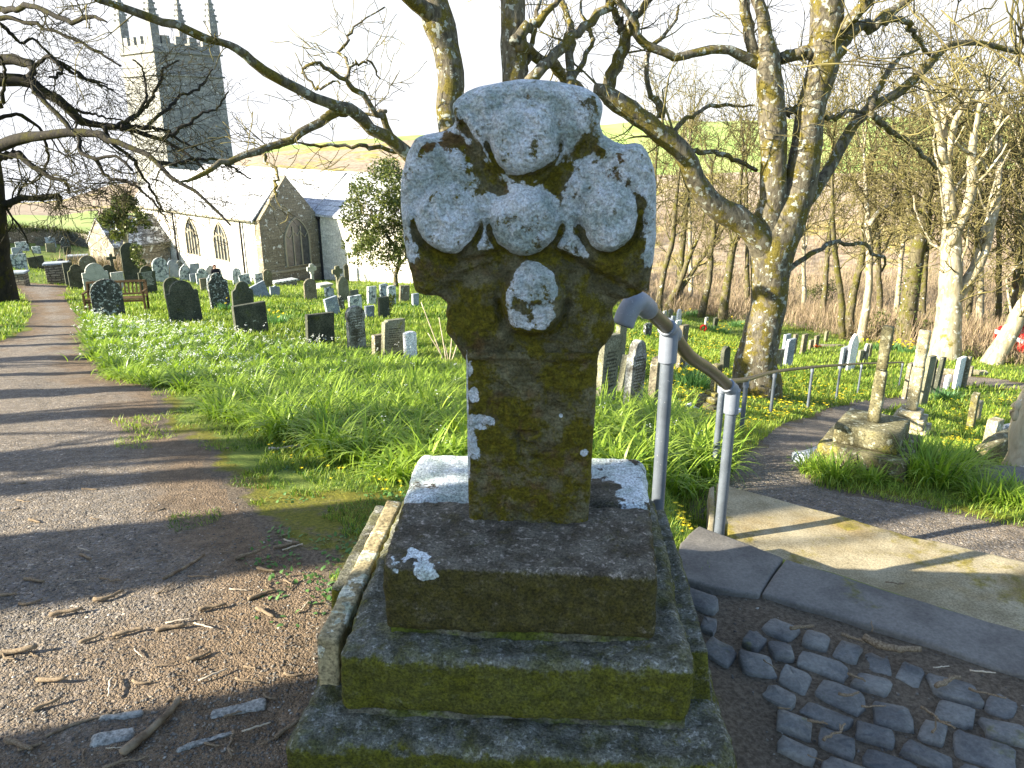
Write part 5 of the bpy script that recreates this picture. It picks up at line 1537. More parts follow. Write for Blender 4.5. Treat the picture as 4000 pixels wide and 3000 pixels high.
def lawn():
    g = np.random.default_rng(12)
    N0 = 330000
    az = g.uniform(R(-42), R(42), N0); r = np.exp(g.uniform(np.log(2.3), np.log(46), N0))
    x, y = r * np.sin(az), r * np.cos(az)
    bad = inside(PATH_L, x, y) | inside(PATH_R, x, y) | inside(PAVE, x, y) | ((np.abs(x) < .62) & (y < 2.55))
    nzv = fbm(np.stack([x * 3, y * 3, x * 0], 1), 3)
    # sparse tufts stray onto the gravel edge
    dl = edge_dist(PATH_L, x, y)
    stray = inside(PATH_L, x, y) & (dl < .42) & (nzv > .16 + dl * .8) & (y > 2.0) & (y < 5.5)
    bald = (~inside(PATH_L, x, y)) & (dl < .35) & (y < 6) & (nzv < -.10 - dl * .5)
    lz = inside([zpt(2700, 1900, -.1), zpt(3000, 1840, -.1), (3.6, 2.2), (3.6, 1.0), (.7, 1.5), (.72, 2.4)], x, y)
    ms = inside(MOSSY, x, y) & (nzv < .05)
    inb = inside(BANK, x, y)
    ok = ((~bad) | stray) & (~bald) & (~lz) & (~ms) & (~(inb & (g.random(N0) < .6))) & (x * x + y * y < 46 ** 2)
    x, y, r = x[ok], y[ok], r[ok]; N = len(x)
    base = np.stack([x, y, H(x, y) - .005], 1)
    patch = .5 + .5 * fbm(np.stack([x * .7, y * .7, x * 0 + 3], 1), 3)
    L = (.035 + .05 * g.random(N)) * (.6 + .8 * np.clip(patch, 0, 1)) * np.clip(r / 9, .8, 1.7)
    blade_obj('grass', base, g.uniform(0, 2 * np.pi, N), L, g.uniform(0, .5, N), g.uniform(.2, 1.2, N), np.clip(.0035 * r / 3.0, .003, .022), M['grass'], 2, None, np.clip(-.05 + .75 * patch + .28 * g.standard_normal(N), 0, 1))
    tag(bpy.data.objects['grass'], 'short lawn grass covering the churchyard', 'grass', None, 'stuff')
    # celandines
    P = gpoly([(2350, 1310), (2780, 1300), (3300, 1500), (3420, 1540), (3100, 1630), (2880, 1800), (2800, 1900), (2740, 1780), (2620, 1560), (2420, 1500)])
    P2 = gpoly([(3700, 1560), (4100, 1560), (4100, 1800), (3650, 1800)])
    P3 = [zpt(2620, 1960, -.15), zpt(2770, 1960, -.15), zpt(2780, 2100, -.1), zpt(2660, 2120, -.1)]
    P4 = gpoly([(1000, 1710), (1300, 1760), (1640, 1890), (1560, 1960), (1050, 1830)])
    xs, ys = [], []
    for poly, n in ((P, 1500), (P2, 420), (P3, 60), (P4, 34)):
        q = np.asarray(poly); c = 0
        while c < n:
            x = g.uniform(*np.array([q[:, 0].min(), q[:, 0].max()]), 3 * n); y = g.uniform(q[:, 1].min(), q[:, 1].max(), 3 * n)
            k = inside(poly, x, y) & ~inside(PATH_R, x, y)
            # nearer areas denser in the picture come from equal screen weight
            k &= g.random(3 * n) < np.clip(9 / np.maximum(y, 3) ** 1.3, 0, 1)
            x, y = x[k][:n - c], y[k][:n - c]; xs.append(x); ys.append(y); c += len(x)
            if not len(x): break
    x, y = np.concatenate(xs), np.concatenate(ys)
    m = len(x); k = 6
    z = H(x, y) + g.uniform(.02, .07, m)
    az = (np.tile(np.linspace(0, 2 * np.pi, k, endpoint=False), m) + np.repeat(g.uniform(0, 6, m), k))
    s = np.repeat(np.clip(np.hypot(x, y) / 6, .75, 1.9), k)
    blade_obj('yellow_flowers', np.repeat(np.stack([x, y, z], 1), k, 0), az, .017 * s, np.full(m * k, 1.25), np.full(m * k, .2), .010 * s, M['yellow'], 1)
    tag(bpy.data.objects['yellow_flowers'], 'tiny yellow flowers scattered over the grass', 'flowers', None, 'stuff')
    # round weed leaves in the mossy patch, by the landing and beside the steps
    xs, ys = [], []
    for poly, n, nc in ((MOSSY, 420, 26), (P3, 320, 40), (gpoly([(1000, 2030), (1400, 2250), (1330, 2500), (900, 2330)]), 120, 14), (P4, 220, 40)):
        q = np.asarray(poly)
        cx = g.uniform(q[:, 0].min(), q[:, 0].max(), nc * 4); cy = g.uniform(q[:, 1].min(), q[:, 1].max(), nc * 4)
        kk = inside(poly, cx, cy); cx, cy = cx[kk][:nc], cy[kk][:nc]
        i = g.integers(0, len(cx), n)
        xs.append(cx[i] + g.normal(0, .045, n)); ys.append(cy[i] + g.normal(0, .045, n))
    x, y = np.concatenate(xs), np.concatenate(ys)
    N = len(x)
    blade_obj('ground_weeds', np.stack([x, y, H(x, y) + .002], 1), g.uniform(0, 6.28, N), g.uniform(.012, .026, N), g.uniform(.6, 1.3, N), g.uniform(.2, .7, N), g.uniform(.010, .018, N), M['weed'], 3)
    tag(bpy.data.objects['ground_weeds'], 'low round leaved weeds on the mossy ground', 'weeds', None, 'stuff')
lawn()

def clump(name, label, u, v, radius, n, L, mat, cat='plant', group=None, flowers=0, width=.010, yscale=1.0):
    c = gnd(u, v); g = np.random.default_rng(int(u + v))
    root = thing(name, label, cat, c, 0, group)
    a = g.uniform(0, 6.28, n); rd = radius * .55 * np.sqrt(g.random(n))
    base = np.stack([rd * np.cos(a), rd * np.sin(a) * yscale, np.zeros(n)], 1)
    base[:, 2] = H(c.x + base[:, 0], c.y + base[:, 1]) - c.z - .02
    blade_obj('leaves', base, a + g.normal(0, .5, n), L * g.uniform(.6, 1.15, n), g.uniform(.0, .35, n) + .3 * rd / radius, g.uniform(.2, 1.5, n) * (1.3 if mat == 'leek' else .5), np.full(n, width), M[mat], 5, root)
    if flowers:
        m = flowers; k = 7
        fa = g.uniform(0, 6.28, m); fr = radius * np.sqrt(g.random(m)); 
        p = np.stack([fr * np.cos(fa), fr * np.sin(fa) * yscale, L * g.uniform(.75, 1.1, m)], 1)
        fz = width * 2.2
        blade_obj('blooms', np.repeat(p, k, 0), np.tile(np.linspace(0, 6.28, k, endpoint=False), m) + np.repeat(fa, k), np.full(m * k, fz), np.tile([1.2, 1.7, 1.0, 1.9, 1.4, .8, 1.5], m), np.full(m * k, .3), np.full(m * k, fz * .6), M['yellow'], 2, root)
        bpy.data.objects[root.children[-1].name]['kind'] = 'stuff'
    return root
DG = 'daffodil clumps'
clump('daffodil_clump', 'round clump of yellow daffodils on the lawn behind the handrail post', 2700, 1515, .34, 260, .30, 'daff', group=DG, flowers=26, width=.013)
clump('daffodil_clump', 'daffodil clump with a few blooms beside the square white edged headstone', 1075, 1272, .35, 160, .24, 'daff', group=DG, flowers=7, width=.018)
clump('daffodil_clump', 'dark daffodil clump at the foot of the speckled black headstone', 890, 1215, .35, 160, .24, 'daff', group=DG, flowers=4, width=.018)
clump('daffodil_clump', 'pale daffodil leaves beyond the red wreath', 2710, 1235, .9, 200, .34, 'daff', group=DG, flowers=6, width=.03)
clump('daffodil_clump', 'wide patch of daffodil leaves in front of the big tree', 2800, 1300, .8, 220, .30, 'daff', group=DG, flowers=12, width=.025)
clump('daffodil_clump', 'daffodil leaves at the left foot of the big tree', 2880, 1275, .6, 160, .28, 'daff', group=DG, flowers=5, width=.025)
clump('daffodil_clump', 'bright daffodil patch behind the tall white pointed headstone', 3450, 1365, .9, 240, .26, 'daff', group=DG, flowers=20, width=.025, yscale=.6)
clump('daffodil_clump', 'daffodil patch between the twin pedestals and the pale trunk', 3560, 1375, .7, 200, .26, 'daff', group=DG, flowers=20, width=.025)
clump('daffodil_clump', 'grey green daffodil leaves at the base of the dark headstone row', 3690, 1560, .5, 220, .24, 'daff', group=DG, flowers=0, width=.016)
clump('daffodil_clump', 'daffodils beneath the hedge on the upper bank', 95, 940, .8, 160, .35, 'daff', group=DG, flowers=16, width=.035)
GG = 'long grass tussocks by the lower path'
for u, v, rd, n, L, lb in ((3640, 1880, .26, 300, .34, 'big dark green tussock beside the nearer pedestal'), (3560, 1860, .20, 170, .30, 'dark tussock in the shadow side of the nearer pedestal'), (3740, 1850, .20, 200, .28, 'green tussock between the pedestal and the dark ledger slab'), (3260, 1868, .17, 190, .20, 'bright tussock at the front foot of the nearer pedestal'), (3170, 1840, .12, 110, .17, 'small bright tussock at the path corner of the nearer pedestal'), (3860, 1950, .22, 220, .20, 'bright spreading tussock below the dark ledger slab'), (3990, 1975, .22, 220, .20, 'bright tussock at the frame edge below the ledger slab'), (3400, 1880, .13, 110, .16, 'low fringe of grass under the pedestal corner')):
    clump('grass_tussock', lb, u, v, rd, n, L, 'leek', 'grass', GG, 0, .009)

# leafy crowns: many small leaf faces in clumps
def leaf_cloud(centres, radii, n, size, g, squash=1.0):
    c = np.asarray(centres); w = np.asarray(radii) ** 2; w = w / w.sum()
    i = g.choice(len(c), n, p=w)
    d = g.standard_normal((n, 3)); d /= np.linalg.norm(d, axis=1, keepdims=True)
    rr_ = np.asarray(radii)[i] * (.55 + .5 * g.random(n))
    p = c[i] + d * rr_[:, None] * np.array([1, 1, squash])
    a = g.standard_normal((n, 3)); a /= np.linalg.norm(a, axis=1, keepdims=True)
    b = np.cross(a, g.standard_normal((n, 3))); b /= np.linalg.norm(b, axis=1, keepdims=True)
    s = size * g.uniform(.6, 1.3, n)[:, None]
    V = np.stack([p - a * s, p + b * s * .5, p + a * s, p - b * s * .5], 1).reshape(-1, 3)
    F = np.arange(4 * n).reshape(n, 4)
    return V, F, np.repeat(g.random(n), 4)

# ------------------------------------------------------------------ bare trees
class Tree:
    def __init__(s, seed): s.g = np.random.default_rng(seed); s.big = []; s.twigs = []
    def limb(s, pts, rads, n=16, kink=0.0):
        P = smooth_path(pts, n); r = np.interp(np.linspace(0, 1, n), np.linspace(0, 1, len(rads)), rads)
        if kink:
            k = s.g.normal(0, kink, (n, 3)); k[0] = 0; k[:, 1] *= .6; P = P + k * (r[:, None] / r.max() + .4)
        s.big.append((P, r)); return P, r
    def grow(s, p, d, L, r, lvl, up=.12, wig=.32, rmin=.004, droop=0.0, nch=(2, 4), big_r=.03):
        g = s.g; n = 6
        pts = [np.array(p)]; d = np.array(d, float); d /= np.linalg.norm(d)
        for k in range(n):
            d = d + g.normal(0, wig, 3) * (.7 if lvl else 1) + np.array([0, 0, up - droop])
            d /= np.linalg.norm(d); pts.append(pts[-1] + d * L / n)
        pts = np.array(pts); rad = np.maximum(np.linspace(r, r * .42, n + 1), rmin)
        (s.big if r > big_r else s.twigs).append((pts, rad))
        if lvl > 0:
            for _ in range(g.integers(nch[0], nch[1] + 1)):
                k = g.integers(1, n + 1); dd = pts[k] - pts[k - 1]; dd /= np.linalg.norm(dd)
                q = np.cross(dd, g.standard_normal(3)); q /= np.linalg.norm(q)
                an = g.uniform(.45, 1.15)
                s.grow(pts[k], dd * math.cos(an) + q * math.sin(an), L * g.uniform(.45, .8), rad[k] * g.uniform(.5, .75), lvl - 1, up, wig, rmin, droop, nch, big_r)
    def sprout(s, P, r, n, L, lvl, t0=.25, rk=.4, spread=(.5, 1.2), **kw):
        g = s.g
        for _ in range(n):
            t = g.uniform(t0, 1) * (len(P) - 1.001); i = int(t)
            p = P[i] + (P[i + 1] - P[i]) * (t - i); dd = P[i + 1] - P[i]; dd = dd / np.linalg.norm(dd)
            q = np.cross(dd, g.standard_normal(3)); q /= np.linalg.norm(q); an = g.uniform(*spread)
            s.grow(p, dd * math.cos(an) + q * math.sin(an), L * g.uniform(.6, 1.3), max(kw.get('rmin', .004), min(r[i] * rk, .05)) * g.uniform(.5, 1), lvl, **kw)
    def build(s, name, label, base, bark, twig, group=None, sides=9, rough=.012, tsides=3, freq=5, cat='tree'):
        root = thing(name, label, cat, base, 0, group)
        off = np.array([*base])
        tubeobj('trunk', [(p - off, r) for p, r in s.big], sides, M[bark], root, rough, freq)
        if s.twigs: tubeobj('crown', [(p - off, r) for p, r in s.twigs], tsides, M[twig], root)
        return root

def px(pts, Y, dY=0.0):
    n = len(pts); d = np.linspace(0, dY, n)
    return [np.array([*P_at(u, v, Y + q)]) for (u, v), q in zip(pts, d)]
def pr(rad_px, Y): return [r * Y / FPX for r in rad_px]

def left_tree():
    T = Tree(101); Y = 17.5
    b = gnd(-25, 1178); Y = b.y
    tr, r = T.limb([np.array([*b]) + np.array([0, 0, -.3])] + px([(-30, 1000), (-38, 850), (-60, 650), (-100, 430), (-130, 200), (-150, -100), (-170, -500)], Y), pr([95, 62, 56, 58, 55, 45, 34, 20], Y), 22)
    limbs = [
        ([(-115, 262), (0, 235), (108, 244), (131, 271), (122, 307), (149, 370), (203, 429), (271, 497), (307, 542), (312, 592), (370, 619), (452, 610), (520, 660)], [20, 19, 17, 13, 12, 10, 9, 9, 8, 7, 6, 5, 4], -1.5),
        ([(-80, 330), (0, 313), (108, 311), (149, 348), (203, 375), (253, 407), (289, 443), (334, 479), (407, 493), (475, 493), (542, 520), (633, 542), (700, 583), (768, 633), (820, 690)], [26, 24, 22, 19, 18, 17, 16, 15, 12, 11, 9, 8, 6, 5, 4], 1.0),
        ([(-70, 600), (0, 562), (90, 542), (158, 533), (249, 520), (361, 520), (407, 533), (475, 565), (556, 597), (610, 633), (678, 700), (768, 750), (840, 820), (900, 880)], [24, 22, 20, 18, 16, 14, 12, 10, 9, 8, 7, 6, 5, 3], -2.5),
        ([(-45, 640), (0, 614), (45, 601), (81, 610), (136, 655), (203, 696), (258, 710), (270, 760)], [15, 14, 13, 12, 10, 8, 7, 4], -.5),
        ([(-35, 840), (0, 795), (30, 800), (90, 777), (180, 768), (235, 773), (217, 818)], [22, 19, 15, 12, 11, 10, 5], .3),
        ([(-110, 60), (0, 38), (45, 42), (113, 23), (181, 45), (271, 81), (361, 63), (420, 84)], [12, 10, 10, 9, 9, 8, 6, 4], -2),
        ([(-100, 100), (0, 68), (113, 86), (203, 122), (294, 154), (384, 203), (475, 262)], [9, 8, 7, 6, 5, 5, 3], -1),
        ([(-90, 160), (0, 95), (40, 130), (84, 168), (140, 155), (190, 210), (260, 260), (330, 300), (420, 330)], [9, 8, 7, 6, 5, 5, 4, 4, 3], 1.5),
        ([(-60, 420), (0, 412), (20, 285), (-10, 200)], [9, 8, 5, 4], -1),
        ([(203, 375), (260, 420), (330, 440), (410, 455), (500, 480)], [8, 7, 6, 4, 3], 2),
        ([(407, 493), (440, 560), (520, 620), (560, 690), (600, 760), (640, 830)], [9, 8, 7, 6, 5, 3], 1),
        ([(475, 493), (560, 500), (640, 510), (720, 560), (800, 590)], [8, 7, 6, 5, 3], 2.5),
        ([(370, 619), (420, 690), (520, 720), (600, 790), (660, 870)], [7, 6, 5, 4, 3], -1),
        ([(230, 240), (300, 290), (380, 330), (440, 350)], [7, 6, 5, 3], 0.5),
        ([(131, 271), (180, 220), (215, 235), (236, 270), (225, 300), (190, 300)], [8, 7, 7, 7, 6, 4], -.5),
        ([(440, 495), (520, 460), (580, 400), (620, 330), (640, 270), (700, 240)], [9, 8, 7, 6, 5, 3], 1.5),
        ([(560, 500), (640, 440), (700, 380), (780, 340), (830, 270)], [8, 7, 6, 5, 3], 2.0),
        ([(633, 542), (720, 500), (780, 450), (850, 420), (890, 360)], [8, 7, 5, 4, 3], 1.2),
        ([(610, 633), (700, 640), (800, 620), (900, 650), (980, 700)], [8, 7, 6, 4, 3], 2),
        ([(500, 480), (560, 420), (570, 340), (555, 270), (520, 230)], [7, 6, 5, 4, 3], 1.2),
        ([(-60, 480), (60, 450), (150, 500), (190, 610), (150, 700), (90, 720)], [8, 7, 6, 5, 4, 3], 2),
    ]
    for pts, rad, dY in limbs:
        P, r = T.limb(px(pts, Y, dY), pr(rad, Y), 26, .02)
        T.sprout(P, r, 8 if len(pts) < 8 else 14, 1.1, 2, .25, .36, up=.02, wig=.24, rmin=.0062, droop=.03)
    for u, v in ((150, 740), (60, 760), (300, 620), (560, 700), (700, 740), (820, 640), (100, 640), (380, 800), (470, 760), (240, 800), (40, 700), (330, 730)):
        p = np.array([*P_at(u, v, Y + T.g.uniform(-2, 2))])
        T.grow(p - np.array([.8, 0, -.3]), (1, 0, -.15), 1.7, .022, 3, .0, .3, .008, .03)
    T.build('bare_tree', 'dark spreading bare tree whose trunk stands half out of view beside the gravel path', b, 'bark_backlit', 'twig_backlit', None, 9, .02)
left_tree()

def centre_tree():
    T = Tree(102); Y = 11.0
    b = gnd(1960, 1380); Y = b.y; B = np.array([*b])
    T.limb([B + np.array([0, 0, -.3])] + px([(1950, 1200), (1930, 1000), (1890, 850), (1800, 620), (1750, 450), (1762, 316), (1740, 180), (1707, 68), (1680, -60), (1650, -300)], Y), pr([120, 85, 75, 62, 52, 46, 50, 48, 55, 44, 30], Y), 30)
    T.limb(px([(1720, 90), (1650, 30), (1570, -30), (1500, -120)], Y, -.5), pr([30, 27, 22, 16], Y), 10)
    st, sr = T.limb(px([(1950, 1100), (1990, 800), (2010, 500), (2012, 300), (2006, 150), (2000, 0), (1990, -250)], Y, .4), pr([70, 55, 50, 48, 48, 47, 35], Y), 24)
    lim = [
        ([(1940, 1040), (1860, 900), (1740, 760), (1660, 672), (1588, 597), (1542, 560), (1475, 511), (1407, 470), (1375, 434), (1325, 420), (1271, 398), (1181, 348), (1090, 303), (1000, 253), (950, 217), (904, 181), (859, 167), (814, 154), (746, 118), (678, 90), (588, 68), (488, 32), (407, 0), (330, -40)], [44, 36, 32, 29, 26, 24, 22, 21, 21, 20, 18, 16, 15, 14, 14, 13, 12, 12, 12, 11, 11, 10, 9, 8], -2.2),
        ([(1345, 442), (1325, 438), (1271, 461), (1203, 497), (1136, 538), (1045, 574), (1000, 592), (904, 624), (836, 655), (768, 692), (700, 714)], [20, 19, 17, 16, 14, 13, 13, 11, 9, 7, 4], -1.2),
        ([(1560, 575), (1530, 530), (1500, 470), (1470, 440), (1425, 390), (1370, 340), (1340, 312), (1290, 275), (1260, 258), (1200, 262)], [15, 13, 13, 11, 10, 9, 8, 7, 6, 5], -.6),
        ([(1345, 310), (1355, 262), (1340, 222), (1320, 200), (1352, 160), (1352, 145), (1380, 110), (1430, 70), (1500, 30)], [8, 7, 6, 6, 5, 5, 4, 3, 3], .4),
        ([(1358, 262), (1385, 250), (1430, 248), (1460, 260), (1478, 300)], [5, 5, 5, 4, 3], .2),
        ([(1195, 258), (1190, 280), (1215, 325), (1250, 340), (1300, 320), (1335, 328)], [6, 5, 5, 5, 4, 3], 0),
        ([(1480, 430), (1510, 425), (1440, 450), (1390, 420), (1360, 408)], [8, 7, 6, 5, 4], .2),
        ([(1000, 600), (1035, 600), (1045, 640), (1080, 660), (1068, 720), (1075, 760)], [9, 8, 7, 6, 6, 4], -.3),
        ([(1550, 590), (1450, 575), (1330, 568), (1210, 567), (1150, 563)], [8, 7, 6, 5, 3], -.3),
    ]
    for pts, rad, dY in lim:
        P, r = T.limb(px(pts, Y, dY), pr(rad, Y), 34 if len(pts) > 15 else 18, .012)
        T.sprout(P, r, 5, .5, 2, .3, .25, up=.04, wig=.22, rmin=.0042, nch=(1, 3))
    lim2 = [
        ([(2010, 420), (2081, 298), (2136, 249), (2203, 181), (2249, 136), (2316, 68), (2384, 14), (2450, -50)], [26, 22, 21, 20, 18, 16, 15, 12], .6),
        ([(2010, 160), (2045, 118), (2099, 90), (2140, 40), (2176, 0), (2220, -60)], [22, 19, 17, 12, 10, 8], .3),
        ([(2055, 330), (2059, 289), (2068, 203), (2090, 100), (2113, 0)], [12, 11, 10, 9, 7], .8),
        ([(2225, 420), (2235, 294), (2230, 181), (2226, 90), (2190, 0), (2170, -60)], [17, 16, 15, 14, 12, 10], 1.6),
        ([(2200, 400), (2235, 312), (2271, 253), (2312, 170), (2316, 130), (2280, 80), (2275, 0)], [14, 12, 10, 9, 8, 7, 5], 1.6),
        ([(2030, 180), (2060, 190), (2120, 240), (2170, 262), (2200, 310), (2240, 320), (2280, 340)], [22, 22, 20, 24, 22, 18, 8], 2.5),
    ]
    for pts, rad, dY in lim2:
        P, r = T.limb(px(pts, Y, dY), pr(rad, Y), 18, .012)
        T.sprout(P, r, 5, .6, 2, .3, .25, up=.08, wig=.22, rmin=.0042, nch=(1, 3))
    for s_, rr_ in ((st, sr),):
        T.sprout(s_, rr_, 5, .7, 2, .45, .18, (.9, 1.4), up=.1, wig=.28, rmin=.0048, nch=(1, 3))
    T.build('bare_tree', 'mossy bare tree with several stems rising behind the granite cross', b, 'bark', 'twig', None, 14, .016, 3, 4)
centre_tree()

def right_tree():
    T = Tree(103)
    b = gnd(2955, 1540); Y = b.y; B = np.array([*b])
    T.limb([B + np.array([0, 0, -.25]), *px([(2957, 1500), (2950, 1430), (2972, 1320), (3000, 1202), (3008, 1080), (3018, 980), (3070, 860), (3118, 740), (3140, 633), (3165, 450), (3195, 330), (3222, 226), (3232, 0), (3235, -200)], Y)], pr([112, 98, 86, 74, 68, 72, 86, 76, 62, 58, 53, 54, 55, 56, 45], Y), 44)
    T.limb(px([(2998, 1060), (2990, 940), (3005, 850), (3025, 780), (3022, 678), (3018, 450), (3004, 330), (3000, 226), (2990, 140), (2975, 45), (2950, -20), (2930, -150)], Y, -.1), pr([60, 58, 54, 50, 48, 50, 48, 42, 26, 22, 20, 14], Y), 34)
    lim = [
        ([(3000, 240), (2941, 203), (2918, 90), (2905, 0), (2890, -120)], [34, 20, 18, 17, 14], 0),
        ([(2990, 262), (2940, 240), (2882, 208), (2814, 194), (2769, 194), (2701, 217), (2642, 231), (2588, 208), (2533, 181), (2497, 149), (2484, 90), (2452, 45), (2416, 0), (2390, -60)], [24, 20, 18, 17, 16, 15, 15, 14, 14, 13, 12, 11, 10, 8], -.5),
        ([(2995, 1030), (2981, 967), (2927, 899), (2836, 831), (2769, 777), (2723, 725), (2669, 610), (2610, 542), (2520, 475), (2452, 429), (2384, 375), (2330, 345)], [58, 54, 48, 46, 44, 42, 38, 34, 34, 36, 32, 22], -.6),
        ([(2385, 390), (2380, 344), (2407, 249), (2438, 181), (2457, 127), (2470, 72), (2497, 45), (2533, 0), (2570, -60)], [28, 25, 23, 22, 20, 15, 13, 11, 8], -.4),
        ([(2452, 135), (2434, 113), (2407, 68), (2384, 14), (2370, -50)], [17, 15, 13, 12, 10], -.2),
        ([(2580, 460), (2574, 420), (2552, 385), (2533, 348), (2524, 294), (2538, 217), (2547, 181), (2588, 145), (2633, 81), (2650, 20)], [16, 15, 10, 9, 9, 8, 8, 7, 5, 4], .3),
        ([(2630, 540), (2660, 490), (2700, 455), (2770, 420), (2840, 412), (2880, 415), (2950, 420)], [10, 9, 8, 7, 6, 5, 4], .3),
        ([(2640, 580), (2720, 590), (2800, 600), (2880, 625), (2960, 660)], [10, 10, 9, 9, 8], .3),
        ([(3130, 810), (3195, 724), (3249, 646), (3307, 542), (3362, 461), (3407, 420), (3475, 384), (3542, 330), (3610, 271), (3655, 226), (3714, 176), (3768, 163), (3859, 172), (3927, 194), (4000, 226), (4080, 270)], [30, 24, 22, 21, 21, 20, 19, 17, 15, 14, 13, 12, 11, 11, 10, 9], 1.6),
        ([(3400, 425), (3429, 353), (3475, 267), (3520, 226), (3588, 190)], [13, 12, 10, 8, 5], .4),
        ([(3240, 235), (3280, 180), (3316, 131), (3362, 108), (3416, 104), (3452, 68), (3497, 32), (3542, 0), (3590, -50)], [34, 24, 22, 20, 21, 18, 16, 15, 12], .8),
        ([(3240, 170), (3280, 127), (3316, 86), (3353, 45), (3384, 0), (3410, -60)], [30, 26, 22, 20, 19, 15], -.4),
        ([(3416, 104), (3475, 77), (3542, 81), (3565, 131), (3601, 181), (3633, 221)], [12, 11, 10, 9, 8, 6], 1.0),
        ([(3060, 232), (3100, 215), (3160, 205), (3200, 190)], [26, 24, 24, 24], 0),
        ([(3075, 1050), (3099, 1039), (3158, 1003), (3203, 967), (3262, 944), (3325, 958), (3380, 949), (3416, 994), (3461, 1003), (3443, 1057)], [12, 11, 10, 9, 9, 8, 8, 7, 6, 4], .9),
        ([(3195, 455), (3217, 452), (3253, 461), (3316, 434), (3375, 438), (3420, 440)], [12, 10, 9, 8, 6, 5], .3),
        ([(3010, 445), (3065, 440), (3110, 430)], [14, 13, 13], 0),
        ([(3400, 440), (3460, 500), (3530, 540), (3600, 600), (3660, 660)], [12, 11, 10, 9, 6], 1.2),
    ]
    for pts, rad, dY in lim:
        P, r = T.limb(px(pts, Y, dY), pr(rad, Y), 22, .012)
        T.sprout(P, r, 7, .65, 2, .3, .22, up=.06, wig=.22, rmin=.0038, nch=(2, 3))
    T.build('bare_tree', 'big forked lichen and moss covered bare tree beside the lower path', b, 'bark', 'twig', None, 16, .016, 3, 4)
right_tree()

WG = 'bare woodland trees beyond the churchyard'
def wood_tree(label, pts, w_px, bark='bark_wood', seed=0, forks=(), lvl=3, L=1.9, n=9, top=None, ivy=0, rmin=.009):
    T = Tree(seed + 300)
    b = gnd(*pts[0]); Y = b.y; B = np.array([*b])
    P3 = px(pts, Y, T.g.uniform(-.6, .8)); P3[0] = B + np.array([0, 0, -.3])
    r0 = w_px / 2 * depth(b) / FPX
    P, r = T.limb(P3, [r0 * 1.35, r0, r0 * .9, r0 * .75, r0 * .3], 20, .01)
    T.sprout(P, r, n, L, lvl, .4, .5, (.4, 1.1), up=.08, wig=.26, rmin=rmin, big_r=.035)
    for _ in range(3): T.grow(P[-1], P[-1] - P[-2] + T.g.normal(0, .08, 3), L * 1.2, r[-1], lvl, up=.08, wig=.26, rmin=rmin, big_r=.035)
    for f, wf in forks:
        Q, q = T.limb(px(f, Y, T.g.uniform(-1, 1)), [wf / 2 * depth(b) / FPX, wf / 2.4 * depth(b) / FPX, wf / 6 * depth(b) / FPX], 14, .01)
        T.sprout(Q, q, 7, L * .8, lvl, .3, .5, up=.08, wig=.28, rmin=rmin, big_r=.035)
        for _ in range(2): T.grow(Q[-1], Q[-1] - Q[-2] + T.g.normal(0, .08, 3), L, q[-1], lvl, up=.08, wig=.26, rmin=rmin, big_r=.035)
    root = T.build('bare_tree', label, b, bark, 'twig', WG, 9, .012)
    if ivy:
        i = T.g.integers(0, 15, ivy); 
        cen = P[np.sort(T.g.integers(1, 14, 26))]
        V, F, rn = leaf_cloud(cen, np.full(26, r0 * 1.7), ivy, .045, T.g, 1.3)
        npmesh('ivy', V - np.array([*b]), F, M['ivy'], root, False, {'rnd': rn})
    return root
wood_tree('slim grey woodland trunk closest to the granite cross', [(2570, 1215), (2588, 1089), (2624, 953), (2635, 840), (2660, 620)], 22, seed=1)
wood_tree('slim woodland trunk wrapped in ivy with a leaning prop trunk', [(2651, 1202), (2662, 1000), (2675, 860), (2690, 700), (2700, 500)], 24, seed=2, ivy=420, forks=(([(2655, 1140), (2720, 1040), (2800, 930), (2850, 860)], 18),))
wood_tree('short dark leaning woodland trunk at the foot of the ivy wrapped one', [(2592, 1212), (2625, 1165), (2650, 1120), (2690, 1010), (2740, 900)], 26, seed=3, n=6)
wood_tree('crooked woodland trunk between the ivy wrapped one and the straight dark one', [(2735, 1240), (2768, 1100), (2778, 980), (2790, 886), (2780, 700)], 24, seed=4)
wood_tree('straight dark ivy flecked woodland trunk behind the big tree', [(2818, 1247), (2845, 1080), (2865, 960), (2878, 860), (2900, 640)], 30, seed=5, ivy=260)
wood_tree('first of three thin trunks to the right of the big tree, with a bend', [(3292, 1326), (3285, 1180), (3268, 1040), (3255, 900), (3250, 640)], 24, seed=6)
wood_tree('second of three thin trunks, leaning and mossy', [(3312, 1318), (3330, 1160), (3358, 1050), (3375, 953), (3390, 700)], 30, seed=7)
wood_tree('third of three thin trunks, pale and straight', [(3358, 1336), (3388, 1170), (3397, 1000), (3388, 860), (3375, 600)], 28, 'bark_pale', seed=8, forks=(([(3395, 880), (3430, 830), (3490, 790), (3500, 760)], 20),))
wood_tree('stout dark woodland trunk covered with ivy behind the pedestals', [(3538, 1344), (3550, 1180), (3578, 1010), (3605, 850), (3640, 620)], 62, seed=9, ivy=500, forks=(([(3585, 1000), (3560, 840), (3530, 700), (3500, 560)], 34),))
wood_tree('thick sunlit cream coloured trunk forking above the white headstone', [(3690, 1404), (3702, 1280), (3712, 1140), (3716, 950), (3700, 640)], 96, 'bark_pale', seed=10, n=12, forks=(([(3725, 1180), (3815, 1045), (3860, 900), (3890, 780), (3905, 620)], 52), ([(3715, 960), (3790, 760), (3800, 560), (3830, 400)], 40)))
wood_tree('bright leaning trunk at the edge of the wood near the red car', [(3862, 1420), (3920, 1340), (3980, 1230), (4050, 1110), (4160, 900)], 66, 'bark_pale', seed=11)
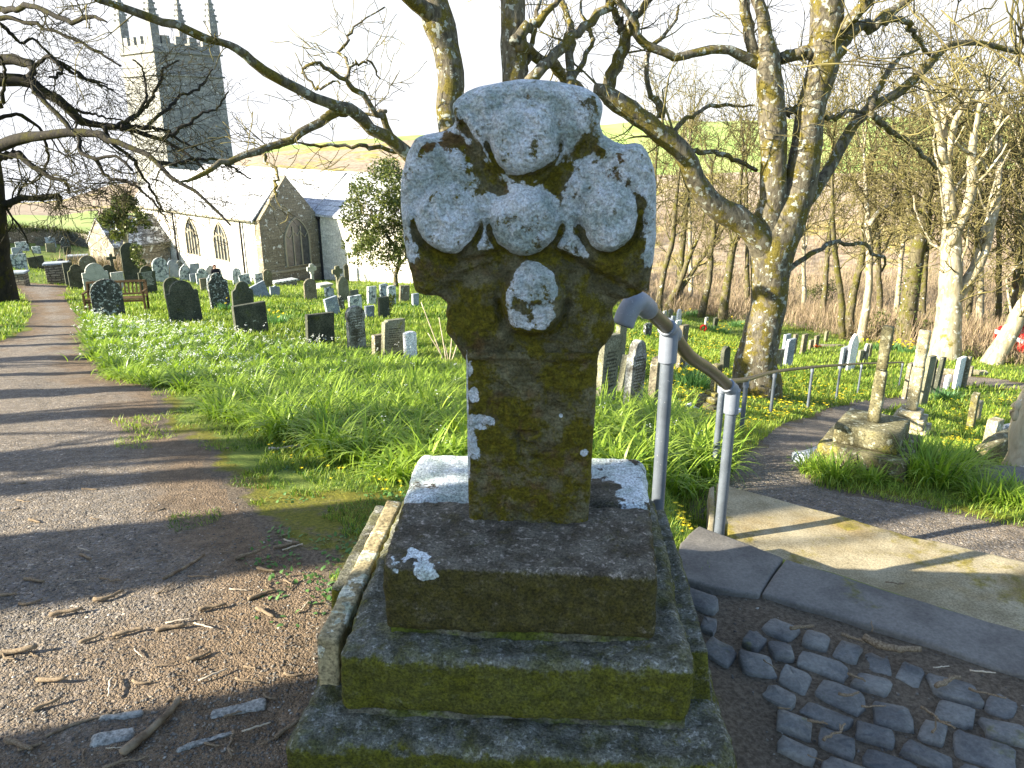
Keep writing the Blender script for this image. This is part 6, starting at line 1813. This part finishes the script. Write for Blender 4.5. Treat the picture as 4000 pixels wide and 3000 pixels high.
wood_tree('thin ivy clad trunk behind the bright leaning one', [(3931, 1385), (3945, 1250), (3965, 1120), (3990, 980), (4010, 700)], 30, seed=12, ivy=260)
_wg = np.random.default_rng(77)
_k = 0
_lab = ['bare woodland tree with a fine haze of twigs', 'bare slender tree in the depths of the wood']
for (u, v, w) in ((2520, 1190, 20), (2700, 1185, 16), (2920, 1215, 18), (3060, 1240, 20), (3140, 1235, 16), (3215, 1262, 20), (3440, 1275, 22), (3500, 1262, 18), (3600, 1290, 22), (3780, 1305, 20), (3830, 1300, 26), (3900, 1300, 22), (3990, 1310, 28), (4080, 1350, 40), (4200, 1380, 50)):
    lean = _wg.uniform(-40, 70)
    top = v - _wg.uniform(480, 800)
    o = wood_tree('thin bare tree deep in the wood among the brown scrub', [(u, v), (u + lean * .2, v - 150), (u + lean * .45, v - 300), (u + lean * .8, v - 450), (u + lean, top)], w, ['bark_wood', 'bark_pale', 'bark_wood'][_k % 3], seed=40 + _k, n=10, L=2.3, rmin=.012)
    o['group'] = 'thin trees deep in the wood'; _k += 1

def ivy_tree(name, label, base, trunk_px, Y, blobs, nleaf, size, bark='bark', twigs=8, squash=1.0):
    T = Tree(int(Y * 10)); g = T.g
    b = gnd(*base) if Y is None else P_at(*base, Y)
    Y = b.y
    P, r = T.limb([np.array([*b]) + np.array([0, 0, -.3])] + px(trunk_px, Y), pr([13, 9, 7, 5], Y), 12)
    T.sprout(P, r, twigs, 1.2, 2, .35, .5, up=.12, wig=.3, rmin=.012)
    root = T.build(name, label, b, bark, 'twig')
    cen = np.array([[*P_at(u, v, Y + dy)] for u, v, rad, dy in blobs]); rad = np.array([q[2] * Y / FPX for q in blobs])
    V, F, rn = leaf_cloud(cen, rad, nleaf, size, g, squash)
    npmesh('crown_leaves', V - np.array([*b]), F, M['ivy'], root, False, {'rnd': rn})
    return root
_g = np.random.default_rng(8)
def crown_blobs(u0, u1, v0, v1, n, rmin, rmax, dy, shape=None):
    out = []
    while len(out) < n:
        u, v = _g.uniform(u0, u1), _g.uniform(v0, v1)
        a = (u - (u0 + u1) / 2) / ((u1 - u0) / 2); b = (v - (v0 + v1) / 2) / ((v1 - v0) / 2)
        if a * a + b * b < 1: out.append((u, v, _g.uniform(rmin, rmax), _g.uniform(-dy, dy)))
    return out
ivy_tree('evergreen_tree', 'small evergreen tree with an open dark crown in front of the porch', (490, 1010), [(491, 940), (488, 860), (480, 790)], 33.0, crown_blobs(405, 580, 770, 945, 26, 12, 30, 1.0), 2600, .085, 'bark_pale', 10)
ivy_tree('evergreen_tree', 'dense rounded evergreen bush tree between the church and the granite cross', (1550, 1150), [(1545, 1080), (1560, 1000), (1500, 900)], 30.0, crown_blobs(1362, 1720, 640, 1060, 90, 22, 50, 1.6) + crown_blobs(1335, 1480, 860, 1060, 18, 8, 20, .8), 19000, .060, 'bark', 14)

def scrub():
    g = np.random.default_rng(31)
    N = 3600
    az = np.arctan2((g.uniform(2250, 4800, N) - 2000) / FPX, 1.0)
    re_ = np.interp(np.degrees(az), [5, 10, 18, 24, 33, 40, 50], [41, 39, 33, 28, 23.5, 22, 21])
    r = re_ + (125 - re_) * g.random(N) ** 1.25
    x, y = r * np.sin(az), r * np.cos(az)
    rad = g.uniform(.35, 1.1, N) * (.65 + r / 110)
    nb = 46; cl = np.repeat(np.arange(N), nb); n = len(cl)
    d = g.standard_normal((n, 3)); d /= np.linalg.norm(d, axis=1, keepdims=True); d[:, 2] = np.abs(d[:, 2]) * 1.1
    base = np.stack([x[cl], y[cl], H(x, y)[cl]], 1) + d * (rad[cl] * g.uniform(.3, 1, n))[:, None]
    blade_obj('scrub', base, g.uniform(0, 6.28, n), g.uniform(.25, .7, n) * rad[cl], g.uniform(0, 1.5, n), g.uniform(-.8, .8, n), .016 * (r[cl] / 45) + .004, M['scrub'], 2, None, np.clip(np.repeat(g.random(N), nb) * .75 + .25 * g.random(n), 0, 1))
    tag(bpy.data.objects['scrub'], 'pinkish brown bare scrub filling the valley side behind the wood', 'scrub', None, 'stuff')
    # dense low brown thicket line at the wood edge
    N = 420
    uu = g.uniform(2480, 4300, N); vv = np.interp(uu, [2480, 2900, 3100, 3300, 3700, 4300], [1200, 1215, 1230, 1275, 1335, 1370]) + g.normal(0, 10, N)
    P = np.array([[*gnd(a, b)] for a, b in zip(uu, vv)])
    nb = 60; cl = np.repeat(np.arange(N), nb); n = len(cl)
    base = P[cl] + np.stack([g.normal(0, .5, n), g.normal(0, .4, n), np.full(n, -.05)], 1)
    blade_obj('brown_thicket', base, g.uniform(0, 6.28, n), g.uniform(.35, 1.1, n), g.uniform(0, .6, n), g.uniform(0, .9, n), np.full(n, .014), M['scrub'], 3)
    tag(bpy.data.objects['brown_thicket'], 'low brown thicket along the edge of the churchyard lawn', 'scrub', None, 'stuff')
    # rusty bracken near the black cross, and growth on the boundary wall
    n = 900
    c = gnd(425, 1055)
    base = np.stack([c.x + g.normal(0, .9, n), c.y + g.normal(0, .8, n), np.zeros(n)], 1); base[:, 2] = H(base[:, 0], base[:, 1]) - .02
    blade_obj('dead_bracken', base, g.uniform(0, 6.28, n), g.uniform(.4, 1.0, n), g.uniform(0, .5, n), g.uniform(.2, 1.0, n), np.full(n, .022), M['scrub'], 3)
    tag(bpy.data.objects['dead_bracken'], 'rusty dead bracken behind the black cross gravestone', 'bracken', None, 'stuff')
    n = len(HEDGE)
    blade_obj('wall_growth', HEDGE, g.uniform(0, 6.28, n), g.uniform(.25, .6, n), g.uniform(0, .8, n), g.uniform(.2, 1.2, n), np.full(n, .05), M['ivy'], 3, None, g.random(n) * .7)
    tag(bpy.data.objects['wall_growth'], 'brown and green growth hanging over the boundary wall', 'plants', None, 'stuff')
    # evergreen shrubs in the wood
    for u, v, w, h, nl, lb in ((3190, 1215, 90, 110, 2200, 'dark green shrub in the scrub beyond the leaning headstone row'), (3650, 1340, 110, 90, 1800, 'dark bramble shrub between the ivy trunk and the cream trunk'), (3420, 1320, 90, 70, 1500, 'low dark bramble behind the nearer pedestal'), (3640, 1120, 70, 60, 900, 'green holly shrub beside the stout ivy trunk'), (3860, 1330, 70, 60, 900, 'rusty brown shrub at the foot of the bright leaning trunk')):
        b = gnd(u, v); Y = b.y
        bl = [(u + g.normal(0, w * .4), v - abs(g.normal(0, h * .45)), g.uniform(14, 34), g.uniform(-.6, .6)) for _ in range(16)]
        cen = np.array([[*P_at(a, q, Y + dy)] for a, q, rd, dy in bl]); rad = np.array([q[2] * Y / FPX for q in bl])
        V, F, rn = leaf_cloud(cen, rad, nl, .045, g)
        o = npmesh('shrub', V - np.array([*b]), F, M['scrub' if 'rusty' in lb else 'ivy'], None, False, {'rnd': rn}); o.location = b
        tag(o, lb, 'shrub', 'shrubs at the wood edge')
scrub()

# bare upright stems in the long grass, and the ivy draped over a headstone
def dry_stems():
    T = Tree(55)
    b = gnd(1745, 1410); B = np.array([*b])
    for k, (du, top, lean) in enumerate(((-10, 1180, -90), (0, 1240, -30), (12, 1290, 10), (-4, 1300, -70), (20, 1330, 25), (8, 1350, -15))):
        T.twigs.append((smooth_path([B + np.array([du * .002, 0, -.05])] + px([(1745 + du + lean * .35, (1410 * 2 + top) / 3), (1745 + du + lean, top)], b.y), 10), np.linspace(.008, .0045, 10)))
    T.big = T.twigs; T.twigs = []
    o = T.build('dry_stems', 'few thin dry reddish stems standing beside the cross shaft', b, 'stick_pale', 'twig', None, 4, 0, cat='plant')
    g = np.random.default_rng(4)
    c = gnd(1520, 1235); t = P_at(1528, 1165, c.y)
    cen = np.linspace([c.x, c.y - .06, c.z + .1], [t.x, t.y - .05, t.z], 8)
    V, F, rn = leaf_cloud(cen, np.full(8, .10), 320, .03, g)
    o = npmesh('ivy', V - np.array([*c]), F, M['ivy'], None, False, {'rnd': rn}); o.location = c
    tag(o, 'dark ivy trailing down the side of a square dark headstone', 'ivy')
    c = P_at(535, 1000, gnd(523, 1107).y - .1)
    V, F, rn = leaf_cloud([[c.x, c.y, c.z], [c.x, c.y, c.z + .3], [c.x + .1, c.y, c.z - .3]], [.28, .25, .22], 500, .05, g)
    o = npmesh('ivy', V - np.array([*c]), F, M['ivy'], None, False, {'rnd': rn}); o.location = c
    tag(o, 'ivy mass over the top of the very tall dark headstone', 'ivy')
dry_stems()

def twisted_base():
    T = Tree(66)
    b = gnd(4010, 1830); B = np.array([*b]); Y = b.y
    T.limb([B + np.array([0, 0, -.1])] + px([(4005, 1760), (4000, 1660), (4030, 1560), (4100, 1420), (4150, 1200), (4170, 800)], Y), pr([115, 62, 40, 44, 40, 34, 26], Y), 20)
    T.limb(px([(3990, 1640), (3960, 1600), (3985, 1580), (4040, 1560)], Y), pr([14, 16, 18, 12], Y), 10)
    P, r = T.limb(px([(4160, 1000), (4080, 700), (4060, 400)], Y), pr([24, 18, 12], Y), 10)
    T.sprout(P, r, 7, 1.0, 2, .3, .4, rmin=.005)
    T.build('bare_tree', 'smooth twisted tree base with spreading roots at the frame edge', b, 'bark_pale', 'twig', None, 14, .02)
twisted_base()

# ------------------------------------------------------------------ wreath, flowers, person, car
def wreath():
    g = gnd(2746, 1293); n = 26
    root = thing('wreath', 'red poppy wreath leaning at the foot of a little cream headstone', 'wreath', g)
    s = 11 * depth(g) / FPX
    bm = bmesh.new()
    for k in range(n):
        t = 2 * math.pi * k / n
        bmesh.ops.create_icosphere(bm, subdivisions=1, radius=s * .33, matrix=Matrix.Translation((s * math.cos(t), -.02 + .02 * math.sin(k * 3), s * 1.1 + s * 1.05 * math.sin(t))))
    bmobj('poppies', bm, M['red'], root, True)
    box('ribbon', s * .5, .02, s * .8, (s * .35, -.03, s * .3), M['red'], root)
    g = gnd(3191, 1360); bm = bmesh.new(); q = np.random.default_rng(1)
    for k in range(22):
        bmesh.ops.create_icosphere(bm, subdivisions=1, radius=.022, matrix=Matrix.Translation((q.normal(0, .05), q.normal(0, .04), .05 + abs(q.normal(0, .03)))))
    o = bmobj('flower_bunch', bm, M['orange'], None, True); o.location = g; tag(o, 'bunch of orange flowers at the foot of a brown headstone', 'flowers')
wreath()

def person():
    Y = 36.2
    head = P_at(838, 1037, Y)
    root = thing('person', 'person with auburn hair in a dark coat seen above the headstones by the church', 'person', (head.x, head.y, head.z - .95), R(30))
    s = .80
    # seated figure: torso upright, thighs forward, shins down
    J = {'pelvis': (0, 0, .34), 'waist': (0, .01, .48), 'chest': (0, .02, .66), 'neck': (0, .02, .80), 'skull': (0, .01, .86), 'crown': (0, .01, .95),
         'shl': (-.15, .02, .75), 'ell': (-.19, -.05, .54), 'wrl': (-.10, -.22, .44), 'hal': (-.07, -.28, .43), 'shr': (.15, .02, .75), 'elr': (.19, -.05, .54), 'wrr': (.10, -.22, .44), 'har': (.07, -.28, .43),
         'hipl': (-.09, -.02, .33), 'knl': (-.10, -.36, .34), 'anl': (-.10, -.36, .05), 'tol': (-.10, -.48, .02), 'hipr': (.09, -.02, .33), 'knr': (.10, -.36, .34), 'anr': (.10, -.36, .05), 'tor': (.10, -.48, .02)}
    rad = {'pelvis': .125, 'waist': .115, 'chest': .13, 'neck': .045, 'skull': .07, 'crown': .055, 'shl': .06, 'ell': .045, 'wrl': .033, 'hal': .03, 'shr': .06, 'elr': .045, 'wrr': .033, 'har': .03, 'hipl': .09, 'knl': .062, 'anl': .042, 'tol': .03, 'hipr': .09, 'knr': .062, 'anr': .042, 'tor': .03}
    E = [('pelvis', 'waist'), ('waist', 'chest'), ('chest', 'neck'), ('neck', 'skull'), ('skull', 'crown'), ('chest', 'shl'), ('shl', 'ell'), ('ell', 'wrl'), ('wrl', 'hal'), ('chest', 'shr'), ('shr', 'elr'), ('elr', 'wrr'), ('wrr', 'har'), ('pelvis', 'hipl'), ('hipl', 'knl'), ('knl', 'anl'), ('anl', 'tol'), ('pelvis', 'hipr'), ('hipr', 'knr'), ('knr', 'anr'), ('anr', 'tor')]
    names = list(J)
    me = bpy.data.meshes.new('body'); me.from_pydata([J[n] for n in names], [(names.index(a), names.index(b)) for a, b in E], [])
    o = bpy.data.objects.new('body', me); COL.objects.link(o)
    o.modifiers.new('skin', 'SKIN'); sub = o.modifiers.new('sub', 'SUBSURF'); sub.levels = 2
    for i, n in enumerate(names):
        me.skin_vertices[0].data[i].radius = (rad[n], rad[n]); me.skin_vertices[0].data[i].use_root = (n == 'pelvis')
    dg = bpy.context.evaluated_depsgraph_get()
    m2 = bpy.data.meshes.new_from_object(o.evaluated_get(dg))
    bpy.data.objects.remove(o)
    m2.name = 'body'
    ob = bpy.data.objects.new('body', m2); COL.objects.link(ob); ob.parent = root
    m2.materials.clear(); m2.materials.append(M['coat']); m2.materials.append(M['skin'])
    for p in m2.polygons:
        p.use_smooth = True
        if p.center.z > .80 or (abs(p.center.x) < .09 and p.center.y < -.24 and p.center.z > .40): p.material_index = 1
    bm = bmesh.new()
    bmesh.ops.create_icosphere(bm, subdivisions=3, radius=1, matrix=Matrix.Translation((0, .022, .905)) @ Matrix.Diagonal((.078, .085, .085, 1)))
    bmesh.ops.delete(bm, geom=[v for v in bm.verts if v.co.y < -.035 and v.co.z < .95], context='VERTS')
    bmobj('hair', bm, M['hair'], root, True)
person()

def car():
    g = gnd(3985, 1393); 
    root = thing('parked_car', 'red car parked beyond the leaning trunk with only its end in view', 'car', (g.x + 1.25, g.y + .25, g.z), R(4))
    Lc, Wc = 3.2, 1.35
    prof = [(-1.58, .22), (-1.60, .55), (-1.48, .70), (-.95, .74), (-.55, 1.10), (.55, 1.13), (1.20, .78), (1.52, .70), (1.60, .50), (1.58, .22)]
    bm = bmesh.new(); prism(bm, prof, -Wc / 2, Wc / 2, .05); bmobj('body', bm, M['carred'], root, False)
    bm = bmesh.new(); prism(bm, [(-.86, .74), (-.52, 1.05), (.50, 1.07), (1.02, .76)], -Wc / 2 - .004, -Wc / 2 + .02); bmobj('window', bm, M['glass'], root)
    bm = bmesh.new(); prism(bm, [(-.86, .74), (-.52, 1.05), (.50, 1.07), (1.02, .76)], Wc / 2 - .02, Wc / 2 + .004); bmobj('window', bm, M['glass'], root)
    box('headlight', .05, .28, .12, (-1.60, -.45, .56), M['rim'], root, .01); box('headlight', .05, .28, .12, (-1.60, .45, .56), M['rim'], root, .01)
    for x in (-1.02, 1.02):
        for y in (-Wc / 2 + .02, Wc / 2 - .02):
            w = thing('wheel', None, None, (0, 0, 0)); w.parent = root; w.location = (x, y, .245)
            bm = bmesh.new(); bmesh.ops.create_cone(bm, cap_ends=True, segments=32, radius1=.245, radius2=.245, depth=.17, matrix=Matrix.Rotation(R(90), 4, 'X'))
            bmesh.ops.bevel(bm, geom=[e for e in bm.edges if e.calc_face_angle(0) > 1], offset=.03, segments=2, affect='EDGES'); bmobj('tyre', bm, M['tyre'], w, True)
            bm = bmesh.new(); sgn = -1 if y < 0 else 1
            bmesh.ops.create_cone(bm, cap_ends=True, segments=24, radius1=.06, radius2=.06, depth=.03, matrix=Matrix.Translation((0, sgn * .088, 0)) @ Matrix.Rotation(R(90), 4, 'X'))
            for k in range(7):
                bx(bm, .14, .02, .03, (.105 * math.cos(k * .8976), sgn * .087, .105 * math.sin(k * .8976)), Matrix.Rotation(-k * .8976, 3, 'Y'))
            bmobj('rim', bm, M['rim'], w)
car()

# ------------------------------------------------------------------ loose things on the ground
def litter():
    g = np.random.default_rng(91)
    # gravel: small rounded stones, one mass
    N = 7000
    u = g.uniform(-100, 1300, N); v = g.uniform(1750, 3050, N) 
    t = (v - 1500) / FPX; k = CAMZ / (SP + t * CP)
    x = (u - 2000) / FPX * k; y = (CP - t * SP) * k
    keep = inside(PATH_L, x, y) & ~((np.abs(x) < .56) & (y > 1.35) & (y < 2.5))
    x, y = x[keep], y[keep]
    n2 = 1300
    x2 = g.uniform(.62, 2.3, n2); y2 = g.uniform(1.0, 2.6, n2)
    k2 = inside(PAVE, x2, y2); x = np.r_[x, x2[k2]]; y = np.r_[y, y2[k2]]
    N = len(x)
    bm = bmesh.new(); bmesh.ops.create_icosphere(bm, subdivisions=1, radius=1)
    bv = np.array([q.co for q in bm.verts]); bf = np.array([[q.index for q in f.verts] for f in bm.faces]); bm.free()
    s = np.abs(g.normal(0, 1, N)) ** 2 * .0014 + .0018; s = np.minimum(s, .0048)
    sc = s[:, None] * np.stack([g.uniform(.8, 1.7, N), g.uniform(.7, 1.2, N), g.uniform(.35, .7, N)], 1)
    V = bv[None] * sc[:, None, :] * (1 + .14 * g.standard_normal((N, len(bv), 1)))
    a = g.uniform(0, 6.28, N); c, sn = np.cos(a)[:, None], np.sin(a)[:, None]
    V = np.stack([V[..., 0] * c - V[..., 1] * sn, V[..., 0] * sn + V[..., 1] * c, V[..., 2]], -1)
    ground = H(x, y) + .008 * fbm(np.stack([x, y, x * 0], 1) * .9, 3) + .006 * fbm(np.stack([x, y, x * 0], 1) * 7, 3)
    V = V + np.stack([x, y, ground + sc[:, 2] * .3], 1)[:, None]
    F = (bf[None] + (np.arange(N) * len(bv))[:, None, None]).reshape(-1, 3)
    m, nt, p = newmat("pebbles")
    at = nd(nt, "ShaderNodeAttribute", attribute_name="rnd")
    rp = nd(nt, "ShaderNodeValToRGB", {0: at.outputs["Fac"]})
    e = rp.color_ramp.elements; e[0].color = c4((.06, .052, .045)); e[1].color = c4((.42, .40, .36)); q = e.new(.6); q.color = c4((.13, .12, .105)); q = e.new(.95); q.color = c4((.22, .19, .15))
    nt.links.new(rp.outputs[0], p.inputs["Base Color"]); p.inputs["Roughness"].default_value = .8
    o = npmesh('loose_gravel', V.reshape(-1, 3), F, m, None, False, {'rnd': np.repeat(g.random(N), len(bv))})
    tag(o, 'loose pebbles scattered over the dirt and between the cobbles', 'gravel', None, 'stuff')
    # sticks: a few shapes copied about
    protos = []
    for k in range(7):
        L = 1.0; n = 9
        P = np.zeros((n, 3)); P[:, 0] = np.linspace(-.5, .5, n); P[:, 1] = np.cumsum(g.normal(0, .035, n)); P[:, 2] = .06 + np.abs(np.cumsum(g.normal(0, .012, n)))
        r = np.linspace(.075, .05, n) * (1 + .12 * g.standard_normal(n)) * (.55 if k % 2 else 1.1)
        tb = [(P, r)]
        if k in (2, 5): tb.append((np.linspace(P[5], P[5] + np.array([.2, .18, .05]), 9), np.linspace(.03, .015, 9)))
        Vt, Ft = tube_arrays(tb, 7)
        o = npmesh('fallen_twig', Vt, Ft, M['stick'] if k != 3 else M['stick_pale']); protos.append(o)
    first = set()
    def put(px_, py_, L, a, k, lab, grp, zc=None):
        pro = protos[k]
        if k in first: o = pro.copy(); COL.objects.link(o)
        else: o = pro; first.add(k)
        z = (float(H(px_, py_)) if zc is None else zc)
        o.location = (px_, py_, z + .002); o.scale = (L, L, L); o.rotation_euler = (g.normal(0, .05), g.normal(0, .05), a)
        tag(o, lab, 'twig', grp)
    hand = [(1120, 2140, .10, 20, 2), (60, 1900, .09, 15, 0), (120, 2360, .07, 18, 0), (430, 2275, .10, -25, 5), (640, 2300, .07, 60, 1), (970, 2175, .10, 35, 4), (700, 2430, .08, 12, 3), (800, 2450, .08, -20, 3), (545, 2555, .055, -40, 3), (780, 2570, .07, 32, 0), (440, 2690, .09, -70, 3), (640, 2190, .05, 15, 1), (870, 1760, .08, 25, 4), (330, 2150, .06, -20, 3), (830, 2380, .09, 25, 4), (1040, 2290, .06, -70, 5), (1150, 2290, .07, -85, 1), (1190, 2370, .06, 80, 3), (260, 2400, .10, 22, 4), (500, 2480, .09, 14, 2), (60, 2560, .13, 14, 4), (900, 2920, .10, -80, 5), (340, 2960, .06, -60, 1)]
    for u, v, L, a, k in hand:
        q = gnd(u, v); put(q.x, q.y, L, R(a), k, 'short broken twig lying loose on the gravel and dirt', 'broken twigs on the gravel and dirt')
    for _ in range(58):
        u, v = g.uniform(0, 1150), g.uniform(1800, 3000); q = gnd(u, v)
        if not bool(inside(PATH_L, np.array([q.x]), np.array([q.y]))[0]): continue
        put(q.x, q.y, g.uniform(.03, .10), g.uniform(-.6, .9), int(g.integers(0, 7)), 'short broken twig lying loose on the gravel and dirt', 'broken twigs on the gravel and dirt')
    hand = [(3480, 2560, .16, -24, 0), (3700, 2700, .10, 20, 2), (3830, 2650, .07, -10, 3), (3650, 2840, .10, -70, 5), (3400, 2780, .07, 10, 1), (3260, 2900, .10, 30, 5), (3390, 2470, .06, 75, 1), (3130, 2480, .08, 8, 4), (3850, 2730, .09, -30, 1), (3520, 2150, .07, -10, 5), (3010, 2620, .05, -50, 1)]
    for u, v, L, a, k in hand:
        x, y = zpt(u, v, .0)
        put(x, y, L, R(a), k, 'broken twig lying on the cobbles or landing', 'broken twigs on the cobbles', .02 if v > 2300 else -.155)
    for _ in range(26):
        x, y = g.uniform(.75, 2.0), g.uniform(1.2, 2.3)
        if not bool(inside(PAVE, np.array([x]), np.array([y]))[0]): continue
        put(x, y, g.uniform(.03, .08), g.uniform(-1, 1.5), int(g.integers(0, 7)), 'broken twig lying on the cobbles or landing', 'broken twigs on the cobbles', .016)
    for p_ in range(7):
        if p_ not in first: bpy.data.objects.remove(protos[p_])
    for pts, rad, lb, mt in (([(480, 2955), (560, 2890), (620, 2840), (680, 2775), (700, 2740)], .0125, 'thick fallen branch with peeling bark lying on the dirt', 'stick'), ([(180, 2880), (300, 2830), (440, 2790)], .0045, 'long thin fallen branch lying across the lit dirt', 'stick'), ([(1050, 1760), (1110, 1755), (1180, 1745)], .011, 'short fallen branch at the foot of the long grass', 'stick_pale'), ([(640, 2265), (740, 2210), (800, 2170)], .006, 'bent fallen branch in the deep shade on the gravel', 'stick')):
        P = smooth_path([np.array([*gnd(u, v)]) + np.array([0, 0, rad * .9]) for u, v in pts], 16)
        b = P[0]
        r = np.linspace(rad, rad * .7, 16) * (1 + .08 * g.standard_normal(16))
        o = tubeobj('fallen_branch', [(P - b, r)], 10, M[mt], None, rad * .25, 60); o.location = b
        tag(o, lb, 'branch', 'fallen branches on the path')
litter()

# ------------------------------------------------------------------ what stands out of frame and throws the shade
def lych(Pd, q, z=0.0):
    d = np.array([SD.x, SD.y]); d = d / np.linalg.norm(d); n = np.array([-d[1], d[0]])
    p = d * Pd + n * q
    return np.array([p[0], p[1], z])
def lychgate():
    d = np.array([SD.x, SD.y]); rz = math.atan2(d[1], d[0])
    q1 = 2.0
    c = lych(-6.6, q1 - 1.9)
    root = thing('lychgate', 'stone lychgate with a slate roof standing behind the camera', 'gate', c, rz)
    for y in (-1.72, 1.72):
        box('side_wall', 2.6, .36, 2.7, (0, y, 1.35), M['drystone'], root)
    for s in (-1, 1):
        bm = bmesh.new(); prism(bm, [(-1.7 * 1, 2.55), (0.02, 4.7), (0.02, 4.85), (-1.7, 2.70)] if s < 0 else [(1.7, 2.55), (-0.02, 4.7), (-0.02, 4.85), (1.7, 2.70)], -1.9, 1.9); bmobj('roof', bm, M['oldroof'], root)
    bm = bmesh.new(); prism(bm, [(-1.45, 2.7), (1.45, 2.7), (0, 4.6)], -1.80, -1.55); bmobj('gable', bm, M['drystone'], root)
    bm = bmesh.new(); prism(bm, [(-1.45, 2.7), (1.45, 2.7), (0, 4.6)], 1.55, 1.80); bmobj('gable', bm, M['drystone'], root)
    box('gate', .06, 3.0, 2.6, (.4, 0, 1.35), M['oak'], root)
lychgate()
def shade_tree(k, Pd, q, r, h, lean):
    T = Tree(500 + k)
    b = lych(Pd, q); b[2] = float(H(b[0], b[1]))
    top = b + np.array([lean, .3, h])
    P, rad = T.limb([b + np.array([0, 0, -.2]), b * .5 + top * .5 + np.array([.1, .1, 0]), top], [r * 1.2, r, r * .7], 14)
    T.sprout(P, rad, 5, 2.2, 2, .45, .45, up=.2, wig=.22, rmin=.02, nch=(1, 2), big_r=.0)
    T.build('bare_tree', 'bare tree of the row along the path side, outside the view', b, 'bark', 'twig', 'trees of the row outside the view', 9, .015)
for k, (Pd, q, r, h, ln) in enumerate(((-7.6, 2.80, .345, 6.0, .0), (-9.5, 3.75, .16, 4.6, -.2), (-9.0, 4.45, .24, 4.6, .3), (-10.5, 5.7, .18, 5.2, .1), (-9.8, 6.9, .22, 6.0, -.2), (-11, 8.3, .16, 6.0, .2), (-12, 9.6, .2, 6.5, .2), (-12.5, 11.2, .16, 6.5, 0), (-13.5, 12.8, .2, 6.5, .3), (-14, 14.6, .18, 6.5, 0))):
    shade_tree(k, Pd, q, r, h, ln)
